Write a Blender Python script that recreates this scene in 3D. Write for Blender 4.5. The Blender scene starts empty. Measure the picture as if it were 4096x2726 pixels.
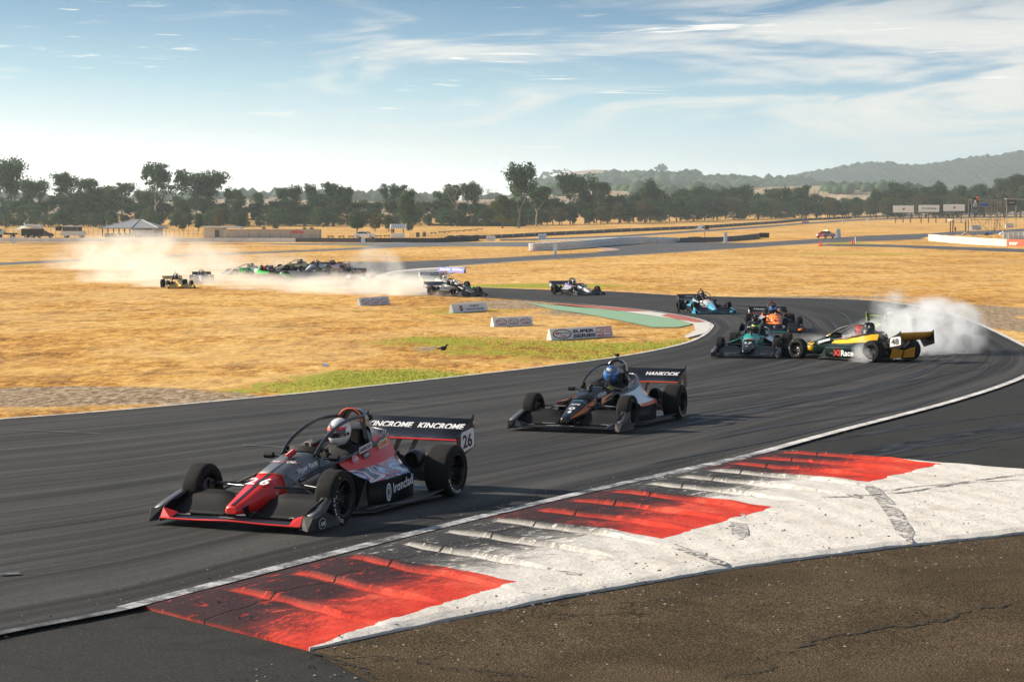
import bpy, bmesh, math, random
import numpy as np
from mathutils import Vector, Matrix
R = math.radians
C = bpy.context.scene.collection
sc = bpy.context.scene

# ---------------------------------------------------------------- camera, world, sun, exposure
FPX, IW, IH, CAMZ, YH = 7964.0, 4096.0, 2726.0, 3.1, 850.0
PITCH = math.atan((IH/2-YH)/FPX)
cam_data = bpy.data.cameras.new('camera'); cam = bpy.data.objects.new('camera', cam_data); C.objects.link(cam)
cam.location = (0, 0, CAMZ); cam.rotation_euler = (math.pi/2-PITCH, 0, 0)
cam_data.sensor_width = 36; cam_data.lens = 36*FPX/IW
cam_data.clip_start = 0.5; cam_data.clip_end = 30000
sc.camera = cam

SUN_AZ, SUN_EL = -73.0, 27.0      # degrees; azimuth clockwise from the view axis
sun_dir = Vector((math.sin(R(SUN_AZ))*math.cos(R(SUN_EL)), math.cos(R(SUN_AZ))*math.cos(R(SUN_EL)), math.sin(R(SUN_EL))))
sl = bpy.data.lights.new('sun', 'SUN'); sl.energy = 5.0; sl.angle = R(0.6); sl.color = (1.0, 0.89, 0.74)
so = bpy.data.objects.new('sun', sl); C.objects.link(so)
so.rotation_euler = (-sun_dir).to_track_quat('-Z', 'Y').to_euler()

SKYK = 7.9
world = bpy.data.worlds.new('World'); sc.world = world; world.use_nodes = True
def setup_world():
    nt = world.node_tree; N = nt.nodes; L = nt.links; N.clear()
    out = N.new('ShaderNodeOutputWorld'); bg = N.new('ShaderNodeBackground'); bg.inputs[1].default_value = 0.09
    sky = N.new('ShaderNodeTexSky'); sky.sky_type = 'NISHITA'; sky.sun_disc = False
    sky.sun_elevation = R(SUN_EL); sky.sun_rotation = R(SUN_AZ); sky.air_density = 1.0; sky.dust_density = 1.2; sky.ozone_density = 1.6
    tc = N.new('ShaderNodeTexCoord'); sep = N.new('ShaderNodeSeparateXYZ'); L.new(tc.outputs['Generated'], sep.inputs[0])
    def m(op, a, b=None, c=None, clamp=False):
        n = N.new('ShaderNodeMath'); n.operation = op; n.use_clamp = clamp
        for i, v in enumerate((a, b, c)):
            if v is None: continue
            if isinstance(v, (int, float)): n.inputs[i].default_value = v
            else: L.new(v, n.inputs[i])
        return n.outputs[0]
    def mr(v, a, b, c=0.0, d=1.0):
        n = N.new('ShaderNodeMapRange'); n.interpolation_type = 'SMOOTHSTEP'
        L.new(v, n.inputs[0])
        for i, x in zip((1, 2, 3, 4), (a, b, c, d)): n.inputs[i].default_value = x
        return n.outputs[0]
    az = m('ARCTAN2', sep.outputs[0], sep.outputs[1])
    el = m('ARCTAN2', sep.outputs[2], m('SQRT', m('ADD', m('MULTIPLY', sep.outputs[0], sep.outputs[0]), m('MULTIPLY', sep.outputs[1], sep.outputs[1]))))
    def noise(sx, sy, skew, detail, rough, dist, off):
        cb = N.new('ShaderNodeCombineXYZ')
        L.new(m('ADD', m('MULTIPLY', az, sx), m('MULTIPLY', el, skew*sx)), cb.inputs[0]); L.new(m('MULTIPLY', el, sy), cb.inputs[1]); cb.inputs[2].default_value = off
        n = N.new('ShaderNodeTexNoise'); n.inputs['Scale'].default_value = 1; n.inputs['Detail'].default_value = detail
        n.inputs['Roughness'].default_value = rough; n.inputs['Distortion'].default_value = dist
        L.new(cb.outputs[0], n.inputs['Vector']); return n.outputs['Fac']
    # broad veils of high cloud: heavier to the right and lower down
    veil = noise(7, 46, -1.6, 5, 0.55, 0.9, 2.3)
    fine = noise(20, 130, -1.6, 6, 0.58, 1.0, 7.1)
    bias = m('ADD', m('MULTIPLY', az, 0.75), 0.0)
    band = m('MULTIPLY', mr(el, 0.012, 0.05), mr(el, 0.125, 0.085))
    v1 = m('MULTIPLY', mr(m('ADD', m('ADD', veil, m('MULTIPLY', bias, 0.75)), m('MULTIPLY', m('SUBTRACT', fine, 0.5), 0.22)), 0.45, 0.70), m('ADD', m('MULTIPLY', band, 0.85), 0.10))
    streak = mr(noise(20, 330, 0.0, 5, 0.6, 0.6, 4.4), 0.60, 0.72)
    smask = m('MULTIPLY', mr(noise(8, 60, 0, 2, 0.5, 0.3, 11.0), 0.45, 0.58), mr(el, 0.012, 0.03))
    v2 = m('MULTIPLY', streak, smask)
    blot = m('MULTIPLY', mr(noise(11, 150, 0.4, 6, 0.62, 0.8, 21.0), 0.64, 0.71), mr(el, 0.04, 0.075)); v2 = m('MAXIMUM', v2, blot)
    rp = N.new('ShaderNodeValToRGB'); L.new(m('MULTIPLY', m('ADD', el, m('MULTIPLY', az, 0.05)), 1/0.16, None, True), rp.inputs[0]); E = rp.color_ramp.elements
    stops = [(0.0, (1.24, 1.22, 1.13)), (0.10, (1.15, 1.20, 1.17)), (0.22, (.68, .83, .87)), (0.36, (.38, .62, .73)), (0.52, (.19, .39, .575)), (0.68, (.088, .250, .435)), (1.0, (.035, .16, .35))]
    while len(E) < len(stops): E.new(0.5)
    for i, (p, c) in enumerate(stops): E[i].position = p; E[i].color = c+(1,)
    k = N.new('ShaderNodeVectorMath'); k.operation = 'SCALE'; L.new(rp.outputs[0], k.inputs[0]); k.inputs['Scale'].default_value = SKYK
    mix0 = N.new('ShaderNodeMixRGB'); L.new(mr(el, 0.14, 0.45), mix0.inputs[0]); L.new(k.outputs[0], mix0.inputs[1]); k2 = N.new('ShaderNodeVectorMath'); k2.operation = 'SCALE'; L.new(sky.outputs[0], k2.inputs[0]); k2.inputs['Scale'].default_value = 0.75; L.new(k2.outputs[0], mix0.inputs[2])
    mix1 = N.new('ShaderNodeMixRGB'); L.new(m('MULTIPLY', v1, 0.85, None, True), mix1.inputs[0]); L.new(mix0.outputs[0], mix1.inputs[1]); mix1.inputs[2].default_value = (.90*SKYK, .87*SKYK, .80*SKYK, 1)
    mix2 = N.new('ShaderNodeMixRGB'); L.new(m('MULTIPLY', v2, 0.8, None, True), mix2.inputs[0]); L.new(mix1.outputs[0], mix2.inputs[1]); mix2.inputs[2].default_value = (1.12*SKYK, 1.07*SKYK, .98*SKYK, 1)
    L.new(mix2.outputs[0], bg.inputs[0]); L.new(bg.outputs[0], out.inputs[0])
setup_world()
vs = sc.view_settings; vs.view_transform = 'Standard'; vs.look = 'None'; vs.exposure = 0.66; vs.gamma = 1.0; vs.use_curve_mapping = False
cy = sc.cycles
cy.max_bounces = 6; cy.diffuse_bounces = 2; cy.glossy_bounces = 3; cy.transmission_bounces = 4; cy.transparent_max_bounces = 12; cy.volume_bounces = 3
cy.volume_step_rate = 2.0; cy.volume_max_steps = 96; cy.use_denoising = True; cy.sample_clamp_indirect = 6.0
cy.caustics_reflective = False; cy.caustics_refractive = False

# ---------------------------------------------------------------- terrain profile and photo-to-ground mapping
_cy = [-60, 0, 20, 31, 44, 54, 62, 75, 89, 104, 118, 135, 150, 180, 240, 340, 450, 560, 650, 800, 930, 1100, 1500, 2200, 3200, 9000]
_cz = [0.15, 0.06, 0.0, -0.28, -0.62, -0.86, -0.98, -1.18, -1.42, -1.62, -1.78, -1.98, -2.05, -2.12, -2.2, -2.15, -2.2, -2.1, -1.8, -1.1, -0.2, 0.8, 1.6, 2.2, 2.6, 2.6]
K = np.concatenate([np.arange(-40, 60, 1.0), np.arange(60, 200, 2.0), np.arange(200, 1200, 10.0), np.arange(1200, 9001, 300.0)])
_d = np.arange(-60, 1300, 1.0); _z = np.interp(_d, _cy, _cz)
_zs = _z.copy()
for i, d in enumerate(_d):
    w = int(max(3, min(60, abs(d)*0.10)));  a = max(0, i-w); b = min(len(_z), i+w+1); _zs[i] = _z[a:b].mean()
def _raw(y):
    return np.interp(y, _d, _zs) if y < 1200 else float(np.interp(y, _cy, _cz)) - float(np.interp(1200, _cy, _cz)) + _zs[1260]
GK = np.array([_raw(float(k)) for k in K])
def gz(y): return float(np.interp(y, K, GK))
cp, sp = math.cos(PITCH), math.sin(PITCH)
def Gf(px, py):
    """full-size photo pixel -> the spot of ground seen there"""
    dx = (px-IW/2)/FPX; dv = (py-IH/2)/FPX
    vy = cp - dv*sp; vz = -sp - dv*cp
    lo, hi = 4.0, 8000.0
    for _ in range(60):
        mid = (lo+hi)/2
        z = CAMZ + vz/vy*mid
        if z > gz(mid): lo = mid
        else: hi = mid
    return (dx/vy*lo, lo)
S = 4096/2356.0
def G(x, y): return Gf(x*S, y*S)           # display-size pixel
def X_at(px, depth): return (px-IW/2)/FPX*depth
def H_at(py, depth): return CAMZ - (py-YH)/FPX*depth    # height of what is seen at that row

# ---------------------------------------------------------------- materials
MATS = {}
def nodes_of(m):
    nt = m.node_tree; return nt, nt.nodes, nt.links
def mat(name, col, rough=0.6, metal=0.0, coat=0.0, spec=0.5, var=0.0, vscale=6.0, bump=0.0, bscale=40.0, emit=None, estr=0.0):
    if name in MATS: return MATS[name]
    m = bpy.data.materials.new(name); m.use_nodes = True; nt, N, L = nodes_of(m)
    b = N['Principled BSDF']; c = tuple(col)+(1,) if len(col) == 3 else col
    b.inputs['Base Color'].default_value = c; b.inputs['Roughness'].default_value = rough; b.inputs['Metallic'].default_value = metal
    b.inputs['Coat Weight'].default_value = coat; b.inputs['Coat Roughness'].default_value = 0.05; b.inputs['Specular IOR Level'].default_value = spec
    if emit: b.inputs['Emission Color'].default_value = tuple(emit)+(1,); b.inputs['Emission Strength'].default_value = estr
    if var > 0 or bump > 0:
        tc = N.new('ShaderNodeTexCoord')
        n = N.new('ShaderNodeTexNoise'); n.inputs['Scale'].default_value = vscale; n.inputs['Detail'].default_value = 6; n.inputs['Roughness'].default_value = 0.65
        L.new(tc.outputs['Object'], n.inputs['Vector'])
        if var > 0:
            mp = N.new('ShaderNodeMapRange'); L.new(n.outputs['Fac'], mp.inputs[0]); mp.inputs[1].default_value = 0.3; mp.inputs[2].default_value = 0.7
            mp.inputs[3].default_value = 1-var; mp.inputs[4].default_value = 1+var*0.6
            mx = N.new('ShaderNodeVectorMath'); mx.operation = 'SCALE'; mx.inputs[0].default_value = c[:3]; L.new(mp.outputs[0], mx.inputs['Scale'])
            L.new(mx.outputs[0], b.inputs['Base Color'])
            mr_ = N.new('ShaderNodeMapRange'); L.new(n.outputs['Fac'], mr_.inputs[0]); mr_.inputs[3].default_value = max(0.02, rough*0.8); mr_.inputs[4].default_value = min(1, rough*1.25)
            L.new(mr_.outputs[0], b.inputs['Roughness'])
        if bump > 0:
            n2 = N.new('ShaderNodeTexNoise'); n2.inputs['Scale'].default_value = bscale; n2.inputs['Detail'].default_value = 4; L.new(tc.outputs['Object'], n2.inputs['Vector'])
            bp = N.new('ShaderNodeBump'); bp.inputs['Strength'].default_value = bump; bp.inputs['Distance'].default_value = 0.02; L.new(n2.outputs['Fac'], bp.inputs['Height']); L.new(bp.outputs[0], b.inputs['Normal'])
    MATS[name] = m; return m

# ---------------------------------------------------------------- mesh builder
class MB:
    def __init__(s): s.v = []; s.f = []; s.mi = []; s.sm = []; s.uv = None; s.attr = {}
    def add(s, vs_, fs_, mi=0, smooth=False):
        o = len(s.v); s.v += [tuple(v) for v in vs_]
        for f in fs_: s.f.append(tuple(i+o for i in f)); s.mi.append(mi); s.sm.append(smooth)
        return s
    def box(s, c, d, mi=0, rot=None, top=None):
        """centre c, size d; top=(sx,sy) scales the upper face"""
        tx, ty = top or (1, 1); vs_ = []
        for z in (-1, 1):
            for y in (-1, 1):
                for x in (-1, 1):
                    k = (tx if z > 0 else 1, ty if z > 0 else 1)
                    p = Vector((x*d[0]/2*k[0], y*d[1]/2*k[1], z*d[2]/2))
                    if rot is not None: p = rot @ p
                    vs_.append((p.x+c[0], p.y+c[1], p.z+c[2]))
        return s.add(vs_, [(0, 2, 3, 1), (4, 5, 7, 6), (0, 1, 5, 4), (2, 6, 7, 3), (0, 4, 6, 2), (1, 3, 7, 5)], mi)
    def tube(s, pts, r, n=8, mi=0, cap=True, smooth=True):
        pts = [Vector(p) for p in pts]; rs = r if isinstance(r, (list, tuple)) else [r]*len(pts)
        vs_ = []; up = None
        for i, p in enumerate(pts):
            t = (pts[min(i+1, len(pts)-1)]-pts[max(i-1, 0)]).normalized()
            if up is None:
                up = Vector((0, 0, 1)) if abs(t.z) < 0.9 else Vector((1, 0, 0))
            a = t.cross(up).normalized(); b = a.cross(t).normalized(); up = b
            for k in range(n):
                q = 2*math.pi*k/n; w = p+(a*math.cos(q)+b*math.sin(q))*rs[i]; vs_.append(w)
        fs_ = []
        for i in range(len(pts)-1):
            for k in range(n):
                fs_.append((i*n+k, i*n+(k+1) % n, (i+1)*n+(k+1) % n, (i+1)*n+k))
        s.add(vs_, fs_, mi, smooth)
        if cap:
            s.add(vs_[:n], [tuple(reversed(range(n)))], mi); s.add(vs_[-n:], [tuple(range(n))], mi)
        return s
    def lathe(s, prof, M, n=24, mi=0, smooth=True):
        """prof: (radius, along) revolved about local Z, then moved by M"""
        vs_ = []
        for (r, z) in prof:
            for k in range(n):
                q = 2*math.pi*k/n; vs_.append(M @ Vector((r*math.cos(q), r*math.sin(q), z)))
        fs_ = []
        for i in range(len(prof)-1):
            for k in range(n): fs_.append((i*n+k, i*n+(k+1) % n, (i+1)*n+(k+1) % n, (i+1)*n+k))
        return s.add(vs_, fs_, mi, smooth)
    def loft(s, secs, mi=0, closed=True, cap=True, smooth=True, rows=None):
        """secs: equal-length lists of points"""
        n = len(secs[0]); vs_ = [p for sec in secs for p in sec]; o = len(s.v); s.v += [tuple(v) for v in vs_]
        m = n if closed else n-1
        for i in range(len(secs)-1):
            for k in range(m):
                s.f.append((o+i*n+k, o+i*n+(k+1) % n, o+(i+1)*n+(k+1) % n, o+(i+1)*n+k)); s.mi.append(rows[k] if rows else mi); s.sm.append(smooth)
        if cap and closed:
            s.f.append(tuple(o+k for k in reversed(range(n)))); s.mi.append(mi); s.sm.append(False)
            s.f.append(tuple(o+(len(secs)-1)*n+k for k in range(n))); s.mi.append(mi); s.sm.append(False)
        return s
    def prism(s, poly, ext, mi=0):
        """polygon (3-D points) pushed along vector ext"""
        n = len(poly); e = Vector(ext); a = [Vector(p) for p in poly]; b = [p+e for p in a]
        s.add(a+b, [tuple(range(n)), tuple(reversed(range(n, 2*n)))]+[(i, (i+1) % n + 0, (i+1) % n+n, i+n)[::-1] for i in range(n)], mi); return s
    def ico(s, c, r, mi=0, sub=1, scale=(1, 1, 1), jit=0, rnd=random):
        bm = bmesh.new(); bmesh.ops.create_icosphere(bm, subdivisions=sub, radius=1)
        vs_ = [(c[0]+v.co.x*r*scale[0]*(1+rnd.uniform(-jit, jit)), c[1]+v.co.y*r*scale[1]*(1+rnd.uniform(-jit, jit)), c[2]+v.co.z*r*scale[2]*(1+rnd.uniform(-jit, jit))) for v in bm.verts]
        fs_ = [tuple(v.index for v in f.verts) for f in bm.faces]; bm.free(); return s.add(vs_, fs_, mi, True)
    def mesh(s, name, mats):
        me = bpy.data.meshes.new(name); me.from_pydata(s.v, [], s.f)
        for m in (mats if isinstance(mats, (list, tuple)) else [mats]): me.materials.append(m)
        me.polygons.foreach_set('material_index', s.mi); me.polygons.foreach_set('use_smooth', s.sm)
        if s.uv is not None:
            ul = me.uv_layers.new(name='UVMap'); li = np.zeros(len(me.loops), dtype=np.int32); me.loops.foreach_get('vertex_index', li)
            ul.data.foreach_set('uv', np.array(s.uv, dtype=np.float32)[li].ravel())
        for k, a in s.attr.items():
            at = me.attributes.new(k, 'FLOAT', 'POINT'); at.data.foreach_set('value', np.array(a, dtype=np.float32))
        me.update(); return me
    def build(s, name, mats, parent=None, fix=False, bevel=0):
        me = s.mesh(name, mats)
        if fix or bevel:
            bm = bmesh.new(); bm.from_mesh(me); bmesh.ops.remove_doubles(bm, verts=bm.verts, dist=1e-5)
            if bevel: bmesh.ops.bevel(bm, geom=[e for e in bm.edges if e.is_manifold and e.calc_face_angle(0) > 0.5], offset=bevel, segments=2, affect='EDGES', profile=0.5)
            bmesh.ops.recalc_face_normals(bm, faces=bm.faces); bm.to_mesh(me); bm.free()
        o = bpy.data.objects.new(name, me); C.objects.link(o)
        if parent: o.parent = parent
        return o
def tag(o, label=None, cat=None, group=None, kind=None):
    if label: o['label'] = label
    if cat: o['category'] = cat
    if group: o['group'] = group
    if kind: o['kind'] = kind
    return o
def empty(name, loc=(0, 0, 0), rz=0, parent=None):
    o = bpy.data.objects.new(name, None); C.objects.link(o); o.location = loc; o.rotation_euler = (0, 0, rz); o.empty_display_size = 0.3
    if parent: o.parent = parent
    return o
def copy_tree(o, parent=None):
    c = o.copy(); C.objects.link(c)
    if parent is not None: c.parent = parent
    for ch in o.children: copy_tree(ch, c)
    return c

# lettering: text turned into a thin mesh lying on a surface
_txt = {}
def text_mesh(s, bold=0.012, shear=0.0):
    key = (s, bold, shear)
    if key in _txt: return _txt[key]
    cu = bpy.data.curves.new('lettering', 'FONT'); cu.body = s; cu.size = 1.0; cu.offset = bold; cu.shear = shear; cu.resolution_u = 3; cu.space_character = 1.0
    o = bpy.data.objects.new('lettering', cu); C.objects.link(o)
    dg = bpy.context.evaluated_depsgraph_get(); me = bpy.data.meshes.new_from_object(o.evaluated_get(dg))
    C.objects.unlink(o); bpy.data.objects.remove(o)
    n = len(me.vertices); co = np.zeros(n*3, dtype=np.float32); me.vertices.foreach_get('co', co); co = co.reshape(-1, 3)
    mn = co.min(0); mx = co.max(0)
    fs_ = [tuple(p.vertices) for p in me.polygons]; bpy.data.meshes.remove(me)
    _txt[key] = (co-mn, mx-mn, fs_); return _txt[key]
def letter(parent, s, org, xd, ud, h, m, bold=0.012, shear=0.0, w=None, off=0.003, name='lettering', bend=None):
    """text with its lower-left corner at org, running along xd, upright along ud, height h (and width w if given)"""
    co, size, fs_ = text_mesh(s, bold, shear)
    xd = Vector(xd).normalized(); ud = Vector(ud); ud = (ud-xd*ud.dot(xd)).normalized(); nd = xd.cross(ud)
    sy = h/size[1]; sx = (w/size[0]) if w else sy; org = Vector(org)
    mb = MB(); vs_ = []
    for c in co:
        a, b = c[0]*sx, c[1]*sy
        if bend: vs_.append(bend(a, b))
        else: vs_.append(org+xd*a+ud*b+nd*off)
    mb.add(vs_, fs_); return mb.build(name, m, parent)
# ================================================================ GROUND
def nz(N, L, vec, scale, detail=5, rough=0.6, dist=0.0):
    n = N.new('ShaderNodeTexNoise'); n.inputs['Scale'].default_value = scale; n.inputs['Detail'].default_value = detail
    n.inputs['Roughness'].default_value = rough; n.inputs['Distortion'].default_value = dist; L.new(vec, n.inputs['Vector']); return n.outputs['Fac']
def ramp(N, L, fac, stops):
    r = N.new('ShaderNodeValToRGB'); L.new(fac, r.inputs[0]); e = r.color_ramp.elements
    while len(e) < len(stops): e.new(0.5)
    for i, (p, c) in enumerate(stops): e[i].position = p; e[i].color = tuple(c)+(1,)
    return r.outputs[0]
def mrange(N, L, v, a, b, c=0.0, d=1.0, smooth=True):
    n = N.new('ShaderNodeMapRange'); n.interpolation_type = 'SMOOTHSTEP' if smooth else 'LINEAR'; L.new(v, n.inputs[0])
    for i, x in zip((1, 2, 3, 4), (a, b, c, d)): n.inputs[i].default_value = x
    return n.outputs[0]
def mth(N, L, op, a, b=0.0, clamp=False):
    n = N.new('ShaderNodeMath'); n.operation = op; n.use_clamp = clamp
    for i, v in enumerate((a, b)):
        if isinstance(v, (int, float)): n.inputs[i].default_value = v
        else: L.new(v, n.inputs[i])
    return n.outputs[0]
def mixc(N, L, f, a, b, mode='MIX'):
    n = N.new('ShaderNodeMixRGB'); n.blend_type = mode
    for i, v in enumerate((f, a, b)):
        if isinstance(v, (int, float)): n.inputs[i].default_value = v
        elif isinstance(v, tuple): n.inputs[i].default_value = v+(1,) if len(v) == 3 else v
        else: L.new(v, n.inputs[i])
    return n.outputs[0]
def mapping(N, L, vec, sc_, rot=0.0):
    m = N.new('ShaderNodeMapping'); m.inputs['Scale'].default_value = sc_; m.inputs['Rotation'].default_value = (0, 0, rot); L.new(vec, m.inputs[0]); return m.outputs[0]
def new_mat(name):
    m = bpy.data.materials.new(name); m.use_nodes = True; nt, N, L = nodes_of(m); b = N['Principled BSDF']; return m, N, L, b
def set_bump(N, L, b, h, strength, dist):
    bp = N.new('ShaderNodeBump'); bp.inputs['Strength'].default_value = strength; bp.inputs['Distance'].default_value = dist
    L.new(h, bp.inputs['Height']); L.new(bp.outputs[0], b.inputs['Normal'])

def grass_material():
    m, N, L, b = new_mat('dry_grass'); b.inputs['Roughness'].default_value = 0.95; b.inputs['Specular IOR Level'].default_value = 0.1
    geo = N.new('ShaderNodeNewGeometry'); P = geo.outputs['Position']
    big = nz(N, L, mapping(N, L, P, (0.45, 0.30, 1)), 0.16, 6, 0.65, 0.6)
    mid = nz(N, L, mapping(N, L, P, (1.0, 0.28, 1)), 1.7, 8, 0.78, 0.5)
    fin = nz(N, L, mapping(N, L, P, (1.0, 0.35, 1)), 6.0, 6, 0.85)
    s = mth(N, L, 'ADD', mth(N, L, 'MULTIPLY', big, 0.5), mth(N, L, 'MULTIPLY', mid, 1.2)); s = mth(N, L, 'SUBTRACT', mth(N, L, 'ADD', s, mth(N, L, 'MULTIPLY', fin, 0.95)), 0.825)
    s = mth(N, L, 'ADD', mth(N, L, 'MULTIPLY', mth(N, L, 'SUBTRACT', s, 0.5), 1.9), 0.5)
    col = ramp(N, L, s, [(0.10, (0.16, 0.075, 0.022)), (0.32, (0.42, 0.195, 0.045)), (0.5, (0.62, 0.325, 0.072)), (0.66, (0.74, 0.43, 0.115)), (0.9, (0.84, 0.60, 0.25))])
    def at(n): a = N.new('ShaderNodeAttribute'); a.attribute_name = n; return a.outputs['Fac']
    gs = mth(N, L, 'ADD', at('green'), mth(N, L, 'MULTIPLY', mth(N, L, 'SUBTRACT', mth(N, L, 'ADD', mth(N, L, 'MULTIPLY', mid, 0.65), mth(N, L, 'MULTIPLY', big, 0.5)), 0.575), 5.0))
    gs = mth(N, L, 'ADD', gs, mth(N, L, 'MULTIPLY', mth(N, L, 'SUBTRACT', fin, 0.5), 1.2)); gs = mth(N, L, 'MULTIPLY', gs, mrange(N, L, at('green'), 0.02, 0.3))
    gmask = mrange(N, L, gs, 0.35, 1.0)
    gcol = ramp(N, L, fin, [(0.3, (0.15, 0.19, 0.015)), (0.55, (0.32, 0.37, 0.035)), (0.75, (0.52, 0.50, 0.10))])
    tone = mrange(N, L, nz(N, L, mapping(N, L, P, (0.35, 0.22, 1)), 0.42, 5, 0.65, 0.8), 0.40, 0.62)
    col = mixc(N, L, mth(N, L, 'MULTIPLY', tone, 0.42), col, (0.80, 0.56, 0.25)); br = mrange(N, L, nz(N, L, mapping(N, L, P, (1.0, 0.30, 1)), 0.8, 7, 0.78, 0.6), 0.53, 0.64); col = mixc(N, L, mth(N, L, 'MULTIPLY', br, 0.65), col, (0.30, 0.16, 0.06))
    col = mixc(N, L, mth(N, L, 'MULTIPLY', gmask, 0.85), col, gcol)
    ds = mth(N, L, 'ADD', at('dirt'), mth(N, L, 'MULTIPLY', mth(N, L, 'SUBTRACT', mid, 0.5), 1.3))
    dmask = mrange(N, L, ds, 0.42, 0.60)
    dcol = ramp(N, L, nz(N, L, mapping(N, L, P, (1, 0.35, 1)), 6.0, 6, 0.8), [(0.36, (0.09, 0.062, 0.038)), (0.48, (0.30, 0.21, 0.125)), (0.62, (0.62, 0.49, 0.34))])
    col = mixc(N, L, dmask, col, dcol); L.new(col, b.inputs['Base Color'])
    h = mth(N, L, 'ADD', mth(N, L, 'MULTIPLY', nz(N, L, P, 6.0, 6, 0.8), 1.0), mth(N, L, 'MULTIPLY', mid, 0.8))
    set_bump(N, L, b, h, 0.6, 0.10)
    return m
def wpos_ell(cx, cy_, rx, ry):
    x, y = G(cx, cy_); x2, _ = G(cx+rx, cy_); _, y1 = G(cx, cy_+ry); _, y2 = G(cx, cy_-ry)
    return x, y, abs(x2-x), max(0.5, y-y1), max(0.5, y2-y)
GREEN = [(880, 870, 230, 24, 1.0), (760, 885, 200, 12, .9), (1010, 787, 200, 16, .8), (1230, 803, 330, 24, .8), (1490, 797, 80, 10, .9), (1080, 716, 160, 9, .6), (1350, 822, 140, 14, .8),
         (1265, 657, 190, 6, .95), (1500, 664, 160, 4, .55), (2230, 693, 200, 6, .6), (80, 609, 240, 3, .5), (850, 566, 100, 3, .7), (300, 603, 120, 3, .4), (1000, 606, 110, 3, .7), (1100, 600, 60, 3, .4), (1250, 598, 150, 3, .5),
         (900, 617, 60, 4, .5), (1900, 583, 300, 5, .5), (2080, 550, 120, 3, .8), (1960, 560, 60, 4, .8), (2120, 553, 50, 3, .9), (600, 900, 160, 7, .7), (150, 945, 160, 8, .45), (1200, 830, 100, 8, .5), (700, 664, 200, 4, .45),
         (930, 626, 60, 7, .5), (1560, 790, 60, 14, .8), (1010, 735, 100, 6, .4), (2200, 581, 200, 2, .4)]
DIRT = [(130, 912, 420, 26, 1.0), (420, 918, 260, 18, .75), (1010, 672, 240, 8, 1.0), (1180, 700, 170, 12, .85), (820, 664, 120, 5, .6), (2160, 712, 260, 18, .9), (1900, 684, 260, 5, .7), (1500, 745, 140, 14, .45), (1000, 803, 60, 8, .6), (2330, 745, 120, 40, 1.0),
        (850, 800, 240, 18, .35), (1350, 720, 160, 10, .6), (1480, 745, 110, 10, .5), (300, 860, 200, 10, .2), (560, 700, 120, 10, .25), (1420, 574, 40, 4, .2), (2230, 548, 120, 7, .35)]
def build_ground():
    xs = np.concatenate([np.array([-6000, -3000, -1500, -900, -600, -400, -280, -200, -150, -110, -85]), np.arange(-70, 70.1, 0.9), np.array([85, 110, 150, 200, 280, 400, 600, 900, 1500, 3000, 6000])])
    ys = K; X, Y = np.meshgrid(xs, ys); Z = np.repeat(GK[:, None], len(xs), 1)
    def field(E, soft):
        F = np.zeros_like(X)
        for (a, b_, rx, ry, w) in E:
            x, y, wx, w1, w2 = wpos_ell(a, b_, rx, ry); wy = np.where(Y < y, w1, w2); q = ((X-x)/wx)**2+((Y-y)/wy)**2
            F = np.maximum(F, w*np.clip(1.35-q, 0, 1))
        return F
    mb = MB(); nx = len(xs); ny = len(ys)
    mb.v = np.stack([X.ravel(), Y.ravel(), Z.ravel()], 1).tolist()
    mb.f = [(j*nx+i, j*nx+i+1, (j+1)*nx+i+1, (j+1)*nx+i) for j in range(ny-1) for i in range(nx-1)]
    mb.mi = [0]*len(mb.f); mb.sm = [True]*len(mb.f)
    gr, di = field(GREEN, 1), field(DIRT, 1)
    mb.attr = {'green': gr.ravel(), 'dirt': di.ravel()}
    tag(mb.build('ground', grass_material()), kind='structure')
    return xs, ys, gr, di
GX, GY, GGR, GDI = build_ground()
def field_at(F, x, y):
    i = int(np.clip(np.searchsorted(GX, x)-1, 0, len(GX)-1)); j = int(np.clip(np.searchsorted(GY, y)-1, 0, len(GY)-1)); return F[j, i]

def sheet(name, poly, off, m, kind='structure', uvscale=None):
    """flat polygon (ground xy) laid on the terrain, cut along its profile lines"""
    bm = bmesh.new(); vs_ = [bm.verts.new((x, y, 0)) for x, y in poly]; bm.faces.new(vs_)
    bmesh.ops.triangulate(bm, faces=bm.faces[:])
    y0 = min(p[1] for p in poly); y1 = max(p[1] for p in poly)
    for k in K:
        if y0 < k < y1: bmesh.ops.bisect_plane(bm, geom=bm.verts[:]+bm.edges[:]+bm.faces[:], plane_co=(0, k, 0), plane_no=(0, 1, 0))
    for v in bm.verts: v.co.z = gz(v.co.y)+off
    bmesh.ops.recalc_face_normals(bm, faces=bm.faces)
    if sum(f.normal.z for f in bm.faces) < 0: bmesh.ops.reverse_faces(bm, faces=bm.faces)
    me = bpy.data.meshes.new(name); bm.to_mesh(me); bm.free(); me.materials.append(m)
    o = bpy.data.objects.new(name, me); C.objects.link(o); return tag(o, kind=kind) if kind else o
def spline(pts, n=8):
    P = [np.array(p, float) for p in pts]; P = [2*P[0]-P[1]]+P+[2*P[-1]-P[-2]]; out = []
    for i in range(1, len(P)-2):
        for t in np.linspace(0, 1, n, endpoint=False):
            a, b_, c, d = P[i-1], P[i], P[i+1], P[i+2]
            out.append(0.5*((2*b_)+(-a+c)*t+(2*a-5*b_+4*c-d)*t*t+(-a+3*b_-3*c+d)*t**3))
    out.append(P[-2]); return [tuple(p) for p in out]
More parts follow.
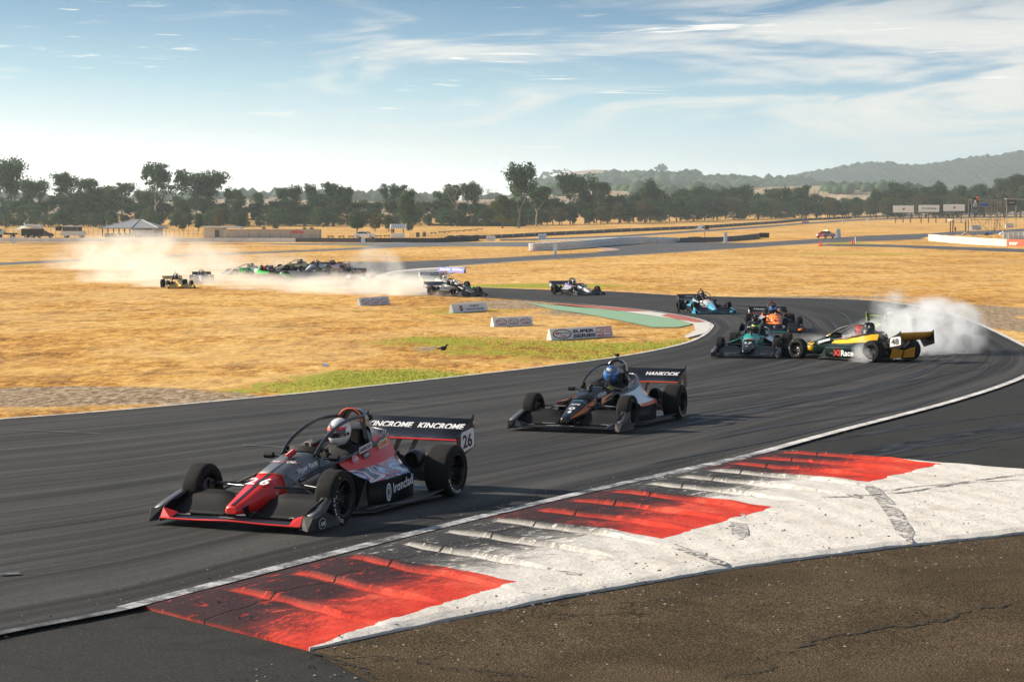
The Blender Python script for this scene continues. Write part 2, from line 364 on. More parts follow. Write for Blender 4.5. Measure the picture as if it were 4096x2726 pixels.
def strip(name, pts, w, off, m, parent=None, kind='structure', side=0.0, n=6, taper=False, smooth=True):
    """painted line or narrow road along pts (ground xy)"""
    P = spline(pts, n) if smooth else pts; mb = MB(); vs_ = []; s = 0; uv = []
    for i, p in enumerate(P):
        q = Vector(P[min(i+1, len(P)-1)])-Vector(P[max(i-1, 0)]); q = Vector((q[0], q[1])).normalized(); nn = Vector((-q.y, q.x))
        ww = w[min(i*len(w)//len(P), len(w)-1)] if isinstance(w, list) else w
        if taper: ww *= max(0.05, min(1, i/4, (len(P)-1-i)/4))
        if i: s += (Vector(p)-Vector(P[i-1])).length
        for k in (-0.5, 0.5):
            x, y = p[0]+nn.x*(k+side)*ww, p[1]+nn.y*(k+side)*ww; vs_.append((x, y, gz(y)+off)); uv.append((s, k))
    mb.add(vs_, [(2*i, 2*i+2, 2*i+3, 2*i+1)[::-1] for i in range(len(P)-1)]); mb.uv = uv
    o = mb.build(name, m, parent); return tag(o, kind=kind) if kind else o

# ---- asphalt
def asphalt(name, base, brown=0.0, streak=0.5, dust=0.0, uv=True, grain=1.0, rough=0.78, speck=0):
    m, N, L, b = new_mat(name); geo = N.new('ShaderNodeNewGeometry'); P = geo.outputs['Position']
    patch = nz(N, L, mapping(N, L, P, (1, 0.6, 1)), 0.35, 5, 0.6, 0.4)
    g1 = nz(N, L, P, 38.0, 5, 0.85); g2 = nz(N, L, P, 130.0, 2, 0.7)
    v = mth(N, L, 'ADD', mth(N, L, 'MULTIPLY', patch, 0.9), 0.55)
    v = mth(N, L, 'MULTIPLY', v, mth(N, L, 'ADD', mth(N, L, 'MULTIPLY', mrange(N, L, g1, 0.32, 0.70, 0, 1, False), 1.1*grain), 1-0.55*grain))
    if uv:
        u = N.new('ShaderNodeUVMap'); U = u.outputs[0]
        s1 = nz(N, L, mapping(N, L, U, (0.022, 2.2, 1)), 1.0, 6, 0.72, 0.25); s2 = nz(N, L, mapping(N, L, U, (0.05, 7.0, 1)), 1.0, 5, 0.7, 0.4)
        dark = mrange(N, L, mth(N, L, 'ADD', mth(N, L, 'MULTIPLY', s1, 0.6), mth(N, L, 'MULTIPLY', s2, 0.4)), 0.40, 0.62)
        v = mth(N, L, 'MULTIPLY', v, mth(N, L, 'ADD', mth(N, L, 'MULTIPLY', dark, streak), 1-streak*0.55))
    sc3 = N.new('ShaderNodeVectorMath'); sc3.operation = 'SCALE'; sc3.inputs[0].default_value = base; L.new(v, sc3.inputs['Scale']); col = sc3.outputs[0]
    if speck:
        sp2 = nz(N, L, P, 60.0, 3, 0.8); col = mixc(N, L, mrange(N, L, sp2, 0.58, 0.70, 0, .8), col, (0.16, 0.15, 0.125)); col = mixc(N, L, mrange(N, L, nz(N, L, P, 1.1, 6, .7, .5), 0.5, 0.66, 0, .6), col, (0.012, 0.012, 0.012))
    if brown > 0:
        pn = nz(N, L, P, 0.8, 4, 0.6); tan = ramp(N, L, nz(N, L, P, 75.0, 4, 0.85), [(0.38, (0.014, 0.010, 0.007)), (0.50, (0.060, 0.043, 0.026)), (0.60, (0.17, 0.125, 0.075)), (0.70, (0.55, 0.44, 0.29))])
        col = mixc(N, L, mth(N, L, 'MULTIPLY', mrange(N, L, pn, 0.0, 0.4, 0.85, 1.0), brown), col, tan)
        big = mrange(N, L, nz(N, L, P, 0.9, 6, 0.7, 0.5), 0.35, 0.65, 0.80, 1.18); sb = N.new('ShaderNodeVectorMath'); sb.operation = 'SCALE'; L.new(col, sb.inputs[0]); L.new(big, sb.inputs['Scale']); col = sb.outputs[0]
        # fine shrinkage cracks
        vo = N.new('ShaderNodeTexVoronoi'); vo.feature = 'DISTANCE_TO_EDGE'; vo.inputs['Scale'].default_value = 0.42
        wn = N.new('ShaderNodeTexNoise'); wn.inputs['Scale'].default_value = 2.5; wn.inputs['Detail'].default_value = 8; wn.inputs['Roughness'].default_value = 0.7; L.new(P, wn.inputs['Vector'])
        add = N.new('ShaderNodeVectorMath'); add.operation = 'MULTIPLY_ADD'; L.new(wn.outputs['Color'], add.inputs[0]); add.inputs[1].default_value = (1.1, 1.1, 0); L.new(P, add.inputs[2]); L.new(add.outputs[0], vo.inputs['Vector'])
        ck = mrange(N, L, vo.outputs[0], 0.0, 0.009, 1.0, 0.0)
        on = mrange(N, L, nz(N, L, P, 0.5, 3, 0.5), 0.50, 0.60)
        col = mixc(N, L, mth(N, L, 'MULTIPLY', mth(N, L, 'MULTIPLY', ck, on), 0.9), col, (0.012, 0.009, 0.006))
    if dust > 0:
        dn = nz(N, L, mapping(N, L, P, (1, 0.5, 1)), 0.5, 5, 0.6)
        col = mixc(N, L, mth(N, L, 'MULTIPLY', mrange(N, L, dn, 0.35, 0.7), dust), col, (0.30, 0.24, 0.17))
    L.new(col, b.inputs['Base Color']); b.inputs['Roughness'].default_value = rough; b.inputs['Specular IOR Level'].default_value = 0.22
    set_bump(N, L, b, mth(N, L, 'ADD', g1, mth(N, L, 'MULTIPLY', g2, 0.5)), 0.22 if brown else 0.5, 0.012)
    if brown: b.inputs['Specular IOR Level'].default_value = 0.05; b.inputs['Roughness'].default_value = 1.0
    return m
M_track = asphalt('race_asphalt', (0.048, 0.0460, 0.0435), streak=1.15)
M_off = asphalt('runoff_asphalt', (0.026, 0.0265, 0.024), streak=0.4, uv=False, rough=.85, grain=1.15, speck=1)
M_brown = asphalt('aged_asphalt', (0.07, 0.055, 0.035), brown=1.0, uv=False, rough=0.85)
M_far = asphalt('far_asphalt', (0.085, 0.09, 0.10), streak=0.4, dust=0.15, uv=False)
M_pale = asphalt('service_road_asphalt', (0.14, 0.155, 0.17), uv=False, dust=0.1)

def paint(name, base, wear=0.4, under=(0.04, 0.04, 0.042), scale=3.0, lo=0.42, hi=0.55):
    m, N, L, b = new_mat(name); geo = N.new('ShaderNodeNewGeometry'); P = geo.outputs['Position']
    n1 = nz(N, L, P, scale, 7, 0.72, 0.3); n2 = nz(N, L, P, scale*7, 5, 0.7)
    f = mth(N, L, 'ADD', mth(N, L, 'MULTIPLY', n1, 0.65), mth(N, L, 'MULTIPLY', n2, 0.35))
    worn = mth(N, L, 'MULTIPLY', mrange(N, L, f, hi, lo), wear)
    col = mixc(N, L, worn, base, under); L.new(col, b.inputs['Base Color']); b.inputs['Roughness'].default_value = 0.7
    set_bump(N, L, b, n2, 0.3, 0.01); return m
M_line = paint('line_paint', (0.74, 0.72, 0.68), 0.55)
M_wline = paint('worn_line_paint', (0.62, 0.62, 0.62), 0.95, lo=0.40, hi=0.62)
M_faint = paint('faint_line_paint', (0.22, 0.22, 0.23), 1.0, lo=0.40, hi=0.62)
M_pink = paint('far_kerb_paint', (0.62, 0.40, 0.33), 0.5)
M_green = paint('green_kerb_paint', (0.24, 0.45, 0.27), 0.45, under=(0.28, 0.22, 0.15))
M_redp = paint('worn_red_kerb_paint', (0.50, 0.13, 0.09), 0.5, under=(0.2, 0.1, 0.07))
M_whp = paint('worn_white_kerb_paint', (0.72, 0.69, 0.64), 0.35, under=(0.3, 0.25, 0.2))
M_crack = mat('dark_crack', (0.012, 0.010, 0.008), 0.9)
M_rubber = mat('rubber_mark', (0.017, 0.017, 0.019), 0.6, var=0.5, vscale=3)

# big sealed area on the camera side of the circuit, then the track ribbon over it
sheet('runoff_pavement', [(-14, 2), (16, 2), (30, 12), (36, 30), (30, 46), (22, 56), (14.8, 60.4), (13.2, 52.8), (10.9, 45.6), (7.6, 37.8), G(2050, 950), G(1750, 1030), G(1370, 1128), G(700, 1285), G(0, 1450), (-14, 9)], 0.010, M_off)
sheet('aged_pavement', [G(712, 1499), G(1000, 1440), G(1340, 1376), G(1700, 1312), G(2100, 1262), G(2356, 1234), (8, 24), (13, 20), (10, 3), (-1.0, 3), (-.1, 11.3), (-.9, 12.8)], 0.018, M_brown)
pairs = [((-250, 988), (-250, 1530)), ((0, 968), (0, 1467)), ((200, 953), (330, 1400)), ((450, 931), (700, 1300)), ((750, 902), (1110, 1205)), ((1000, 875), (1370, 1143)),
         ((1250, 846), (1600, 1088)), ((1430, 822), (1900, 1004)), ((1560, 796), (2200, 924)), ((1615, 775), (2356, 869)), ((1638, 753), None), ((1632, 745), (2356, 797)),
         ((1605, 735), (2200, 727)), ((1560, 726), (2080, 701)), ((1480, 714), (1950, 689)), ((1350, 702), (1700, 684)), ((1225, 692), (1560, 680)), ((1100, 684), (1400, 671)),
         ((1020, 680), (1250, 667)), ((900, 669), (1108, 662)), ((800, 663), (1010, 659))]
def GW(p):
    return G(*p)
inn = [GW(a) for a, b_ in pairs]; outr = [GW(b_) if b_ else None for a, b_ in pairs]
a9, a11 = outr[9], outr[11]; outr[10] = (14.0, 52.4)
IN, OUT = spline(inn, 10), spline(outr, 10)
def ribbon(name, A, B, off, m, nc=10):
    mb = MB(); vs_ = []; uv = []; s = 0
    for i, (p, q) in enumerate(zip(A, B)):
        if i: s += (Vector(q)+Vector(p)-Vector(A[i-1])-Vector(B[i-1])).length/2
        for k in range(nc+1):
            t = k/nc; x = p[0]+(q[0]-p[0])*t; y = p[1]+(q[1]-p[1])*t; vs_.append((x, y, gz(y)+off)); uv.append((s, t*12.0))
    n = nc+1
    mb.add(vs_, [(i*n+k, i*n+k+1, (i+1)*n+k+1, (i+1)*n+k)[::-1] for i in range(len(A)-1) for k in range(nc)], 0, True); mb.uv = uv
    o = mb.build(name, m)
    bm = bmesh.new(); bm.from_mesh(o.data); bmesh.ops.recalc_face_normals(bm, faces=bm.faces)
    if sum(f.normal.z for f in bm.faces) < 0: bmesh.ops.reverse_faces(bm, faces=bm.faces)
    bm.to_mesh(o.data); bm.free(); return tag(o, kind='structure')
ribbon('race_track', IN, OUT, 0.030, M_track, 24)
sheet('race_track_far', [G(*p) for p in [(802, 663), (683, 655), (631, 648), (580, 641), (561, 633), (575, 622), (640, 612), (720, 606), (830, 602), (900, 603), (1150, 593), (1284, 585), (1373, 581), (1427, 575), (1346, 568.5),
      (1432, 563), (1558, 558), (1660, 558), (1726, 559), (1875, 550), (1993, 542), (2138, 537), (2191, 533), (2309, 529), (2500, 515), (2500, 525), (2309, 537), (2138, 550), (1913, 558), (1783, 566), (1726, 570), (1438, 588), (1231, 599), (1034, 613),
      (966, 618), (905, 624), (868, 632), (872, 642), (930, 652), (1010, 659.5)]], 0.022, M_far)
sheet('kerb_apron', [G(*p) for p in [(1074, 614), (1034, 614.5), (966, 618), (905, 624), (872, 632), (862, 640), (890, 648), (963, 655), (1010, 657), (990, 651), (940, 647), (900, 640), (889, 633), (905, 626), (966, 621.5), (1040, 617)]], 0.035, M_whp)
strip('kerb_edge', [G(*p) for p in [(862, 643), (930, 651), (990, 655.5)]], 0.6, 0.045, M_pink)
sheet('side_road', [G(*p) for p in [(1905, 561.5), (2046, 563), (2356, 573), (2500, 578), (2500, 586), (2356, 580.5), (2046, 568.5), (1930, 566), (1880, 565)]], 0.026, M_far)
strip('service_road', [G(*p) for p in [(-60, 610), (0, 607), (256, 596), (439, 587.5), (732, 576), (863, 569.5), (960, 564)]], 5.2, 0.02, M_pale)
sheet('link_road', [Gf(*p) for p in [(1000, 975), (1560, 971), (2100, 969), (2400, 972), (2350, 990), (2100, 986), (1790, 984), (1550, 991), (1420, 998), (1330, 998), (1500, 988), (1450, 980), (1100, 978)]], 0.024, M_pale)
strip('drain_line', [Gf(*p) for p in [(1000, 1027), (1250, 1027), (1500, 1027), (1640, 1030)]], 0.9, 0.015, M_off)
strip('pit_road_edge', [Gf(*p) for p in [(-60, 973), (500, 975), (1000, 976)]], 5, 0.02, M_pale)
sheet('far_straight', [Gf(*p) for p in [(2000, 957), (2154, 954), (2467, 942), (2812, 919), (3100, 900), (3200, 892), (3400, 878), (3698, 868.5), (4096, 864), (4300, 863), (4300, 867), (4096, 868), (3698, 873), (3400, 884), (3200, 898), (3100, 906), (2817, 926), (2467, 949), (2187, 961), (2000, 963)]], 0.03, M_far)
# painted lines
i0, i1 = 0, 10*10+5
strip('inner_edge_line', IN[:10*10+6], 0.13, 0.040, M_line, smooth=False)
strip('inner_edge_line', IN[10*10+6:10*15+2], 0.13, 0.040, M_line, smooth=False)
strip('inner_edge_line', IN[10*15+1:], 0.14, 0.040, M_wline, smooth=False)
strip('outer_edge_line', OUT[62:], 0.16, 0.040, M_line, smooth=False)
strip('outer_edge_line', OUT[:21], 0.10, 0.040, M_faint, smooth=False)
strip('outer_edge_line', OUT[56:64], 0.14, 0.040, M_wline, smooth=False)
strip('infield_edge_line', [G(*p) for p in [(1034, 613), (1231, 598.8), (1438, 587.6), (1726, 569.6), (1783, 565.8), (1913, 557.8)]], 0.35, 0.04, M_line)
strip('outside_edge_line', [G(*p) for p in [(561, 633), (580, 641), (631, 648), (683, 655), (802, 663)]], 0.3, 0.04, M_line)
strip('far_edge_line', [Gf(*p) for p in [(2000, 964), (2187, 962), (2467, 950), (2817, 927), (3100, 907)]], 0.5, 0.04, M_line)
strip('link_edge_line', [Gf(*p) for p in [(1330, 974), (1460, 975), (1620, 970.5)]], 1.0, 0.04, M_whp)
strip('side_edge_line', [G(*p) for p in [(1520, 575), (1726, 565.5), (1850, 560), (1913, 556), (2100, 552)]], 0.25, 0.04, M_wline)
sheet('island_kerb', [Gf(*p) for p in [(2340, 989), (2374, 989), (2440, 993), (2483, 998), (2465, 1002), (2390, 1008), (2384, 1006), (2430, 1000), (2400, 994)]], 0.05, M_pink)
sheet('entry_kerb', [Gf(*p) for p in [(2150, 961), (2300, 956), (2480, 949), (2480, 951), (2300, 959), (2170, 964)]], 0.05, M_whp)
# the marks left across the near track
for p in [[(980, 1626), (1120, 1624), (1290, 1621)], [(970, 1790), (1050, 1793), (1160, 1800)], [(60, 1727), (400, 1743)], [(1480, 1608), (1700, 1617), (1890, 1626)], [(1990, 1507), (2200, 1513), (2400, 1517)], [(0, 2315), (80, 2309)]]:
    strip('timing_mark', [Gf(*q) for q in p], 0.05 if p[0][0] else 0.11, 0.042, M_faint, n=3)
# rubber laid by tyres
rnd = random.Random(4)
def track_point(s, t):
    i = min(int(s), len(IN)-2); f = s-i; a = Vector(IN[i]).lerp(Vector(IN[i+1]), f); b_ = Vector(OUT[i]).lerp(Vector(OUT[i+1]), f); return tuple(a.lerp(b_, t))
mb = MB()
def skid(pts, w, zo=0.036, mb=mb):
    P = spline(pts, 6); vs_ = []
    for i, p in enumerate(P):
        q = Vector(P[min(i+1, len(P)-1)])-Vector(P[max(i-1, 0)]); q.normalize(); nn = Vector((-q.y, q.x)); ww = w*max(0.12, min(1, i/5, (len(P)-1-i)/5))
        for k in (-0.5, 0.5): x, y = p[0]+nn.x*k*ww, p[1]+nn.y*k*ww; vs_.append((x, y, gz(y)+zo))
    mb.add(vs_, [(2*i, 2*i+1, 2*i+3, 2*i+2) for i in range(len(P)-1)])
for k in range(46):
    s0 = rnd.uniform(55, 150); ln = rnd.uniform(10, 38); t0 = rnd.uniform(0.25, 0.93) if s0 > 70 else rnd.uniform(.5, .95); dt = rnd.uniform(-0.18, 0.18)
    skid([track_point(min(198, s0+ln*f), min(0.97, max(0.05, t0+dt*f*f))) for f in (0, .25, .5, .75, 1)], rnd.uniform(0.05, 0.16))
for k in range(22):      # faint tyre streaks over the sealed run-off beyond the line
    x0 = rnd.uniform(1850, 2356); y0 = rnd.uniform(0, 1)*(1050-1010)+1005-(x0-1900)*.16+rnd.uniform(0, 60)
    a = Vector(G(x0, y0)); d = Vector((.62, .78)).normalized(); d.rotate(Matrix.Rotation(rnd.uniform(-.12, .12), 2)); ln = rnd.uniform(2, 9)
    skid([tuple(a+d*ln*f) for f in (-.5, -.2, .2, .5)], rnd.uniform(.05, .14), 0.0145)
tag(mb.build('skid_marks', M_rubber), kind='structure')

# hairpin inner kerb
def KP(l): return [G(*p) for p in l]
sheet('hairpin_green_apron', KP([(1213, 697), (1240, 700), (1330, 708), (1400, 713), (1490, 719), (1540, 726), (1585, 735), (1590, 748), (1560, 754), (1500, 754), (1420, 737), (1340, 722), (1270, 713)]), 0.030, M_green)
sheet('hairpin_kerb', KP([(1262, 699.5), (1412, 709), (1500, 718.5), (1560, 728), (1605, 737), (1630, 746), (1637, 753), (1624, 768), (1580, 780), (1574, 776), (1600, 762), (1596, 748), (1560, 737), (1500, 728), (1420, 716), (1350, 709)]), 0.045, M_whp)
sheet('hairpin_kerb', KP([(1262, 699), (1400, 707.6), (1447, 712.5), (1500, 718), (1440, 718), (1380, 711.5), (1300, 704)]), 0.055, M_redp)
sheet('hairpin_kerb', KP([(1540, 724.5), (1600, 735.5), (1622, 743), (1600, 744), (1560, 737), (1520, 728)]), 0.055, M_redp)

# ================================================================ sawtooth kerb in the foreground
P1 = Vector(G(330, 1402)); P3 = Vector(G(1750, 1050)); tv = (P3-P1).normalized(); rv = (Vector(G(712, 1500))-P1).normalized()
def kerb_material():
    m, N, L, b = new_mat('kerb_paint'); u = N.new('ShaderNodeUVMap'); sp_ = N.new('ShaderNodeSeparateXYZ'); L.new(u.outputs[0], sp_.inputs[0]); s, w = sp_.outputs[0], sp_.outputs[1]
    geo = N.new('ShaderNodeNewGeometry'); P = geo.outputs['Position']
    edge_n = mth(N, L, 'MULTIPLY', mth(N, L, 'SUBTRACT', nz(N, L, P, 6, 5, 0.7), 0.5), 0.10)
    s_ = mth(N, L, 'ADD', s, edge_n)
    ph = mth(N, L, 'MODULO', mth(N, L, 'MAXIMUM', mth(N, L, 'SUBTRACT', s_, mth(N, L, 'MULTIPLY', w, 0.1)), 0.0), 5.25)
    red = mth(N, L, 'LESS_THAN', ph, 2.62)
    lim = mth(N, L, 'ADD', mth(N, L, 'MULTIPLY', s, 0.045), 2.10)
    red = mth(N, L, 'MULTIPLY', red, mth(N, L, 'LESS_THAN', mth(N, L, 'ADD', w, edge_n), lim))
    nA = nz(N, L, P, 1.3, 6, 0.7, 0.5); nB = nz(N, L, mapping(N, L, u.outputs[0], (2.0, 9.0, 1)), 1.0, 7, 0.75, 0.8); nC = nz(N, L, P, 26, 6, 0.8)
    redc = ramp(N, L, nA, [(0.3, (0.58, 0.025, 0.014)), (0.55, (0.72, 0.065, 0.035)), (0.75, (0.82, 0.15, 0.09))])
    whc = ramp(N, L, mth(N, L, 'ADD', mth(N, L, 'MULTIPLY', nA, 0.6), mth(N, L, 'MULTIPLY', nC, 0.4)), [(0.3, (0.52, 0.47, 0.40)), (0.48, (0.74, 0.70, 0.63)), (0.7, (0.84, 0.81, 0.76))])
    col = mixc(N, L, red, whc, redc)
    # rubber worn into the teeth near the track
    zone = mrange(N, L, mth(N, L, 'ADD', w, mth(N, L, 'MULTIPLY', mth(N, L, 'SUBTRACT', nA, 0.5), 1.6)), 1.0, 2.4, 1.0, 0.0)
    att = N.new('ShaderNodeAttribute'); att.attribute_name = 'top'
    nD = nz(N, L, mapping(N, L, u.outputs[0], (5.0, 16.0, 1)), 1.0, 6, 0.75, 0.4)
    rub = mth(N, L, 'ADD', mth(N, L, 'ADD', mth(N, L, 'MULTIPLY', nB, 0.42), mth(N, L, 'MULTIPLY', nC, 0.25)), mth(N, L, 'MULTIPLY', nD, 0.33))
    rubm = mth(N, L, 'MULTIPLY', mrange(N, L, mth(N, L, 'ADD', rub, mth(N, L, 'MULTIPLY', zone, 0.125)), 0.552, 0.575), mth(N, L, 'MULTIPLY', zone, att.outputs['Fac']))
    col = mixc(N, L, mth(N, L, 'MULTIPLY', rubm, 0.96), col, (0.02, 0.021, 0.024))
    # small stains
    st = mrange(N, L, nz(N, L, P, 9, 3, 0.5), 0.70, 0.74)
    col = mixc(N, L, mth(N, L, 'MULTIPLY', st, 0.7), col, (0.07, 0.05, 0.04))
    spk = mrange(N, L, nz(N, L, P, 34, 2, 0.5), 0.72, 0.76); col = mixc(N, L, mth(N, L, 'MULTIPLY', spk, 0.8), col, (0.05, 0.045, 0.04))
    jw = mth(N, L, 'ADD', w, mth(N, L, 'MULTIPLY', mth(N, L, 'SUBTRACT', nz(N, L, P, 4, 5, 0.7), 0.5), 0.10))
    jn = mrange(N, L, mth(N, L, 'ABSOLUTE', mth(N, L, 'SUBTRACT', jw, 0.83)), 0.006, 0.018, 1.0, 0.0)
    col = mixc(N, L, mth(N, L, 'MULTIPLY', jn, 0.85), col, (0.02, 0.012, 0.01))
    vo = N.new('ShaderNodeTexVoronoi'); vo.feature = 'DISTANCE_TO_EDGE'; vo.inputs['Scale'].default_value = 0.9
    wn = N.new('ShaderNodeTexNoise'); wn.inputs['Scale'].default_value = 3; wn.inputs['Detail'].default_value = 7; L.new(P, wn.inputs['Vector'])
    ad = N.new('ShaderNodeVectorMath'); ad.operation = 'MULTIPLY_ADD'; L.new(wn.outputs['Color'], ad.inputs[0]); ad.inputs[1].default_value = (.7, .7, 0); L.new(P, ad.inputs[2]); L.new(ad.outputs[0], vo.inputs['Vector'])
    ck = mth(N, L, 'MULTIPLY', mrange(N, L, vo.outputs[0], 0, 0.007, 1, 0), mrange(N, L, nz(N, L, P, 0.9, 2, 0.5), 0.48, 0.6))
    col = mixc(N, L, mth(N, L, 'MULTIPLY', ck, 0.75), col, (0.05, 0.04, 0.03))
    L.new(col, b.inputs['Base Color']); b.inputs['Roughness'].default_value = 0.75; b.inputs['Specular IOR Level'].default_value = 0.15
    h = mth(N, L, 'ADD', mth(N, L, 'MULTIPLY', nC, 0.5), mth(N, L, 'ADD', mth(N, L, 'MULTIPLY', nz(N, L, P, 5, 5, 0.7), 1.2), mth(N, L, 'MULTIPLY', rubm, -0.15)))
    h = mth(N, L, 'SUBTRACT', h, mth(N, L, 'MULTIPLY', jn, 1.5))
    set_bump(N, L, b, h, 0.8, 0.03); return m
def build_kerb():
    ss = []; s = 0.0
    while s < 13.55:
        ss.append(s); s += 0.07
    TP = 0.875; teeth = [TP*k for k in range(1, 16)]
    ss = [s for s in ss if all(abs(s-t) > 0.07 for t in teeth)]
    for t in teeth:
        if t < 13.3: ss += [t-0.05, t+0.012]
    ss = sorted(ss+[13.55])
    bot = [(0, 2.11), (1.5, 2.45), (3.03, 2.87), (5.0, 3.53), (6.8, 4.35), (8.65, 5.28), (11, 6.9), (13.55, 9.0)]
    vs_ = []; uv = []; top = []; nw = 44; rn = random.Random(2); jit = {t: [rn.uniform(-.02, .02) for _ in range(nw+1)] for t in teeth}
    for s in ss:
        wmax = float(np.interp(s, [a for a, b_ in bot], [b_ for a, b_ in bot]))
        for k in range(nw+1):
            w = wmax*k/nw
            if w < 2.6: w = w
            # ramp: high just after each riser, falling away to the next one
            amp = 0.044*min(1, max(0, (w-0.06)/0.5))*max(0, min(1, (2.35+0.045*s-w)/0.8))
            d = s % TP; near = min(teeth, key=lambda t: abs(t-s))
            h = amp*(1-d/TP)**0.9 if s >= 0.80 else 0.004
            if -0.06 < s-near < -0.001: h = amp*.05
            if 0 < s-near < 0.02: h = amp
            if s > 13.2: h = 0
            crown = 0.022*min(1, w/0.3)*min(1, max(0, (wmax-w)/0.10))*min(1, .15+s/0.8)
            dirt = 0.006*math.sin(9*s+3*w)*math.sin(5*w+s*2)
            js = (0.028*math.sin(2.1*w+.8*s)+0.016*math.sin(5.3*w+2.2*s)+.010*math.sin(13*w+s))*min(1, s/.6)*min(1, w/.2)
            p = P1+tv*(s+js)+rv*w
            vs_.append((p.x, p.y, gz(p.y)+0.034+crown+h+dirt*min(1, w))); uv.append((s, w))
            near = min(teeth, key=lambda t: abs(t-s))
            top.append(0.35 if (-0.06 < s-near < -0.001 and w > .3) else 1.0)
    n = nw+1; mb = MB()
    mb.add(vs_, [(i*n+k, i*n+k+1, (i+1)*n+k+1, (i+1)*n+k) for i in range(len(ss)-1) for k in range(nw)], 0, False)
    # skirts down to the pavement
    base = len(mb.v); low = []
    ring = [0*n+k for k in range(n)]+[i*n+nw for i in range(1, len(ss))]
    for r_ in ring: v = mb.v[r_]; low.append((v[0], v[1], v[2]-0.07)); uv.append(uv[r_]); top.append(0)
    mb.v += low
    for i in range(len(ring)-1): mb.f.append((ring[i], base+i, base+i+1, ring[i+1])); mb.mi.append(0); mb.sm.append(False)
    mb.uv = uv; mb.attr = {'top': top}
    o = mb.build('kerb', kerb_material())
    bm = bmesh.new(); bm.from_mesh(o.data); bmesh.ops.recalc_face_normals(bm, faces=bm.faces)
    if sum(f.normal.z for f in bm.faces) < 0: bmesh.ops.reverse_faces(bm, faces=bm.faces)
    bm.to_mesh(o.data); bm.free()
    tag(o, kind='structure')
    def KS(s, w): p = P1+tv*s+rv*w; return (p.x, p.y)
    M_mark = paint('tyre_mark_on_kerb', (0.10, 0.095, 0.09), 1.0, under=(0.70, 0.66, 0.60), scale=18, lo=0.46, hi=0.53)
    def mark(pts, w, zo=0.0605):
        P = spline(pts, 10); m2 = MB(); v2 = []
        for i, p in enumerate(P):
            q = Vector(P[min(i+1, len(P)-1)])-Vector(P[max(i-1, 0)]); q.normalize(); nn = Vector((-q.y, q.x)); ww = w*max(0.3, min(1, i/3, (len(P)-1-i)/3))
            for k in (-0.5, 0.5): x, y = p[0]+nn.x*k*ww, p[1]+nn.y*k*ww; v2.append((x, y, gz(y)+zo))
        m2.add(v2, [(2*i, 2*i+1, 2*i+3, 2*i+2) for i in range(len(P)-1)]); return tag(m2.build('tyre_mark', M_mark), kind='structure')
    D5 = lambda x, y: Gf(2200+x/1.2426, 1700+y/1.2426)
    mark([D5(1580, 318), D5(1650, 390), D5(1720, 480), D5(1790, 612)], 0.17)
    mark([D5(500, 585), D5(640, 640), D5(780, 690), D5(870, 725)], 0.13)
    mark([D5(925, 440), D5(938, 520), D5(950, 600)], 0.16)
    mark([D5(1435, 335), D5(1490, 365), D5(1545, 388)], 0.13)
    mark([D5(1190, 383), D5(1500, 378), D5(1800, 352), D5(2100, 300), D5(2400, 262)], 0.06)
    mark([D5(1650, 352), D5(1900, 322), D5(2400, 290)], 0.05)
    mark([D5(0, 720), D5(80, 752), D5(160, 782)], 0.16)
    return KS
KS = build_kerb()
strip('kerb_edge_line', [tuple(P1+tv*s+rv*(-0.05)) for s in np.linspace(-0.2, 13.4, 30)], 0.15, 0.045, M_wline, n=2)
# long cracks wandering across the aged pavement
def crack(p0, p1, seed, w=0.022, amp=0.05):
    rn = random.Random(seed); a = Vector(G(*p0)); b_ = Vector(G(*p1)); n = 90; off = 0; mb = MB(); vs_ = []; nn = (b_-a).normalized(); nn = Vector((-nn.y, nn.x))
    for i in range(n+1):
        off += rn.gauss(0, amp*0.5); off *= 0.96; p = a.lerp(b_, i/n)+nn*off; ww = w*rn.uniform(0.3, 1.3)*min(1, i/6+0.2, (n-i)/6+0.2)
        for k in (-0.5, 0.5): q = p+nn*k*ww; vs_.append((q.x, q.y, gz(q.y)+0.0235))
    mb.add(vs_, [(2*i, 2*i+1, 2*i+3, 2*i+2) for i in range(n)]); tag(mb.build('pavement_crack', M_crack), kind='structure')
crack((1830, 1500), (2356, 1395), 1, 0.03); crack((1640, 1568), (1850, 1500), 2, 0.018); crack((2085, 1450), (2150, 1385), 3, 0.014)
crack((1480, 1395), (1900, 1345), 4, 0.012); crack((740, 1505), (1240, 1568), 5, 0.02); crack((330, 1402), (-20, 1470), 6, 0.02, 0.01); crack((120, 1440), (470, 1462), 7, 0.010)
crack((712, 1500), (880, 1568), 9, 0.03, 0.02); crack((2000, 1330), (2356, 1290), 8, 0.010)

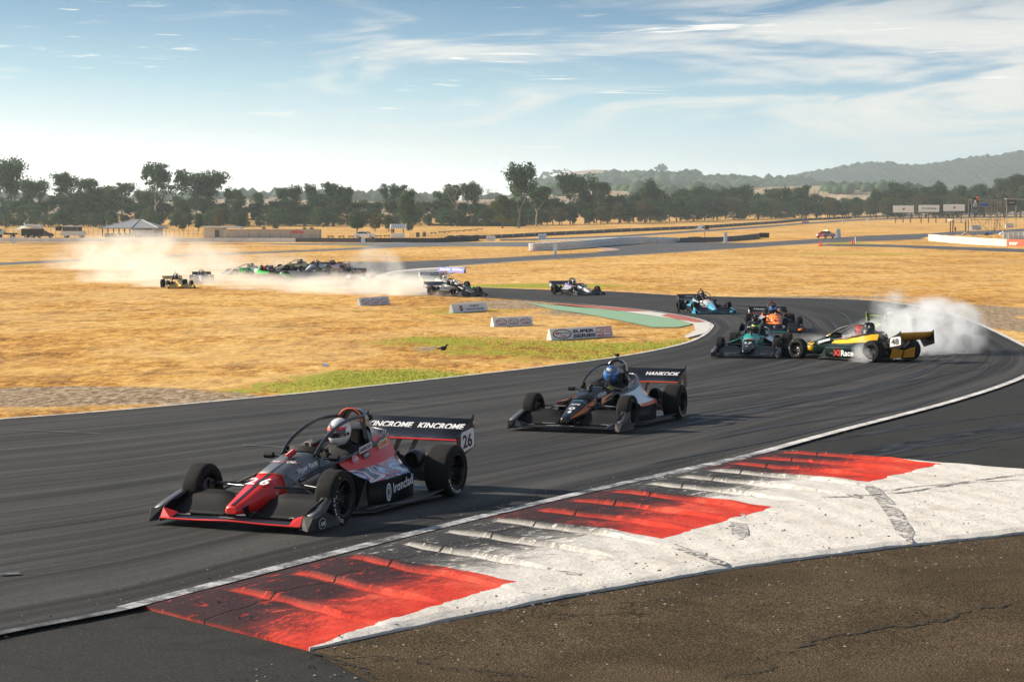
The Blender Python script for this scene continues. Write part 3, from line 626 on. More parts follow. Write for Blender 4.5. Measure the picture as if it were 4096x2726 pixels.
# ================================================================ grass blades and clods on the infield
def build_tufts():
    rn = np.random.RandomState(3); n = 130000
    # denser close by; depth spread keeps the picture evenly covered
    inpoly = [G(*p) for p in [(-60, 972), (0, 968), (330, 942), (560, 921), (900, 886), (1150, 858), (1350, 833), (1490, 812), (1580, 789), (1610, 772), (1570, 750), (1500, 757), (1400, 735), (1200, 700), (1000, 684), (700, 668), (-60, 655)]]
    px = np.array([p[0] for p in inpoly]); py = np.array([p[1] for p in inpoly])
    u = rn.rand(n*3); y = 30*(125/30)**(u**1.0); x = (rn.rand(n*3)*2-1)*0.30*y-0.06*y
    ins = np.zeros(len(x), bool); j = len(px)-1
    for i in range(len(px)):
        c = ((py[i] > y) != (py[j] > y)) & (x < (px[j]-px[i])*(y-py[i])/(py[j]-py[i]+1e-9)+px[i]); ins ^= c; j = i
    x, y = x[ins][:n], y[ins][:n]; n = len(x)
    gr = np.array([field_at(GGR, a, b_) for a, b_ in zip(x, y)]); di = np.array([field_at(GDI, a, b_) for a, b_ in zip(x, y)])
    keep = (rn.rand(n) > di*1.1) & (rn.rand(n) < np.clip(gr*1.2-.35, 0, .7)); x, y, gr = x[keep], y[keep], gr[keep]; n = len(x)
    z = np.interp(y, K, GK); hgt = (0.006+0.020*rn.rand(n)**2)*(0.5+1.1*gr)*(0.7+y/140); a = rn.rand(n)*6.28; w = 0.004+0.00022*y
    vs_ = np.zeros((n, 3, 3)); lean = rn.randn(n, 2)*0.5
    vs_[:, 0] = np.stack([x-np.cos(a)*w, y-np.sin(a)*w, z], 1); vs_[:, 1] = np.stack([x+np.cos(a)*w, y+np.sin(a)*w, z], 1)
    vs_[:, 2] = np.stack([x+lean[:, 0]*hgt, y+lean[:, 1]*hgt, z+hgt], 1)
    mi = np.where(rn.rand(n) < 0.35+0.5*gr, 2, np.where(rn.rand(n) < 0.5, 0, 1))
    me = bpy.data.meshes.new('grass_blades'); me.from_pydata(vs_.reshape(-1, 3).tolist(), [], np.arange(n*3).reshape(-1, 3).tolist())
    for m in (mat('straw_blade', (0.80, 0.56, 0.20), 0.9, spec=0.1), mat('brown_blade', (0.68, 0.42, 0.13), 0.9, spec=0.1), mat('green_blade', (0.34, 0.40, 0.04), 0.9, spec=0.1)): me.materials.append(m)
    me.polygons.foreach_set('material_index', mi.astype(np.int32)); me.update()
    o = bpy.data.objects.new('grass', me); C.objects.link(o); tag(o, 'short green and straw grass blades beside the infield track edge', 'grass', kind='stuff')
build_tufts()

def build_debris():
    rr = random.Random(12); mb = MB()
    def bit(x, y, z, s):
        n = rr.randint(4, 5); a0 = rr.uniform(0, 6.28); h = s*rr.uniform(.3, .7)
        b_ = [(x+s*math.cos(a0+6.28*k/n)*rr.uniform(.6, 1.2), y+s*math.sin(a0+6.28*k/n)*rr.uniform(.6, 1.2), z) for k in range(n)]
        mb.add(b_+[(x+rr.uniform(-.3, .3)*s, y+rr.uniform(-.3, .3)*s, z+h)], [(k, (k+1) % n, n) for k in range(n)], rr.choice((0, 0, 0, 1)))
    for k in range(650):
        s_ = rr.uniform(.2, 13); w = rr.uniform(.1, 1)*float(np.interp(s_, [0, 8.65, 13.5], [2.0, 5.1, 8.6])); p = P1+tv*s_+rv*w; bit(p.x, p.y, gz(p.y)+.056, rr.uniform(.006, .018))
    for k in range(1300):
        s_ = rr.uniform(-1, 12); w0 = float(np.interp(s_, [0, 3.03, 5, 8.65, 11], [2.11, 2.87, 3.53, 5.28, 6.9])); w = w0+rr.expovariate(1/1.1); p = P1+tv*s_+rv*w
        if p.y > 6: bit(p.x, p.y, gz(p.y)+.018, rr.uniform(.006, .017))
    for k in range(700):
        s_ = rr.uniform(-3, 18); p = P1+tv*s_+rv*(-rr.expovariate(1/.35)-.1); bit(p.x, p.y, gz(p.y)+.03, rr.uniform(.005, .014))
    tag(mb.build('gravel', [mat('dark_grit', (.02, .018, .016), .9), mat('pale_grit', (.32, .27, .2), .9)]), 'loose grit and rubber crumbs scattered along the kerb and pavement', 'gravel', kind='stuff')
build_debris()

# ================================================================ hills
def hill_material(name, straw, wood, lo, hi, sc_=0.004):
    m, N, L, b = new_mat(name); geo = N.new('ShaderNodeNewGeometry'); P = geo.outputs['Position']
    n = nz(N, L, P, sc_, 7, 0.7, 0.6); f = mrange(N, L, n, lo, hi)
    n2 = nz(N, L, P, 0.03, 5, 0.75); wc = ramp(N, L, n2, [(0.35, tuple(c*0.45 for c in wood)), (0.65, wood)]); s2 = ramp(N, L, nz(N, L, P, 0.01, 4, 0.6), [(0.3, tuple(c*0.7 for c in straw)), (0.7, straw)])
    L.new(mixc(N, L, f, s2, wc), b.inputs['Base Color']); b.inputs['Roughness'].default_value = 1.0; b.inputs['Specular IOR Level'].default_value = 0
    set_bump(N, L, b, n2, 1.0, 25.0); return m
def hill(name, prof, D, depth, m, wood=0.0, seed=1):
    """prof: (full px x, ridge row); the ridge stands D metres off and the slopes run depth metres each way"""
    rn = random.Random(seed); xs = np.linspace(prof[0][0], prof[-1][0], 260); rid = np.interp(xs, [p[0] for p in prof], [p[1] for p in prof])
    k = np.ones(9)/9; rid = np.convolve(np.pad(rid, 4, 'edge'), k, 'valid'); mb = MB(); vs_ = []; nr = 22
    for i, (px, py) in enumerate(zip(xs, rid)):
        x = X_at(px, D); h = H_at(py, D)+rn.uniform(0, 1)*wood
        for j in range(nr):
            t = j/(nr-1)*2-1; prof_ = (math.cos(t*math.pi)+1)/2; wob = 1+0.10*math.sin(i*0.11+j*0.7+seed)*(1-prof_)
            vs_.append((x*(1+t*depth/D*0.3), D+t*depth+40*math.sin(i*0.05+seed), 1.0+(h-1.0)*prof_*wob+(rn.uniform(0, wood) if 0.05 < prof_ < .99 else 0)))
    mb.add(vs_, [(i*nr+j, (i+1)*nr+j, (i+1)*nr+j+1, i*nr+j+1) for i in range(len(xs)-1) for j in range(nr-1)], 0, True)
    return tag(mb.build(name, m), kind='structure')
straw = (0.55, 0.42, 0.28); wood = (0.060, 0.085, 0.060)
Hm1 = hill_material('bare_hill', straw, wood, 0.62, 0.75); Hm2 = hill_material('wooded_hill', straw, wood, 0.30, 0.42, 0.0022); Hm3 = hill_material('mountain_wood', straw, wood, 0.20, 0.30, 0.002)
Hm4 = hill_material('paddock', straw, wood, 0.56, 0.62, 0.012)
hill('hills', [(1900, 850), (2030, 790), (2090, 735), (2180, 715), (2270, 690), (2380, 678), (2480, 684), (2560, 694), (2640, 706), (2760, 740), (2900, 800), (3000, 850)], 4300, 900, Hm1, 0, 2)
hill('hills', [(1950, 850), (2130, 735), (2250, 728), (2390, 715), (2480, 703), (2560, 708), (2650, 700), (2780, 712), (2900, 722), (3000, 727), (3150, 728), (3300, 740), (3500, 760), (3700, 800), (3900, 850)], 3300, 600, Hm2, 5, 3)
hill('hills', [(2900, 850), (3050, 745), (3130, 728), (3220, 706), (3320, 688), (3420, 672), (3482, 662), (3560, 672), (3640, 677), (3720, 672), (3820, 655), (3900, 643), (4000, 632), (4096, 620), (4300, 600), (4600, 640), (4900, 850)], 4600, 1300, Hm3, 6, 4)
hill('hills', [(-400, 790), (0, 792), (400, 800), (700, 795), (1000, 785), (1150, 790), (1350, 800), (1700, 812), (2100, 790), (2300, 765), (2700, 758), (3000, 752), (3200, 742), (3400, 745), (3600, 755), (4000, 800), (4400, 830)], 2100, 420, Hm4, 0, 5)
# ================================================================ RACE CARS
AX = 1.265
def carpaint(name, c, rough=0.30, coat=0.8): return mat('paint_'+name, c, rough, coat=coat, var=0.08, vscale=4)
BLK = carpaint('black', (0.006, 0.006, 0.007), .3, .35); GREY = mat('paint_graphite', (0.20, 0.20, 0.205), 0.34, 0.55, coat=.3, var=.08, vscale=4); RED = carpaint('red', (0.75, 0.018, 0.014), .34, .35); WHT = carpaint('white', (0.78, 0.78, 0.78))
NAVY = carpaint('navy', (0.012, 0.02, 0.055), .34, .5); ORG = carpaint('orange', (0.95, 0.21, 0.02), .35, .3); TEAL = carpaint('teal', (0.02, 0.42, 0.36)); SKYB = carpaint('sky_blue', (0.06, 0.42, 0.62)); YEL = carpaint('yellow', (0.90, 0.52, 0.01), .35, .4)
GOLD = mat('paint_gold', (0.85, 0.52, 0.12), 0.22, 0.75, coat=0.5); SILV = carpaint('silver', (0.42, 0.43, 0.45)); GRN = carpaint('green', (0.04, 0.62, 0.07)); DGRN = carpaint('dark_green', (0.004, 0.022, 0.017), .3, .4); LIME = carpaint('lime', (0.55, 0.85, 0.03)); PUR = carpaint('purple', (0.22, 0.08, 0.45)); CREAM = carpaint('cream', (0.75, 0.66, 0.32)); OCH = carpaint('ochre', (0.85, 0.38, 0.02), .5, .2)
CARB = mat('carbon_panel', (0.010, 0.010, 0.012), 0.33, coat=0.4, var=0.15, vscale=8); CARBD = mat('matt_black_panel', (0.007, 0.007, 0.008), 0.65, spec=.3, var=0.2, vscale=5); CARBG = mat('grey_carbon_panel', (0.055, 0.056, 0.06), 0.45, coat=.2, var=0.2, vscale=5)
TYRE = mat('tyre_rubber', (0.0095, 0.009, 0.0088), 0.8, spec=.3, var=0.25, vscale=9, bump=0.25, bscale=60); RIM = mat('wheel_metal_black', (0.014, 0.014, 0.015), 0.35, 0.4); NUT = mat('bright_metal', (0.6, 0.6, 0.6), 0.3, 0.9); STEEL = mat('arm_tube_black', (0.018, 0.018, 0.02), 0.35, 0.2, coat=.4)
TW = mat('white_lettering', (0.80, 0.80, 0.80), 0.5); TB = mat('black_lettering', (0.02, 0.014, 0.012), 0.5); TR = mat('red_lettering', (0.7, 0.03, 0.02), 0.5); TBL = mat('blue_lettering', (0.03, 0.10, 0.5), 0.5); TL = mat('lime_lettering', (0.5, 0.85, 0.05), 0.5); TY = mat('yellow_mark', (0.8, 0.5, 0.03), 0.5); TDB = mat('dark_blue_lettering', (0.01, 0.02, 0.07), 0.5)
GLASS = mat('dark_visor', (0.01, 0.02, 0.04), 0.08, coat=1.0); SPRING = mat('red_spring', (0.6, 0.015, 0.02), 0.35, coat=.5); BLUEV = mat('blue_visor', (0.02, 0.18, 0.6), 0.08, 0.4, coat=1.0)
ORGEDGE = mat('orange_red_edge', (0.80, 0.09, 0.02), 0.4)

def wrap_paint():  # printed colour bands; the pale ones also paint in the pod's gloss highlights
    m, N, L, b = new_mat('print_and_gloss_wrap'); tc = N.new('ShaderNodeTexCoord'); O = tc.outputs['Object']
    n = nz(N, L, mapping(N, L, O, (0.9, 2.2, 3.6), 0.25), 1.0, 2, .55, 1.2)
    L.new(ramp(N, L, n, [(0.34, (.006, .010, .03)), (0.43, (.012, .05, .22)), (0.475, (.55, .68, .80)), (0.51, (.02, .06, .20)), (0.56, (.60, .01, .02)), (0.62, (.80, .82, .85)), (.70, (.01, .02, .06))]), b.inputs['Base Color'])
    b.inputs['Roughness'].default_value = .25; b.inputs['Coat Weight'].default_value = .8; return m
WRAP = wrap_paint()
def tyre_mesh(w, Rr):
    r0 = 0.186; h = w/2; p = [(r0, -h*0.86), (r0+0.012, -h*0.99)]
    for k in range(7): t = k/6; p.append((r0+0.012+(Rr-0.035-r0-0.012)*t, -h*(0.99+0.05*math.sin(t*math.pi))))
    for k in range(1, 7): q = k/6*math.pi/2; p.append((Rr-0.035+0.035*math.sin(q), -h*0.99+0.035*(1-math.cos(q))*1.0))
    p += [(Rr+0.002, -h*0.5)]
    full = p+[(Rr+0.003, 0)]+[(r, -a) for r, a in reversed(p)]
    full += [(r0-0.008, h*0.86), (r0-0.008, -h*0.86), (r0, -h*0.86)]
    return full
def make_wheel_meshes():
    res = {}
    for key, w, Rr in (('f', 0.205, 0.272), ('r', 0.285, 0.284)):
        M = Matrix.Rotation(-math.pi/2, 4, 'X')      # local z -> +y (outboard for the left wheel)
        mb = MB(); mb.lathe(tyre_mesh(w, Rr), M, 44, 0); tm = mb.mesh('wheel_tyre', TYRE)
        mb = MB(); h = w/2
        mb.lathe([(0.180, h*0.90), (0.190, h*0.96), (0.186, h*1.0), (0.176, h*0.98), (0.168, h*0.8), (0.160, h*0.2), (0.160, -h*0.7), (0.172, -h*0.92)], M, 36, 0)
        mb.lathe([(0.0, -h*0.10), (0.055, -h*0.10), (0.062, 0.0), (0.120, -h*0.15), (0.158, h*0.10)], M, 36, 0)
        mb.lathe([(0.0, h*0.18), (0.030, h*0.16), (0.036, -h*.1)], M, 12, 1)
        for k in range(8):
            q = k*math.pi/4; mb.tube([(math.cos(q)*0.05, h*0.02, math.sin(q)*0.05), (math.cos(q)*0.158, h*0.42, math.sin(q)*0.158)], [0.019, 0.013], 6, 0)
            q += .39; mb.tube([(math.cos(q)*0.062, -0.01, math.sin(q)*0.062), (math.cos(q)*0.062, h*0.16, math.sin(q)*0.062)], 0.0095, 6, 1)
            mb.tube([(math.cos(q)*0.145, 0.0, math.sin(q)*0.145), (math.cos(q)*0.145, h*0.30, math.sin(q)*0.145)], 0.006, 5, 1)
        rm = mb.mesh('wheel_rim', [RIM, NUT])
        mb = MB(); mb.lathe([(0.0, -h*0.72), (0.13, -h*0.72), (0.135, -h*0.60), (0.0, -h*0.60)], M, 24, 0); mb.box((0.02, -h*0.66, 0), (0.09, 0.06, 0.22)); hm = mb.mesh('wheel_hub', STEEL)
        res[key] = (tm, rm, hm, w, Rr)
    return res
WM = make_wheel_meshes()
def link(name, me, parent, loc=(0, 0, 0), rot=(0, 0, 0)):
    o = bpy.data.objects.new(name, me); C.objects.link(o); o.parent = parent; o.location = loc; o.rotation_euler = rot; return o
_sw = {}
def sidewall_text(key):
    if key in _sw: return _sw[key]
    _, _, _, w, Rr = WM[key]; mb = MB(); r0 = 0.212; h = 0.036; ang = R(-140 if key == 'f' else -115); 
    for k, ch in enumerate('HANKOOK'):
        co, size, fs_ = text_mesh(ch, 0.02, 0.0); a = ang+R(13.5)*k
        vs_ = []
        for c in co:
            x = (c[0]-size[0]/2)*h/0.72; y = c[1]*h/0.72*1.0
            rr = r0+y
            # outboard face, seen from +y: right is -x
            q = a+x/ r0
            vs_.append((-math.cos(q)*rr*1.0, w/2*1.04+0.001, -math.sin(q)*rr*-1.0))
        mb.add(vs_, fs_)
    _sw[key] = mb.mesh('lettering', TW); return _sw[key]

def side(pts, s): return [(x, y*s, z) for x, y, z in pts]
def body_section(x, w, t, b, cham=0.55, flat=0.68):
    """half width, top, bottom: octagonal body section"""
    return [(x, 0, t), (x, w*flat, t-0.006), (x, w*0.86, t-(t-b)*0.22), (x, w, t-(t-b)*0.50), (x, w*0.94, b+(t-b)*0.10), (x, w*0.6, b), (x, 0, b),
            (x, -w*0.6, b), (x, -w*0.94, b+(t-b)*0.10), (x, -w, t-(t-b)*0.50), (x, -w*0.86, t-(t-b)*0.22), (x, -w*flat, t-0.006)]

def race_car(cfg, label, group='open wheel racing cars on the circuit', detail=2):
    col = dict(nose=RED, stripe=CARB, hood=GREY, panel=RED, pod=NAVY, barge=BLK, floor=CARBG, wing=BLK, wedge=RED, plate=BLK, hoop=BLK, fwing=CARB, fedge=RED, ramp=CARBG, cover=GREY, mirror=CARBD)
    col.update(cfg.get('col', {})); steer = cfg.get('steer', 0)
    root = empty('racing_car'); tag(root, label, 'racing car', group)
    # nose and bodywork
    mb = MB(); secs = [body_section(*a) for a in [(1.945, .055, .205, .15), (1.92, .085, .225, .135), (1.80, .115, .265, .13), (1.60, .145, .335, .13), (1.40, .172, .405, .135), (1.22, .194, .464, .139)]]
    rows = [1, 0, 0, 0, 0, 0, 0, 0, 0, 0, 0, 1]
    # narrow dark stripe along the middle
    for s_ in secs:
        pass
    secs = [[(p[0], (0.022 if i == 1 else -0.022) if i in (1, 11) and False else p[1], p[2]) for i, p in enumerate(s_)] for s_ in secs]
    mb.loft(secs, 0, rows=[0]*12); mb.build('nose_cone', [col['nose']], root, fix=True)
    mb = MB(); vs_ = []
    st = [(1.93, .222), (1.80, .2655), (1.60, .3355), (1.40, .4055), (1.20, .4705), (1.05, .5155), (.9, .553), (.78, .583)]
    if cfg.get('stripe', True):
        w = cfg.get('stripe_w', 0.018)
        for x, z in st: vs_ += [(x, -w, z+0.004), (x, w, z+0.004)]
        mb.add(vs_, [(2*i, 2*i+1, 2*i+3, 2*i+2)[::-1] for i in range(len(st)-1)]); mb.build('nose_stripe', col['stripe'], root)
    mb = MB(); secs = [body_section(*a) for a in [(1.22, .195, .465, .139), (1.05, .214, .518, .145), (0.90, .228, .556, .15), (0.76, .242, .592, .15), (0.66, .252, .612, .16), (0.60, .256, .618, .17)]]
    mb.loft(secs, 0, cap=True); mb.tube([(.60, -.23, .575), (.615, -.17, .622), (.625, 0, .636), (.615, .17, .622), (.60, .23, .575)], 0.013, 8, 1); mb.build('cockpit_cowl', [col['hood'], CARBD], root)
    mb = MB(); mb.tube([(.74, 0, .630), (.90, 0, .585)], 0.012, 8, 1)
    for k in range(9): x = .755+.014*k; z = .632-.30*(x-.755)*1.0; mb.lathe([(0.020, -.006), (0.031, -.003), (0.031, .003), (0.020, .006)], Matrix.Translation((x, 0, z+.005)) @ Matrix.Rotation(R(105), 4, 'Y'), 14, 0)
    mb.tube([(.89, 0, .592), (.925, 0, .580)], 0.018, 8, 1); mb.build('shock_absorber', [cfg.get('spring', SPRING), NUT], root)
    if detail > 1:
        for (x, w, t, b_) in ((1.222, .196, .466, .138), (.90, .230, .558, .149)):
            sc_ = [Vector(p) for p in body_section(x, w, t, b_, flat=.68)]; mb = MB(); mb.tube([tuple(p) for p in sc_[8:]+sc_[:5]], .0032, 5); mb.build('panel_gap', cfg.get('gap', CARBD), root)
        for (x, y) in ((1.16, .10), (1.16, -.10), (.95, .15), (.95, -.15), (1.28, .10), (1.28, -.10)):
            zz = .222+(.5155-.222)*(1.93-x)/(.88); mb = MB(); mb.lathe([(.009, 0), (.007, .004), (0, .004)], Matrix.Translation((x, y, zz-.004)), 8); mb.build('fastener', NUT, root)
    # tub sides and cockpit
    for s in (1, -1):
        mb = MB(); P = [(.61, .20, .585, .15), (.4, .255, .545, .13), (.1, .285, .555, .12), (-.2, .295, .585, .12), (-.5, .28, .64, .12), (-.62, .25, .66, .12)]
        mb.loft([[(x, y*s, z), (x, (y+.03)*s, z-.03), (x, (y+.04)*s, b), (x, (y-.0)*s, b), (x, (y-.025)*s, z-.02)] for x, y, z, b in P]); mb.build('cockpit_side', col['hood'], root, fix=True)
    mb = MB(); mb.box((0, 0, .135), (1.25, .5, .03)); mb.prism([(-.28, -.2, .16), (-.45, -.2, .66), (-.50, -.2, .66), (-.33, -.2, .16)], (0, .4, 0)); mb.box((-.42, 0, .70), (.10, .26, .16)); mb.box((-.02, 0, .22), (.5, .38, .12)); mb.build('seat', CARBD, root)
    mb = MB(); mb.lathe([(0.125, -.014), (0.14, 0), (0.125, .014)], Matrix.Translation((.26, 0, .535)) @ Matrix.Rotation(R(68), 4, 'Y') @ Matrix.Scale(.8, 4, (1, 0, 0)), 20); mb.box((.262, 0, .535), (.02, .16, .10), 0, Matrix.Rotation(R(-22), 3, 'Y')); mb.tube([(.27, 0, .53), (.60, 0, .45)], .012, 6); mb.build('steering_wheel', CARBD, root)
    # engine cover behind the hoop
    mb = MB(); secs = []
    for x, w, t, b in [(-.50, .225, .86, .52), (-.62, .20, .835, .50), (-.78, .165, .77, .46), (-.95, .125, .69, .42), (-1.10, .085, .62, .38)]:
        secs.append([(x, w*math.sin(a)*(1.0), b+(t-b)*max(0.0, math.cos(a))**0.75 if math.cos(a) > 0 else b) for a in [R(q) for q in (-90, -70, -50, -25, 0, 25, 50, 70, 90)]])
    mb.loft(secs, 0, closed=True, cap=True); mb.build('engine_cover', col['cover'], root, fix=True)
    # side rails that run from the cowl round behind the driver
    mb = MB()
    for s in (1, -1): mb.tube(side([(1.0, .215, .37), (.72, .27, .45), (.40, .315, .515), (0, .345, .575), (-.35, .345, .63), (-.65, .30, .69), (-.86, .19, .735), (-.92, 0, .75)], s), 0.021, 8)
    mb.build('frame_rail', STEEL, root)
    # main hoop: deep painted arch
    mb = MB(); arc = []
    for q in np.linspace(0, 180, 17): arc.append((0.150*math.cos(R(q)), 0.865+0.135*math.sin(R(q))))
    arc = [(.205, .56), (.185, .70)]+[(.150, .86)][:0]+arc+[(-.185, .70), (-.205, .56)]
    secs = [[(-.435, y*1.0, z), (-.435, y*.80, z-(.03 if z > .8 else 0)), (-.575, y*.80, z-(.04 if z > .8 else 0)), (-.59, y*.98, z-.01)] for y, z in arc]
    mb.loft(secs, 0, closed=True, cap=True); ho = mb.build('roll_hoop', col['hoop'], root, fix=True)
    if cfg.get('hoop_edge'):
        mb = MB(); mb.tube([(-.433, y*.985, z) for y, z in arc[2:-2]], .008, 6); mb.build('hoop_edge', cfg['hoop_edge'], root)
    mb = MB(); mb.tube([(-.50, .175, .80), (-.90, .12, .56)], .014, 6); mb.tube([(-.50, -.175, .80), (-.90, -.12, .56)], .014, 6); mb.build('hoop_brace', STEEL, root)
    # front halo frame
    mb = MB()
    for s in (1, -1):
        pts = spline(side([(.66, .195, .60), (.56, .20, .685), (.40, .195, .775), (.18, .185, .855), (-.08, .172, .905), (-.30, .160, .920), (-.45, .150, .915)], s), 4); mb.tube(pts, 0.0185, 8)
    mb.build('halo_frame', STEEL, root)
    # side pods, panels
    S_ = [(.40, [(.30, .515), (.36, .470), (.44, .425), (.56, .375), (.68, .345), (.70, .315), (.66, .075), (.33, .075)]),
          (.10, [(.325, .545), (.375, .490), (.46, .425), (.58, .385), (.69, .355), (.71, .320), (.69, .060), (.33, .060)]),
          (-.25, [(.335, .600), (.380, .520), (.47, .450), (.58, .400), (.68, .370), (.70, .330), (.69, .055), (.33, .055)]),
          (-.55, [(.315, .650), (.355, .565), (.43, .475), (.53, .400), (.63, .370), (.655, .325), (.65, .055), (.32, .055)]),
          (-.80, [(.25, .69), (.295, .60), (.36, .49), (.45, .385), (.55, .335), (.58, .280), (.575, .055), (.30, .055)]),
          (-.98, [(.17, .70), (.21, .60), (.27, .47), (.35, .35), (.42, .29), (.45, .23), (.44, .055), (.28, .055)])]
    for s in (1, -1):
        def surf(k0, k1, name, m, th=0.0):
            mb = MB(); mb.loft([[(x, y*s, z) for y, z in P[k0:k1+1]] for x, P in S_], 0, closed=False, cap=False); return mb.build(name, m, root)
        pr = cfg.get('prow', 1); surf(0, pr, 'side_panel', col['panel'] if s > 0 else col.get('panel_r', col['panel'])); surf(pr, 5, 'side_pod', col['pod'] if s > 0 else col.get('pod_r', col['pod'])); surf(5, 7, 'barge_board', col['barge'])
        mb = MB(); x, P = S_[0]; mb.add([(x, y*s, z) for y, z in P]+[(x-.10, y*s*.98+.01*s, z*.96+.01) for y, z in P], [tuple([k, (k+1) % 8, 8+(k+1) % 8, 8+k]) for k in range(8)]+[tuple(range(8, 16))]); mb.build('pod_intake', CARBD, root)
        mb = MB(); x, P = S_[-1]; mb.add([(x, y*s, z) for y, z in P], [tuple(range(8))]); mb.build('pod_rear', CARBD, root)
        # slanted fence ahead of the pod
        mb = MB(); mb.prism([(.40, .655*s, .34), (.40, .655*s, .06), (.62, .655*s, .05)], (0, .012*s, 0)); mb.build('barge_fence', col['barge'], root)
    # floor
    mb = MB(); out = [(.98, .28), (.86, .40), (.70, .62), (.52, .80), (.30, .83), (0, .80), (-.4, .80), (-.75, .84), (-.93, .86), (-.955, .60), (-1.35, .52), (-1.62, .50)]
    top = [(x, y, .050+.012*math.sin(x*7)) for x, y in out]+[(x, -y, .050+.012*math.sin(x*7)) for x, y in reversed(out)]
    mb.prism(top, (0, 0, -.016)); mb.build('floor_tray', col['floor'], root)
    mb = MB()
    for s in (1, -1): mb.loft([[(x, .60*s, .055), (x, (yy)*s, .052+.10*k), (x, (yy)*s, .047+.10*k), (x, .60*s, .045)] for x, yy, k in [(.55, .80, .1), (.30, .85, .35), (0, .83, .12), (-.4, .83, .05), (-.75, .86, .3), (-.94, .88, .6)]])
    mb.build('floor_skirt', col['floor'], root)
    # front wing
    fw = MB(); sec = []
    for y in np.linspace(-.80, .80, 21):
        lift = 0.018*math.exp(-(y/.28)**2); dx = 0.03*math.exp(-(y/.30)**2)
        sec.append([(1.985+dx, y, .060+lift), (1.97+dx, y, .075+lift), (1.80, y, .088+lift), (1.62, y, .100+lift), (1.62, y, .088+lift), (1.80, y, .060+lift), (1.95+dx, y, .052+lift)])
    fw.loft(sec, 0); fwo = fw.build('front_wing', col['fwing'], root, fix=True)
    mb = MB(); mb.tube([(1.990+.03*math.exp(-(y/.30)**2), y, .068+.018*math.exp(-(y/.28)**2)) for y in np.linspace(-.80, .80, 21)], .0105, 6); mb.build('wing_edge', col['fedge'], fwo)
    for s in (1, -1):
        mb = MB(); sec = []
        for y in np.linspace(.14, .795, 10):
            hh = 1-0.45*math.exp(-((y-.14)/.12)**2)
            sec.append([(1.80, y*s, .105), (1.74, y*s, .130*1.0), (1.62, y*s, .13+.065*hh), (1.54, y*s, .13+.125*hh), (1.49, y*s, .13+.185*hh), (1.48, y*s, .12+.185*hh), (1.54, y*s, .12+.115*hh), (1.62, y*s, .115+.055*hh), (1.78, y*s, .098)])
        mb.loft(sec, 0); mb.build('wing_flap', cfg.get('flap', CARB if cfg.get('flapgrey') else col['fwing']), fwo, fix=True)
        mb = MB(); mb.prism([(2.00, .800*s, .035), (1.93, .800*s, .16), (1.80, .800*s, .22), (1.52, .800*s, .30), (1.44, .800*s, .31), (1.44, .800*s, .045)], (0, .012*s, 0)); mb.build('endplate', col['plate'], fwo)
        mb = MB(); mb.loft([[(1.90, .81*s, .170), (1.92, .93*s, .150), (1.92, .93*s, .142), (1.90, .81*s, .160)], [(1.74, .80*s, .225), (1.74, .945*s, .200), (1.74, .945*s, .190), (1.74, .80*s, .215)], [(1.58, .78*s, .275), (1.56, .90*s, .275), (1.56, .90*s, .265), (1.58, .78*s, .265)], [(1.46, .75*s, .335), (1.45, .84*s, .345), (1.45, .84*s, .335), (1.46, .75*s, .325)]]); mb.build('wheel_ramp', col['ramp'], fwo, fix=True)
        mb = MB(); mb.prism([(2.03, .90*s, .03), (1.95, .925*s, .15), (1.74, .94*s, .19), (1.50, .93*s, .10), (1.46, .93*s, .03)], (0, .010*s, 0)); mb.build('outer_fin', col['ramp'], fwo)
        mb = MB(); mb.prism([(2.035, .905*s, .03), (1.955, .925*s, .155), (1.935, .81*s, .165), (1.99, .81*s, .045)], (-.012, 0, 0)); mb.build('fin_face', CARBD, fwo)
        if cfg.get('wedge_tri', True):
            mb = MB(); mb.prism([(1.992, .68*s, .072), (1.985, .80*s, .070), (1.93, .80*s, .165), (1.88, .66*s, .12)], (-.01, 0, 0)); mb.build('corner_wedge', col['wedge'], fwo)
        mb = MB(); mb.prism([(1.90, .10*s, .20), (1.80, .10*s, .22), (1.70, .10*s, .11), (1.82, .10*s, .09)], (0, .012*s, 0)); mb.build('wing_mount', CARB, fwo)
    # rear wing
    rw = MB(); sec = []; prof = [(x-.325, z-.03) for x, z in [(-1.355, .600), (-1.43, .604), (-1.55, .640), (-1.67, .715), (-1.745, .812), (-1.755, .808), (-1.69, .700), (-1.56, .618), (-1.43, .585), (-1.36, .590)]]
    for y in np.linspace(-.675, .675, 5): sec.append([(x, y, z) for x, z in prof])
    rw.loft(sec, 0); rwo = rw.build('rear_wing', [col['wing']], root, fix=True)
    mb = MB(); mb.tube([(-1.677, -.675, .567), (-1.677, .675, .567)], .0115, 8); mb.build('wing_edge', cfg.get('rwedge', col['wedge']), rwo)
    for s in (1, -1):
        mb = MB(); mb.prism([(-2.095, .676*s, .835), (-1.985, .676*s, .745), (-1.66, .676*s, .605), (-1.67, .676*s, .53), (-1.785, .676*s, .37), (-2.125, .676*s, .47)], (0, .010*s, 0)); mb.build('endplate', col['plate'], rwo)
        mb = MB(); mb.prism([(-1.38, .10*s, .24), (-1.50, .10*s, .24), (-1.90, .10*s, .60), (-1.76, .10*s, .575)], (0, .012*s, 0)); mb.build('wing_support', CARB, rwo)
    # engine, gearbox, ducts, diffuser
    mb = MB(); mb.box((-1.05, 0, .30), (.42, .34, .34)); mb.box((-1.35, 0, .28), (.30, .20, .24)); mb.tube([(-1.0, -.24, .34), (-1.0, .24, .34)], .07, 12); mb.tube([(-.95, .2, .4), (-1.2, .3, .35), (-1.5, .25, .3), (-1.66, .22, .3)], .032, 8); mb.build('engine', CARBD, root)
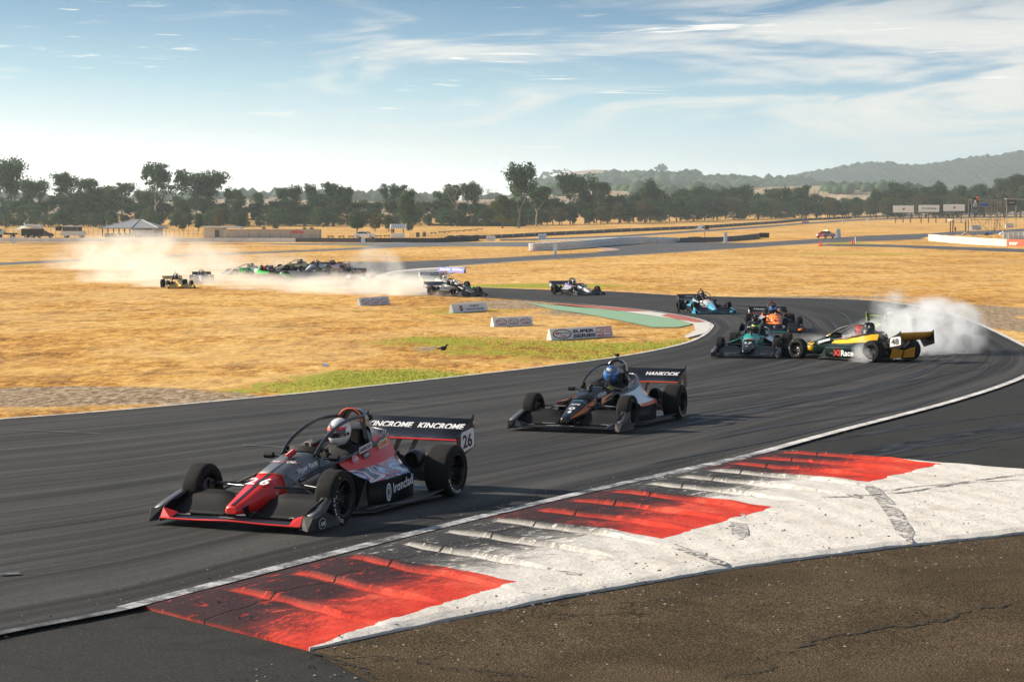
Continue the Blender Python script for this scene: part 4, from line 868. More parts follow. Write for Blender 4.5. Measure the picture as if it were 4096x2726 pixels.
    for s in (1, -1):
        mb = MB(); mb.lathe([(0.080, .0), (0.088, .0), (0.105, -.12), (0.105, -.26), (0.07, -.32), (0.0, -.32)], Matrix.Translation((-.90, .50*s, .42)) @ Matrix.Rotation(R(90), 4, 'Y') @ Matrix.Rotation(R(-6*s), 4, 'X'), 20); mb.lathe([(0.08, 0.0), (0.07, -.22), (0, -.22)], Matrix.Translation((-.90, .50*s, .42)) @ Matrix.Rotation(R(90), 4, 'Y'), 16, 1); mb.build('air_duct', [cfg.get('duct', CARB), CARBD], root)
    mb = MB()
    for s in (1, -1): mb.prism([(-1.60, .03*s, .10), (-1.60, .50*s, .10), (-1.66, .47*s, .36), (-1.66, .03*s, .30)], (-.012, 0, 0))
    mb.build('diffuser', cfg.get('diff', CARBG), root)
    # suspension
    for (ax, sx) in ((AX, 1), (-AX, -1)):
        for s in (1, -1):
            hy = .66 if sx > 0 else .60; mb = MB(); by = .18 if sx > 0 else .20
            for z0, z1 in ((.355, .345), (.175, .185)):
                for dx in (.17, -.20): mb.tube([(ax, hy*s, z1), (ax+dx*sx, by*s, z0)], .0125, 6)
            mb.tube([(ax+.02, hy*s, .22), (ax-.05*sx, (.17)*s, .45)], .011, 6); mb.tube([(ax+.10*sx, hy*s, .27), (ax+.12*sx, .18*s, .27)], .009, 6)
            mb.build('suspension_arm', STEEL, root)
    # wheels
    for key, ax, yy, st_ in (('f', AX, .775, steer), ('r', -AX, .742, 0)):
        tm, rm, hm, w, Rr = WM[key]
        for s in (1, -1):
            wh = link('wheel', tm, root, (ax, yy*s, Rr-.004), (0, 0, st_+(0 if s > 0 else math.pi)))
            link('rim', rm, wh); link('hub', hm, wh)
            if detail > 1 and cfg.get('tyretext', True): link('lettering', sidewall_text(key), wh, (0, 0, 0), (0, cfg.get('spin', R(-42)), 0)); 
            if detail > 1:
                mb = MB(); a0 = R(118 if key == 'f' else 205); mb.add([(-math.cos(a0+d)*rr, w/2*1.04+.0015, math.sin(a0+d)*rr) for d, rr in ((-.05, .225), (.05, .225), (.05, .243), (-.05, .243))], [(0, 1, 2, 3)]); o = mb.build('tyre_mark', TY, wh)
    for s in (1, -1):
        mb = MB(); mb.tube([(.60, .44*s, .575), (.60, .34*s, .575)], [.032, .035], 10); mb.tube([(.60, .27*s, .56), (.60, .36*s, .570)], .009, 6); mb.build('mirror', col['mirror'], root)
    if cfg.get('hoop_cam'):
        mb = MB(); mb.tube([(-.50, 0, 1.0), (-.50, 0, 1.045)], .008, 6); mb.box((-.50, 0, 1.065), (.045, .06, .045)); mb.lathe([(.014, 0), (.014, .012), (0, .012)], Matrix.Translation((-.478, 0, 1.065)) @ Matrix.Rotation(R(90), 4, 'Y'), 12); mb.build('action_camera', CARBD, root)
    if cfg.get('antenna'):
        mb = MB(); mb.tube([(-.50, 0, 1.0), (-.50, 0, 1.10)], .010, 6); mb.ico((-.5, 0, 1.03), .025); mb.build('antenna', CARBD, root)
    if cfg.get('dash_cam'):
        mb = MB(); mb.box((.56, .05, .70), (.03, .065, .055)); mb.tube([(.56, .05, .63), (.56, .05, .68)], .008, 6); mb.box((.577, .05, .70), (.004, .05, .04), 1); mb.build('dash_camera', [NUT, CARBD], root)
    if cfg.get('wscreen', True):
        mb = MB(); mb.loft([[(.60, -.21, .60), (.56, -.22, .66)], [(.63, -.12, .63), (.58, -.12, .685)], [(.64, 0, .638), (.59, 0, .69)], [(.63, .12, .63), (.58, .12, .685)], [(.60, .21, .60), (.56, .22, .66)]], closed=False, cap=False)
        mb.build('wind_deflector', CARBD, root)
    # lettering -------------------------------------------------------
    num = cfg.get('num'); T = letter
    slope = Vector((-.60, 0, .21)).normalized()    # the nose rising towards the cockpit
    if num:
        nc = cfg.get('numcol', TW)
        h = cfg.get('numh', .15); wd = cfg.get('numw', .10)
        if len(num) == 2:
            T(root, num[0], (1.50, -.026-wd, .380), (0, 1, 0), slope, h, nc, .03, w=wd); T(root, num[1], (1.50, .026, .380), (0, 1, 0), slope, h, nc, .03, w=wd)
        else: T(root, num, (1.78, -.028, .276), (0, 1, 0), slope, .11, nc, .03, w=.06)
        for s in (1, -1):
            pc = cfg.get('platecol', TW); 
            if pc:
                poly = [(-1.75, .688*s, .405), (-1.755, .688*s, .625), (-1.79, .688*s, .648), (-2.055, .688*s, .685), (-2.095, .688*s, .66), (-2.10, .688*s, .49), (-2.07, .688*s, .465)]
                mb = MB(); mb.prism(poly, (0, .002*s, 0)); mb.build('number_plate', pc, rwo)
            xd = (-1, 0, 0) if s > 0 else (1, 0, 0); x0 = -1.80 if s > 0 else -2.06; zz = .455
            T(rwo, num, (x0, .691*s, zz+.005), (xd[0], 0, .08*s*-1 if s < 0 else .08), (0, 0, 1), .155, cfg.get('platenum', TB), .03, w=.245 if len(num) == 2 else .11, off=.002)
    wt = cfg.get('wingtext')
    if wt:
        up = Vector((-.095, 0, .105)); x0 = -1.968; z0 = .655
        for (txt, y0, w, h, m, shr) in wt: T(rwo, txt, (x0+.0, y0, z0), (0, 1, 0), up, h, m, .035, shr, w=w, off=.008)
    # left-side graphics, running front to rear
    def sidetext(txt, x0, y0, z0, dz, w, h, m, dy=0.0, bold=.015, shr=0, up=(0, 0, 1)):
        for s in (1, -1):
            if s > 0: T(root, txt, (x0, y0, z0), (-1, dy, dz), up, h, m, bold, shr, w=w, off=.006)
            else: T(root, txt, (x0-w, -y0-dy*w, z0+dz*w), (1, dy, -dz), up, h, m, bold, shr, w=w, off=.006)
    for a in cfg.get('side', []): sidetext(*a[0], **a[1])
    for f in cfg.get('extra', []): f(root)
    return root

# ---------------------------------------------------------------- driver
def skin_body(name, joints, bones, m, root_i=0, levels=2):
    me = bpy.data.meshes.new(name); me.from_pydata([j[:3] for j in joints], bones, []); o = bpy.data.objects.new(name, me); C.objects.link(o)
    sk = o.modifiers.new('Skin', 'SKIN'); sk.use_smooth_shade = True; sd = o.modifiers.new('Sub', 'SUBSURF'); sd.levels = levels; sd.render_levels = levels
    if not me.skin_vertices: 
        bm = bmesh.new(); bm.from_mesh(me); bm.verts.layers.skin.verify(); bm.to_mesh(me); bm.free()
    for i, j in enumerate(joints):
        r = j[3]; me.skin_vertices[0].data[i].radius = (r, r) if not isinstance(r, tuple) else r
        me.skin_vertices[0].data[i].use_root = (i == root_i)
    dg = bpy.context.evaluated_depsgraph_get(); dg.update(); res = bpy.data.meshes.new_from_object(o.evaluated_get(dg)); C.objects.unlink(o); bpy.data.objects.remove(o)
    res.materials.clear(); res.materials.append(m); res.name = name
    for p in res.polygons: p.use_smooth = True
    return res
def driver_meshes():
    J = [(-.16, 0, .24, .13), (-.24, 0, .38, .135), (-.31, 0, .52, .13), (-.33, 0, .60, .07), (-.27, 0, .72, .085),
         (-.30, .17, .555, .075), (-.12, .27, .44, .052), (.10, .22, .47, .042), (.235, .135, .53, .030), (.275, .125, .555, .026),
         (-.30, -.17, .555, .075), (-.12, -.27, .44, .052), (.10, -.22, .47, .042), (.235, -.135, .53, .030), (.275, -.125, .555, .026),
         (.05, .10, .26, .085), (.50, .11, .36, .065), (.98, .08, .22, .045), (1.08, .08, .28, .035), (.05, -.10, .26, .085), (.50, -.11, .36, .065), (.98, -.08, .22, .045), (1.08, -.08, .28, .035)]
    B = [(0, 1), (1, 2), (2, 3), (3, 4), (2, 5), (5, 6), (6, 7), (7, 8), (8, 9), (2, 10), (10, 11), (11, 12), (12, 13), (13, 14), (0, 15), (15, 16), (16, 17), (17, 18), (0, 19), (19, 20), (20, 21), (21, 22)]
    body = skin_body('driver_body', J, B, CARBD)
    gl = []
    for s in (1, -1):
        mb = MB()
        mb.tube([(.19, .155*s, .515), (.235, .14*s, .535), (.275, .13*s, .555)], [.034, .038, .030], 10)
        for k in range(4): z = .575-.024*k; mb.tube([(.25, .142*s, z), (.285, .135*s, z+.003), (.292, .108*s, z), (.268, .096*s, z-.002)], [.0125, .012, .011, .010], 7)
        mb.tube([(.235, .118*s, .565), (.262, .092*s, .588), (.285, .088*s, .598)], [.014, .012, .010], 7); gl.append(mb)
    return body, gl
DB, DG = driver_meshes()
def helmet_mesh():
    mb = MB(); vs_ = []; nr, ns = 17, 28
    for i in range(nr):
        ph = math.pi*i/(nr-1)*0.86
        for k in range(ns):
            q = 2*math.pi*k/ns; r = math.sin(ph); x = r*math.cos(q); y = r*math.sin(q); z = math.cos(ph)
            sx, sy, szz = .148, .122, .150
            if z < 0 and x > 0: sx += .022*min(1, -z*1.6)*x           # chin bar pushes forward
            if z < -.1 and x < -.2: sx -= .02
            X_, Y_, Z_ = x*sx, y*sy*(1-.12*max(0, -z)), z*szz
            if x > .55 and -.25 < z < .38: X_ -= .010
            vs_.append((X_, Y_, Z_))
    fs_ = []
    for i in range(nr-1):
        for k in range(ns): fs_.append((i*ns+k, (i+1)*ns+k, (i+1)*ns+(k+1) % ns, i*ns+(k+1) % ns))
    mb.add(vs_, fs_, 0, True)
    # back spoiler
    mb.prism([(-.10, -.05, .09), (-.165, -.04, .055), (-.165, .04, .055), (-.10, .05, .09)], (0, 0, .012)); return mb
def patch(z0, z1, q0, out, n=16, xo=0):
    vs_ = []
    for j in range(5):
        z = z0+(z1-z0)*j/4
        for k in range(n+1):
            q = -q0+2*q0*k/n; r = math.sqrt(max(0, 1-z*z)); x = r*math.cos(q); y = r*math.sin(q); sx = .148+(.022*min(1, -z*1.6)*x if z < 0 else 0)
            vs_.append((x*sx+out*x+xo, y*.122+out*y, z*.150+out*z*.3))
    return vs_, [(j*(n+1)+k, j*(n+1)+k+1, (j+1)*(n+1)+k+1, (j+1)*(n+1)+k) for j in range(4) for k in range(n)]
HM = helmet_mesh()
_hm = {}
def driver(label, M, suit=CARBD, helmet=WHT, visor=GLASS, band=None, glove=CARBD, crest=None, yaw=0, group='drivers strapped into racing cars'):
    me = DB.copy(); me.materials.clear(); me.materials.append(suit); o = bpy.data.objects.new('person', me); C.objects.link(o); o.matrix_world = M; tag(o, label, 'person', group)
    if ('h', helmet.name) not in _hm: _hm[('h', helmet.name)] = HM.mesh('helmet', helmet)
    h = link('helmet', _hm[('h', helmet.name)], o, (-.20, 0, .765), (0, R(8), yaw))
    if 'v'+visor.name not in _hm:
        a = MB(); v, f = patch(-.22, .36, 1.25, .004); a.add(v, f, 0, True); _hm['v'+visor.name] = a.mesh('visor', visor)
    link('visor', _hm['v'+visor.name], h)
    if band: a = MB(); v, f = patch(.30, .46, 1.35, .006); a.add(v, f, 0, True); a.build('visor_strip', band, h)
    a = MB(); a.tube([(.135, -.03, -.095), (.137, .03, -.095)], .007, 6); a.build('helmet_vent', CARBD, h)
    for s_ in (1, -1): a = MB(); a.tube([(.02, .121*s_, -.01), (.02, .128*s_, -.01)], .018, 10); a.build('visor_pivot', CARBD, h)
    if crest:
        for (z0, z1, q0, m) in crest: a = MB(); v, f = patch(z0, z1, q0, .003, 10); a.add(v, f, 0, True); a.build('helmet_graphic', m, h)
    a = MB(); a.tube([(-.31, 0, .60), (-.26, 0, .66)], .085, 12); a.add([], []); a.build('neck_collar', suit, o)
    for g in DG: g.build('glove', glove, o)
    return o

def place(root, x, y, psi, lift=0.034, roll=0.0, pitch=0.0):
    sl_ = (gz(y+1)-gz(y-1))/2; n = Vector((0, -sl_, 1)).normalized(); f = Vector((math.cos(R(psi)), math.sin(R(psi)), 0)); f = (f-n*f.dot(n)).normalized(); l = n.cross(f)
    M = Matrix(((f.x, l.x, n.x, x), (f.y, l.y, n.y, y), (f.z, l.z, n.z, gz(y)+lift), (0, 0, 0, 1))) @ Matrix.Rotation(R(roll), 4, 'X') @ Matrix.Rotation(R(pitch), 4, 'Y')
    root.matrix_world = M; return M
# ================================================================ the field of cars
def sticker(txt, org, xd, ud, h, w, m, bg=None, bgm=None, pad=.012, oval=False, bold=.015, shear=0):
    """a lettered sticker: optional plain or oval backing under the words"""
    def f(root):
        X_ = Vector(xd).normalized(); U = Vector(ud); U = (U-X_*U.dot(X_)).normalized(); Nn = X_.cross(U); o = Vector(org)
        if bgm:
            mb = MB(); c = o+X_*w/2+U*h/2
            if oval:
                pts = [c+X_*(w/2+pad)*1.12*math.cos(q)+U*(h/2+pad)*1.25*math.sin(q)+Nn*.004 for q in np.linspace(0, 2*math.pi, 24, endpoint=False)]
                mb.add(pts, [tuple(range(24))]); pts2 = [c+(p-c-Nn*.004)*.90+Nn*.0055 for p in pts]; mb.add(pts2, [tuple(range(24))], 1); mb.build('sticker', [bgm, bg or bgm], root)
            else:
                mb.add([o-X_*pad-U*pad+Nn*.004, o+X_*(w+pad)-U*pad+Nn*.004, o+X_*(w+pad)+U*(h+pad)+Nn*.004, o-X_*pad+U*(h+pad)+Nn*.004], [(0, 1, 2, 3)]); mb.build('sticker', bgm, root)
        letter(root, txt, o, xd, ud, h, m, bold, shear, w=w, off=.008)
    return f
def oval_ring(org, xd, ud, rx, ry, m, th=.18):
    def f(root):
        X_ = Vector(xd).normalized(); U = Vector(ud).normalized(); Nn = X_.cross(U); o = Vector(org); mb = MB(); n = 28; v = []
        for k in range(n):
            q = 2*math.pi*k/n
            for s in (1, 1-th): v.append(o+X_*rx*s*math.cos(q)+U*ry*s*math.sin(q)+Nn*.006)
        mb.add(v, [(2*k, 2*((k+1) % n), 2*((k+1) % n)+1, 2*k+1) for k in range(n)]); mb.build('emblem', m, root)
    return f
UPZ = (0, 0, 1); SL = (-.60, 0, .21)
hoodL = dict(xd=(-1, .10, .33), ud=(-.1, -.75, .62))
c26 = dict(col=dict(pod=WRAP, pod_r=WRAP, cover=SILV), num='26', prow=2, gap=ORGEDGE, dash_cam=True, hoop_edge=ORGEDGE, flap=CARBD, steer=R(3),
    wingtext=[('KINCROME', .02, .60, .085, TW, .25), ('KINCROME', -.64, .60, .085, TW, .25)],
    side=[(('Ironclad', -.10, .702, .155, .13, .44, .105, TW), dict(bold=.012)), (('D', -.55, .672, .215, .13, .06, .10, TBL), dict(bold=.02))],
    extra=[sticker('HANKOOK', (.03, .372, .575), (-1, .0, .17), UPZ, .045, .26, TB, bgm=TW, bold=.02), sticker('HANKOOK', (-.26, -.372, .62), (1, .0, -.17), UPZ, .045, .26, TB, bgm=TW, bold=.02),
        sticker('AIM', (.16, .375, .487), (-1, .03, .22), (0, -.35, 1), .045, .08, TW, bgm=TW, bg=RED, oval=True), sticker('Hyper Racer', (1.00, .205, .425), (-1, .12, .22), (0, -.22, 1), .075, .34, TW, bold=.025),
        sticker('www.hyperracer.com.au', (1.02, .225, .375), (-1, .10, .22), (0, -.2, 1), .018, .30, TW, bold=.01), oval_ring((.03, .712, .18), (-1, 0, 0), UPZ, .055, .095, TW, .22), oval_ring((.03, .712, .18), (-1, 0, 0), UPZ, .030, .060, TW, .3),
        sticker('AiM', (1.86, .945, .065), (-1, 0, 0), UPZ, .045, .085, TW, bgm=TW, bg=CARBD, oval=True, pad=.02), sticker('AUTOMETER', (-.06, .378, .515), (-1, .03, .22), (0, -.35, 1), .03, .11, TW, bgm=BLK, oval=True),
        sticker('X', (1.80, .56, .108), (0, 1, 0), (-1, 0, .07), .05, .06, TW, bold=.04), sticker('Hyper', (.98, -.13, .542), (0, 1, 0), SL, .05, .09, TW), sticker('UNI', (.98, .045, .542), (0, 1, 0), SL, .05, .09, TW),
        sticker('GEARS', (-.42, .37, .59), (-1, .12, .25), (0, -.4, 1), .05, .15, TR, bgm=CREAM), oval_ring((1.84, -.62, .094), (0, 1, 0), (-1, 0, .05), .075, .03, TW, .2), sticker('www.hyperracer.com', (1.93, -.16, .092), (0, 1, 0), (-1, 0, .08), .028, .34, TW, bold=.02),
        sticker('P', (-2.05, .690, .71), (-1, 0, 0), UPZ, .05, .035, TW, bold=.03)])
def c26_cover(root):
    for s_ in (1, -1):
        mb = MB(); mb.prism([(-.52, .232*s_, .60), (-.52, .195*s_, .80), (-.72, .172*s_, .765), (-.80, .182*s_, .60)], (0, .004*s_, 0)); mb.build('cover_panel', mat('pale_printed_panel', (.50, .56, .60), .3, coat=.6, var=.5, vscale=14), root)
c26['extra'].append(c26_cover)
c6 = dict(col=dict(nose=BLK, stripe=BLK, hood=BLK, panel=BLK, pod=WHT, pod_r=WHT, barge=CARB, wedge=BLK, fedge=CARB, cover=WHT, ramp=CARBG, hoop=BLK, fwing=CARBD), rwedge=ORGEDGE, num='6', platecol=None, platenum=TW, hoop_cam=True, spring=BLK, stripe=False,
    wingtext=[('HANKOOK', .0, .60, .085, TW, .2), ('driving emotion', .15, .40, .03, TW, .2)],
    extra=[sticker('AYG', (1.50, -.075, .374), (0, 1, 0), SL, .05, .15, TW, bold=.03), sticker('PERRIS', (1.35, -.09, .428), (0, 1, 0), SL, .035, .17, SKYB), sticker('Wilhelm', (1.00, .20, .445), (-1, .12, .22), (0, -.22, 1), .075, .30, TW, bold=.025), sticker('Wilhelm', (.72, -.235, .49), (1, .12, -.22), (0, .22, 1), .075, .28, TW, bold=.025),
        sticker('XI', (1.80, .52, .108), (0, 1, 0), (-1, 0, .07), .05, .12, TW, bold=.04), oval_ring((1.84, -.62, .094), (0, 1, 0), (-1, 0, .05), .075, .03, TW, .2), sticker('HANKOOK', (1.955, -.30, .086), (0, 1, 0), (-1, 0, .1), .03, .45, TW, bold=.02), sticker('SERIES', (1.80, -.42, .108), (0, 1, 0), (-1, 0, .07), .04, .2, TW),
        sticker('HANKOOK', (.03, .372, .575), (-1, .0, .17), UPZ, .04, .22, TB, bgm=TW, bold=.02), oval_ring((1.63, 0, .334), (0, 1, 0), SL, .05, .045, TW, .5), sticker('6', (-2.04, .690, .74), (-1, 0, 0), UPZ, .05, .035, TW, bold=.03)])
def c6_orange(root):
    for s in (1, -1):
        mb = MB(); mb.add([(1.90, .082*s, .19), (1.60, .150*s, .25), (1.30, .190*s, .33), (1.12, .207*s, .40), (1.12, .190*s, .455), (1.30, .168*s, .405), (1.60, .130*s, .305), (1.90, .075*s, .213)], [tuple(range(8))]); o = mb.build('nose_flash', ORG, root); o.location = (0, .007*s, .004)
        mb = MB(); mb.add([(1.0, .236*s, .36), (.6, .272*s, .44), (.55, .262*s, .52), (.95, .226*s, .46)], [(0, 1, 2, 3)]); o = mb.build('cowl_flash', ORG, root); o.location = (0, .018*s, .004)
        mb = MB(); mb.loft([[(.40, .695*s, .34), (.41, .70*s, .30)], [(.1, .70*s, .35), (.1, .715*s, .30)], [(-.25, .69*s, .365), (-.25, .71*s, .31)], [(-.55, .64*s, .365), (-.55, .67*s, .30)], [(-.95, .43*s, .29), (-.95, .47*s, .18)]], closed=False, cap=False); o = mb.build('pod_edge', ORGEDGE, root); o.location = (0, .006*s, .004)
c6['extra'].append(c6_orange)
c50 = dict(col=dict(nose=BLK, hood=TEAL, panel=BLK, pod=SILV, pod_r=TEAL, barge=CARB, wedge=BLK, fedge=CARB, cover=BLK, hoop=BLK, ramp=CARBG), rwedge=TEAL, stripe=False, num='50', numh=.10, numw=.07, spring=BLK, platenum=TW, platecol=None,
    wingtext=[('Hyper', -.5, .3, .07, TW, .1)], extra=[oval_ring((-2.01, .42, .70), (0, 1, 0), (-.095, 0, .105), .16, .055, TW, .1), sticker('PTB', (1.86, .945, .055), (-1, 0, 0), UPZ, .06, .16, TW, bold=.03), sticker('PTB', (1.55, -.07, .36), (0, 1, 0), SL, .035, .14, TW, bold=.03), sticker('X', (1.72, -.03, .305), (0, 1, 0), SL, .05, .07, TW, bold=.03),
        sticker('HANKOOK', (1.80, .25, .11), (0, 1, 0), (-1, 0, .07), .045, .34, TW), sticker('HANKOOK', (1.80, -.60, .11), (0, 1, 0), (-1, 0, .07), .045, .34, TW), sticker('=====', (1.22, -.13, .472), (0, 1, 0), SL, .045, .26, TR, bold=.04)])
c48 = dict(prow=2, col=dict(nose=YEL, hood=DGRN, panel=YEL, pod=DGRN, barge=DGRN, wing=OCH, plate=BLK, wedge=YEL, fedge=YEL, cover=DGRN, hoop=BLK, ramp=CARB, floor=CARB), rwedge=YEL, stripe=False, num='48', diff=OCH, hoop_cam=True, spring=YEL, platenum=TB,
    side=[(('Race', -.16, .712, .11, .03, .42, .16, TW), dict(bold=.03)), (('XI', .10, .712, .11, .03, .22, .16, TR), dict(bold=.035))],
    extra=[sticker('HANKOOK', (.05, .372, .575), (-1, .0, .17), UPZ, .04, .26, TB, bgm=TW, bold=.02), sticker('PREMIX', (.02, .378, .515), (-1, .03, .22), (0, -.35, 1), .028, .13, TB), sticker('2*', (-.50, .212, .72), (-1, .0, 0), UPZ, .08, .13, TW, bold=.03),
        sticker('www.hyperracer.com', (-1.985, .40, .665), (0, -1, 0), (-.095, 0, .105), .05, .80, TB, bold=.02)])
c19 = dict(col=dict(nose=ORG, hood=ORG, panel=ORG, pod=SILV, barge=CARB, wedge=ORG, fedge=CARB, cover=BLK, hoop=BLK, ramp=CARBG), hoop_edge=ORGEDGE, rwedge=ORGEDGE, stripe=False, num='19', numcol=TDB, antenna=True, platecol=TW, spring=SILV, wingtext=[('Hyper Racer', -.50, 1.0, .085, TW, 0)])
clime = dict(col=dict(nose=BLK, hood=BLK, panel=LIME, pod=LIME, barge=CARB, wedge=LIME, fedge=CARB, cover=WHT, hoop=WHT, ramp=CARBG, stripe=LIME, plate=LIME), stripe_w=.03, rwedge=LIME, antenna=True, spring=LIME, wingtext=[('Hyper Racer', -.56, 1.1, .095, TL, 0)])
cteal = dict(col=dict(nose=SKYB, hood=SILV, panel=SILV, pod=SKYB, barge=CARB, wedge=SKYB, fedge=SKYB, cover=SILV, hoop=BLK, ramp=SKYB, stripe=WHT), hoop_edge=ORG, rwedge=SKYB, hoop_cam=True, flap=CARB, wingtext=[('SERIES', -.35, .5, .07, TW, .2)])
cpur = dict(col=dict(nose=SILV, hood=NAVY, panel=PUR, pod=SILV, barge=CARB, wedge=BLK, fedge=CARB, cover=SILV, hoop=BLK, wing=NAVY, stripe=BLK), rwedge=BLK, num='38', platecol=None, platenum=TW)
c24 = dict(col=dict(nose=CARB, hood=BLK, panel=BLK, pod=CARBG, barge=CARB, wedge=BLK, fedge=CARB, cover=BLK, wing=NAVY, stripe=SILV), rwedge=BLK, num='24', platecol=None, platenum=TW, numh=.01, hoop_edge=ORGEDGE)
cwt = dict(col=dict(nose=WHT, hood=WHT, panel=WHT, pod=WHT, barge=CARB, wedge=TEAL, fedge=CARB, cover=WHT, wing=TEAL, plate=LIME), rwedge=TEAL, stripe_w=.03)
cgold = dict(col=dict(nose=GOLD, hood=GOLD, panel=GOLD, pod=GOLD, barge=GOLD, wedge=GOLD, fedge=GOLD, cover=GOLD, wing=GOLD, plate=CREAM, fwing=GOLD, ramp=GOLD, floor=CARB), rwedge=GOLD, stripe=False, antenna=True, flap=GOLD)
csilv = dict(col=dict(nose=SILV, hood=SILV, panel=SILV, pod=SILV, barge=CARBG, wedge=CARBG, fedge=SILV, cover=SILV, wing=BLK, plate=BLK, fwing=CARBG, stripe=PUR), rwedge=SILV)
cwn = dict(col=dict(nose=WHT, hood=WHT, panel=WHT, pod=WHT, barge=CARB, wedge=WHT, fedge=WHT, cover=WHT, wing=BLK), rwedge=WHT, stripe=False)
cgrn = dict(col=dict(nose=GRN, hood=BLK, panel=GRN, pod=GRN, barge=CARB, wedge=GRN, fedge=GRN, cover=GRN, wing=GRN, plate=GRN, fwing=GRN, floor=CARB), rwedge=GRN, diff=GRN, stripe=False, antenna=True)
cwy = dict(col=dict(nose=CREAM, hood=CREAM, panel=CREAM, pod=CREAM, barge=CARB, wedge=BLK, fedge=BLK, cover=WHT, wing=BLK), stripe=False)
cws = dict(col=dict(nose=WHT, hood=WHT, panel=WHT, pod=SILV, barge=CARB, wedge=WHT, fedge=SILV, cover=WHT, wing=CARB), stripe=False)
cwo = dict(col=dict(nose=WHT, hood=WHT, panel=ORG, pod=WHT, barge=ORG, wedge=ORG, fedge=ORG, cover=NAVY, wing=BLK), rwedge=ORGEDGE, stripe=False, wingtext=[('RACING', -.1, .6, .08, TW, .1)])
cb1 = dict(col=dict(nose=BLK, hood=BLK, panel=OCH, pod=BLK, barge=CARB, wedge=BLK, fedge=CARB, cover=BLK, wing=BLK), rwedge=ORGEDGE, stripe=False)
cb2 = dict(col=dict(nose=WHT, hood=BLK, panel=BLK, pod=SILV, barge=CARB, wedge=BLK, fedge=CARB, cover=SILV, wing=BLK), stripe=False)
REDS = mat('red_overalls', (0.45, 0.02, 0.02), 0.85, var=.2, vscale=8); BLS = mat('black_overalls', (0.015, 0.015, 0.017), 0.9, var=.3, vscale=8); YG = mat('yellow_glove', (0.45, 0.45, 0.03), 0.8); RG = mat('red_glove', (0.6, 0.02, 0.02), .8)
BLH = carpaint('blue_helmet', (0.03, 0.10, 0.32)); RDH = carpaint('red_helmet', (0.75, 0.03, 0.02)); REDBAND = mat('red_visor_strip', (0.85, 0.05, 0.02), .4); PINK = carpaint('pale_helmet', (0.75, .6, .5))
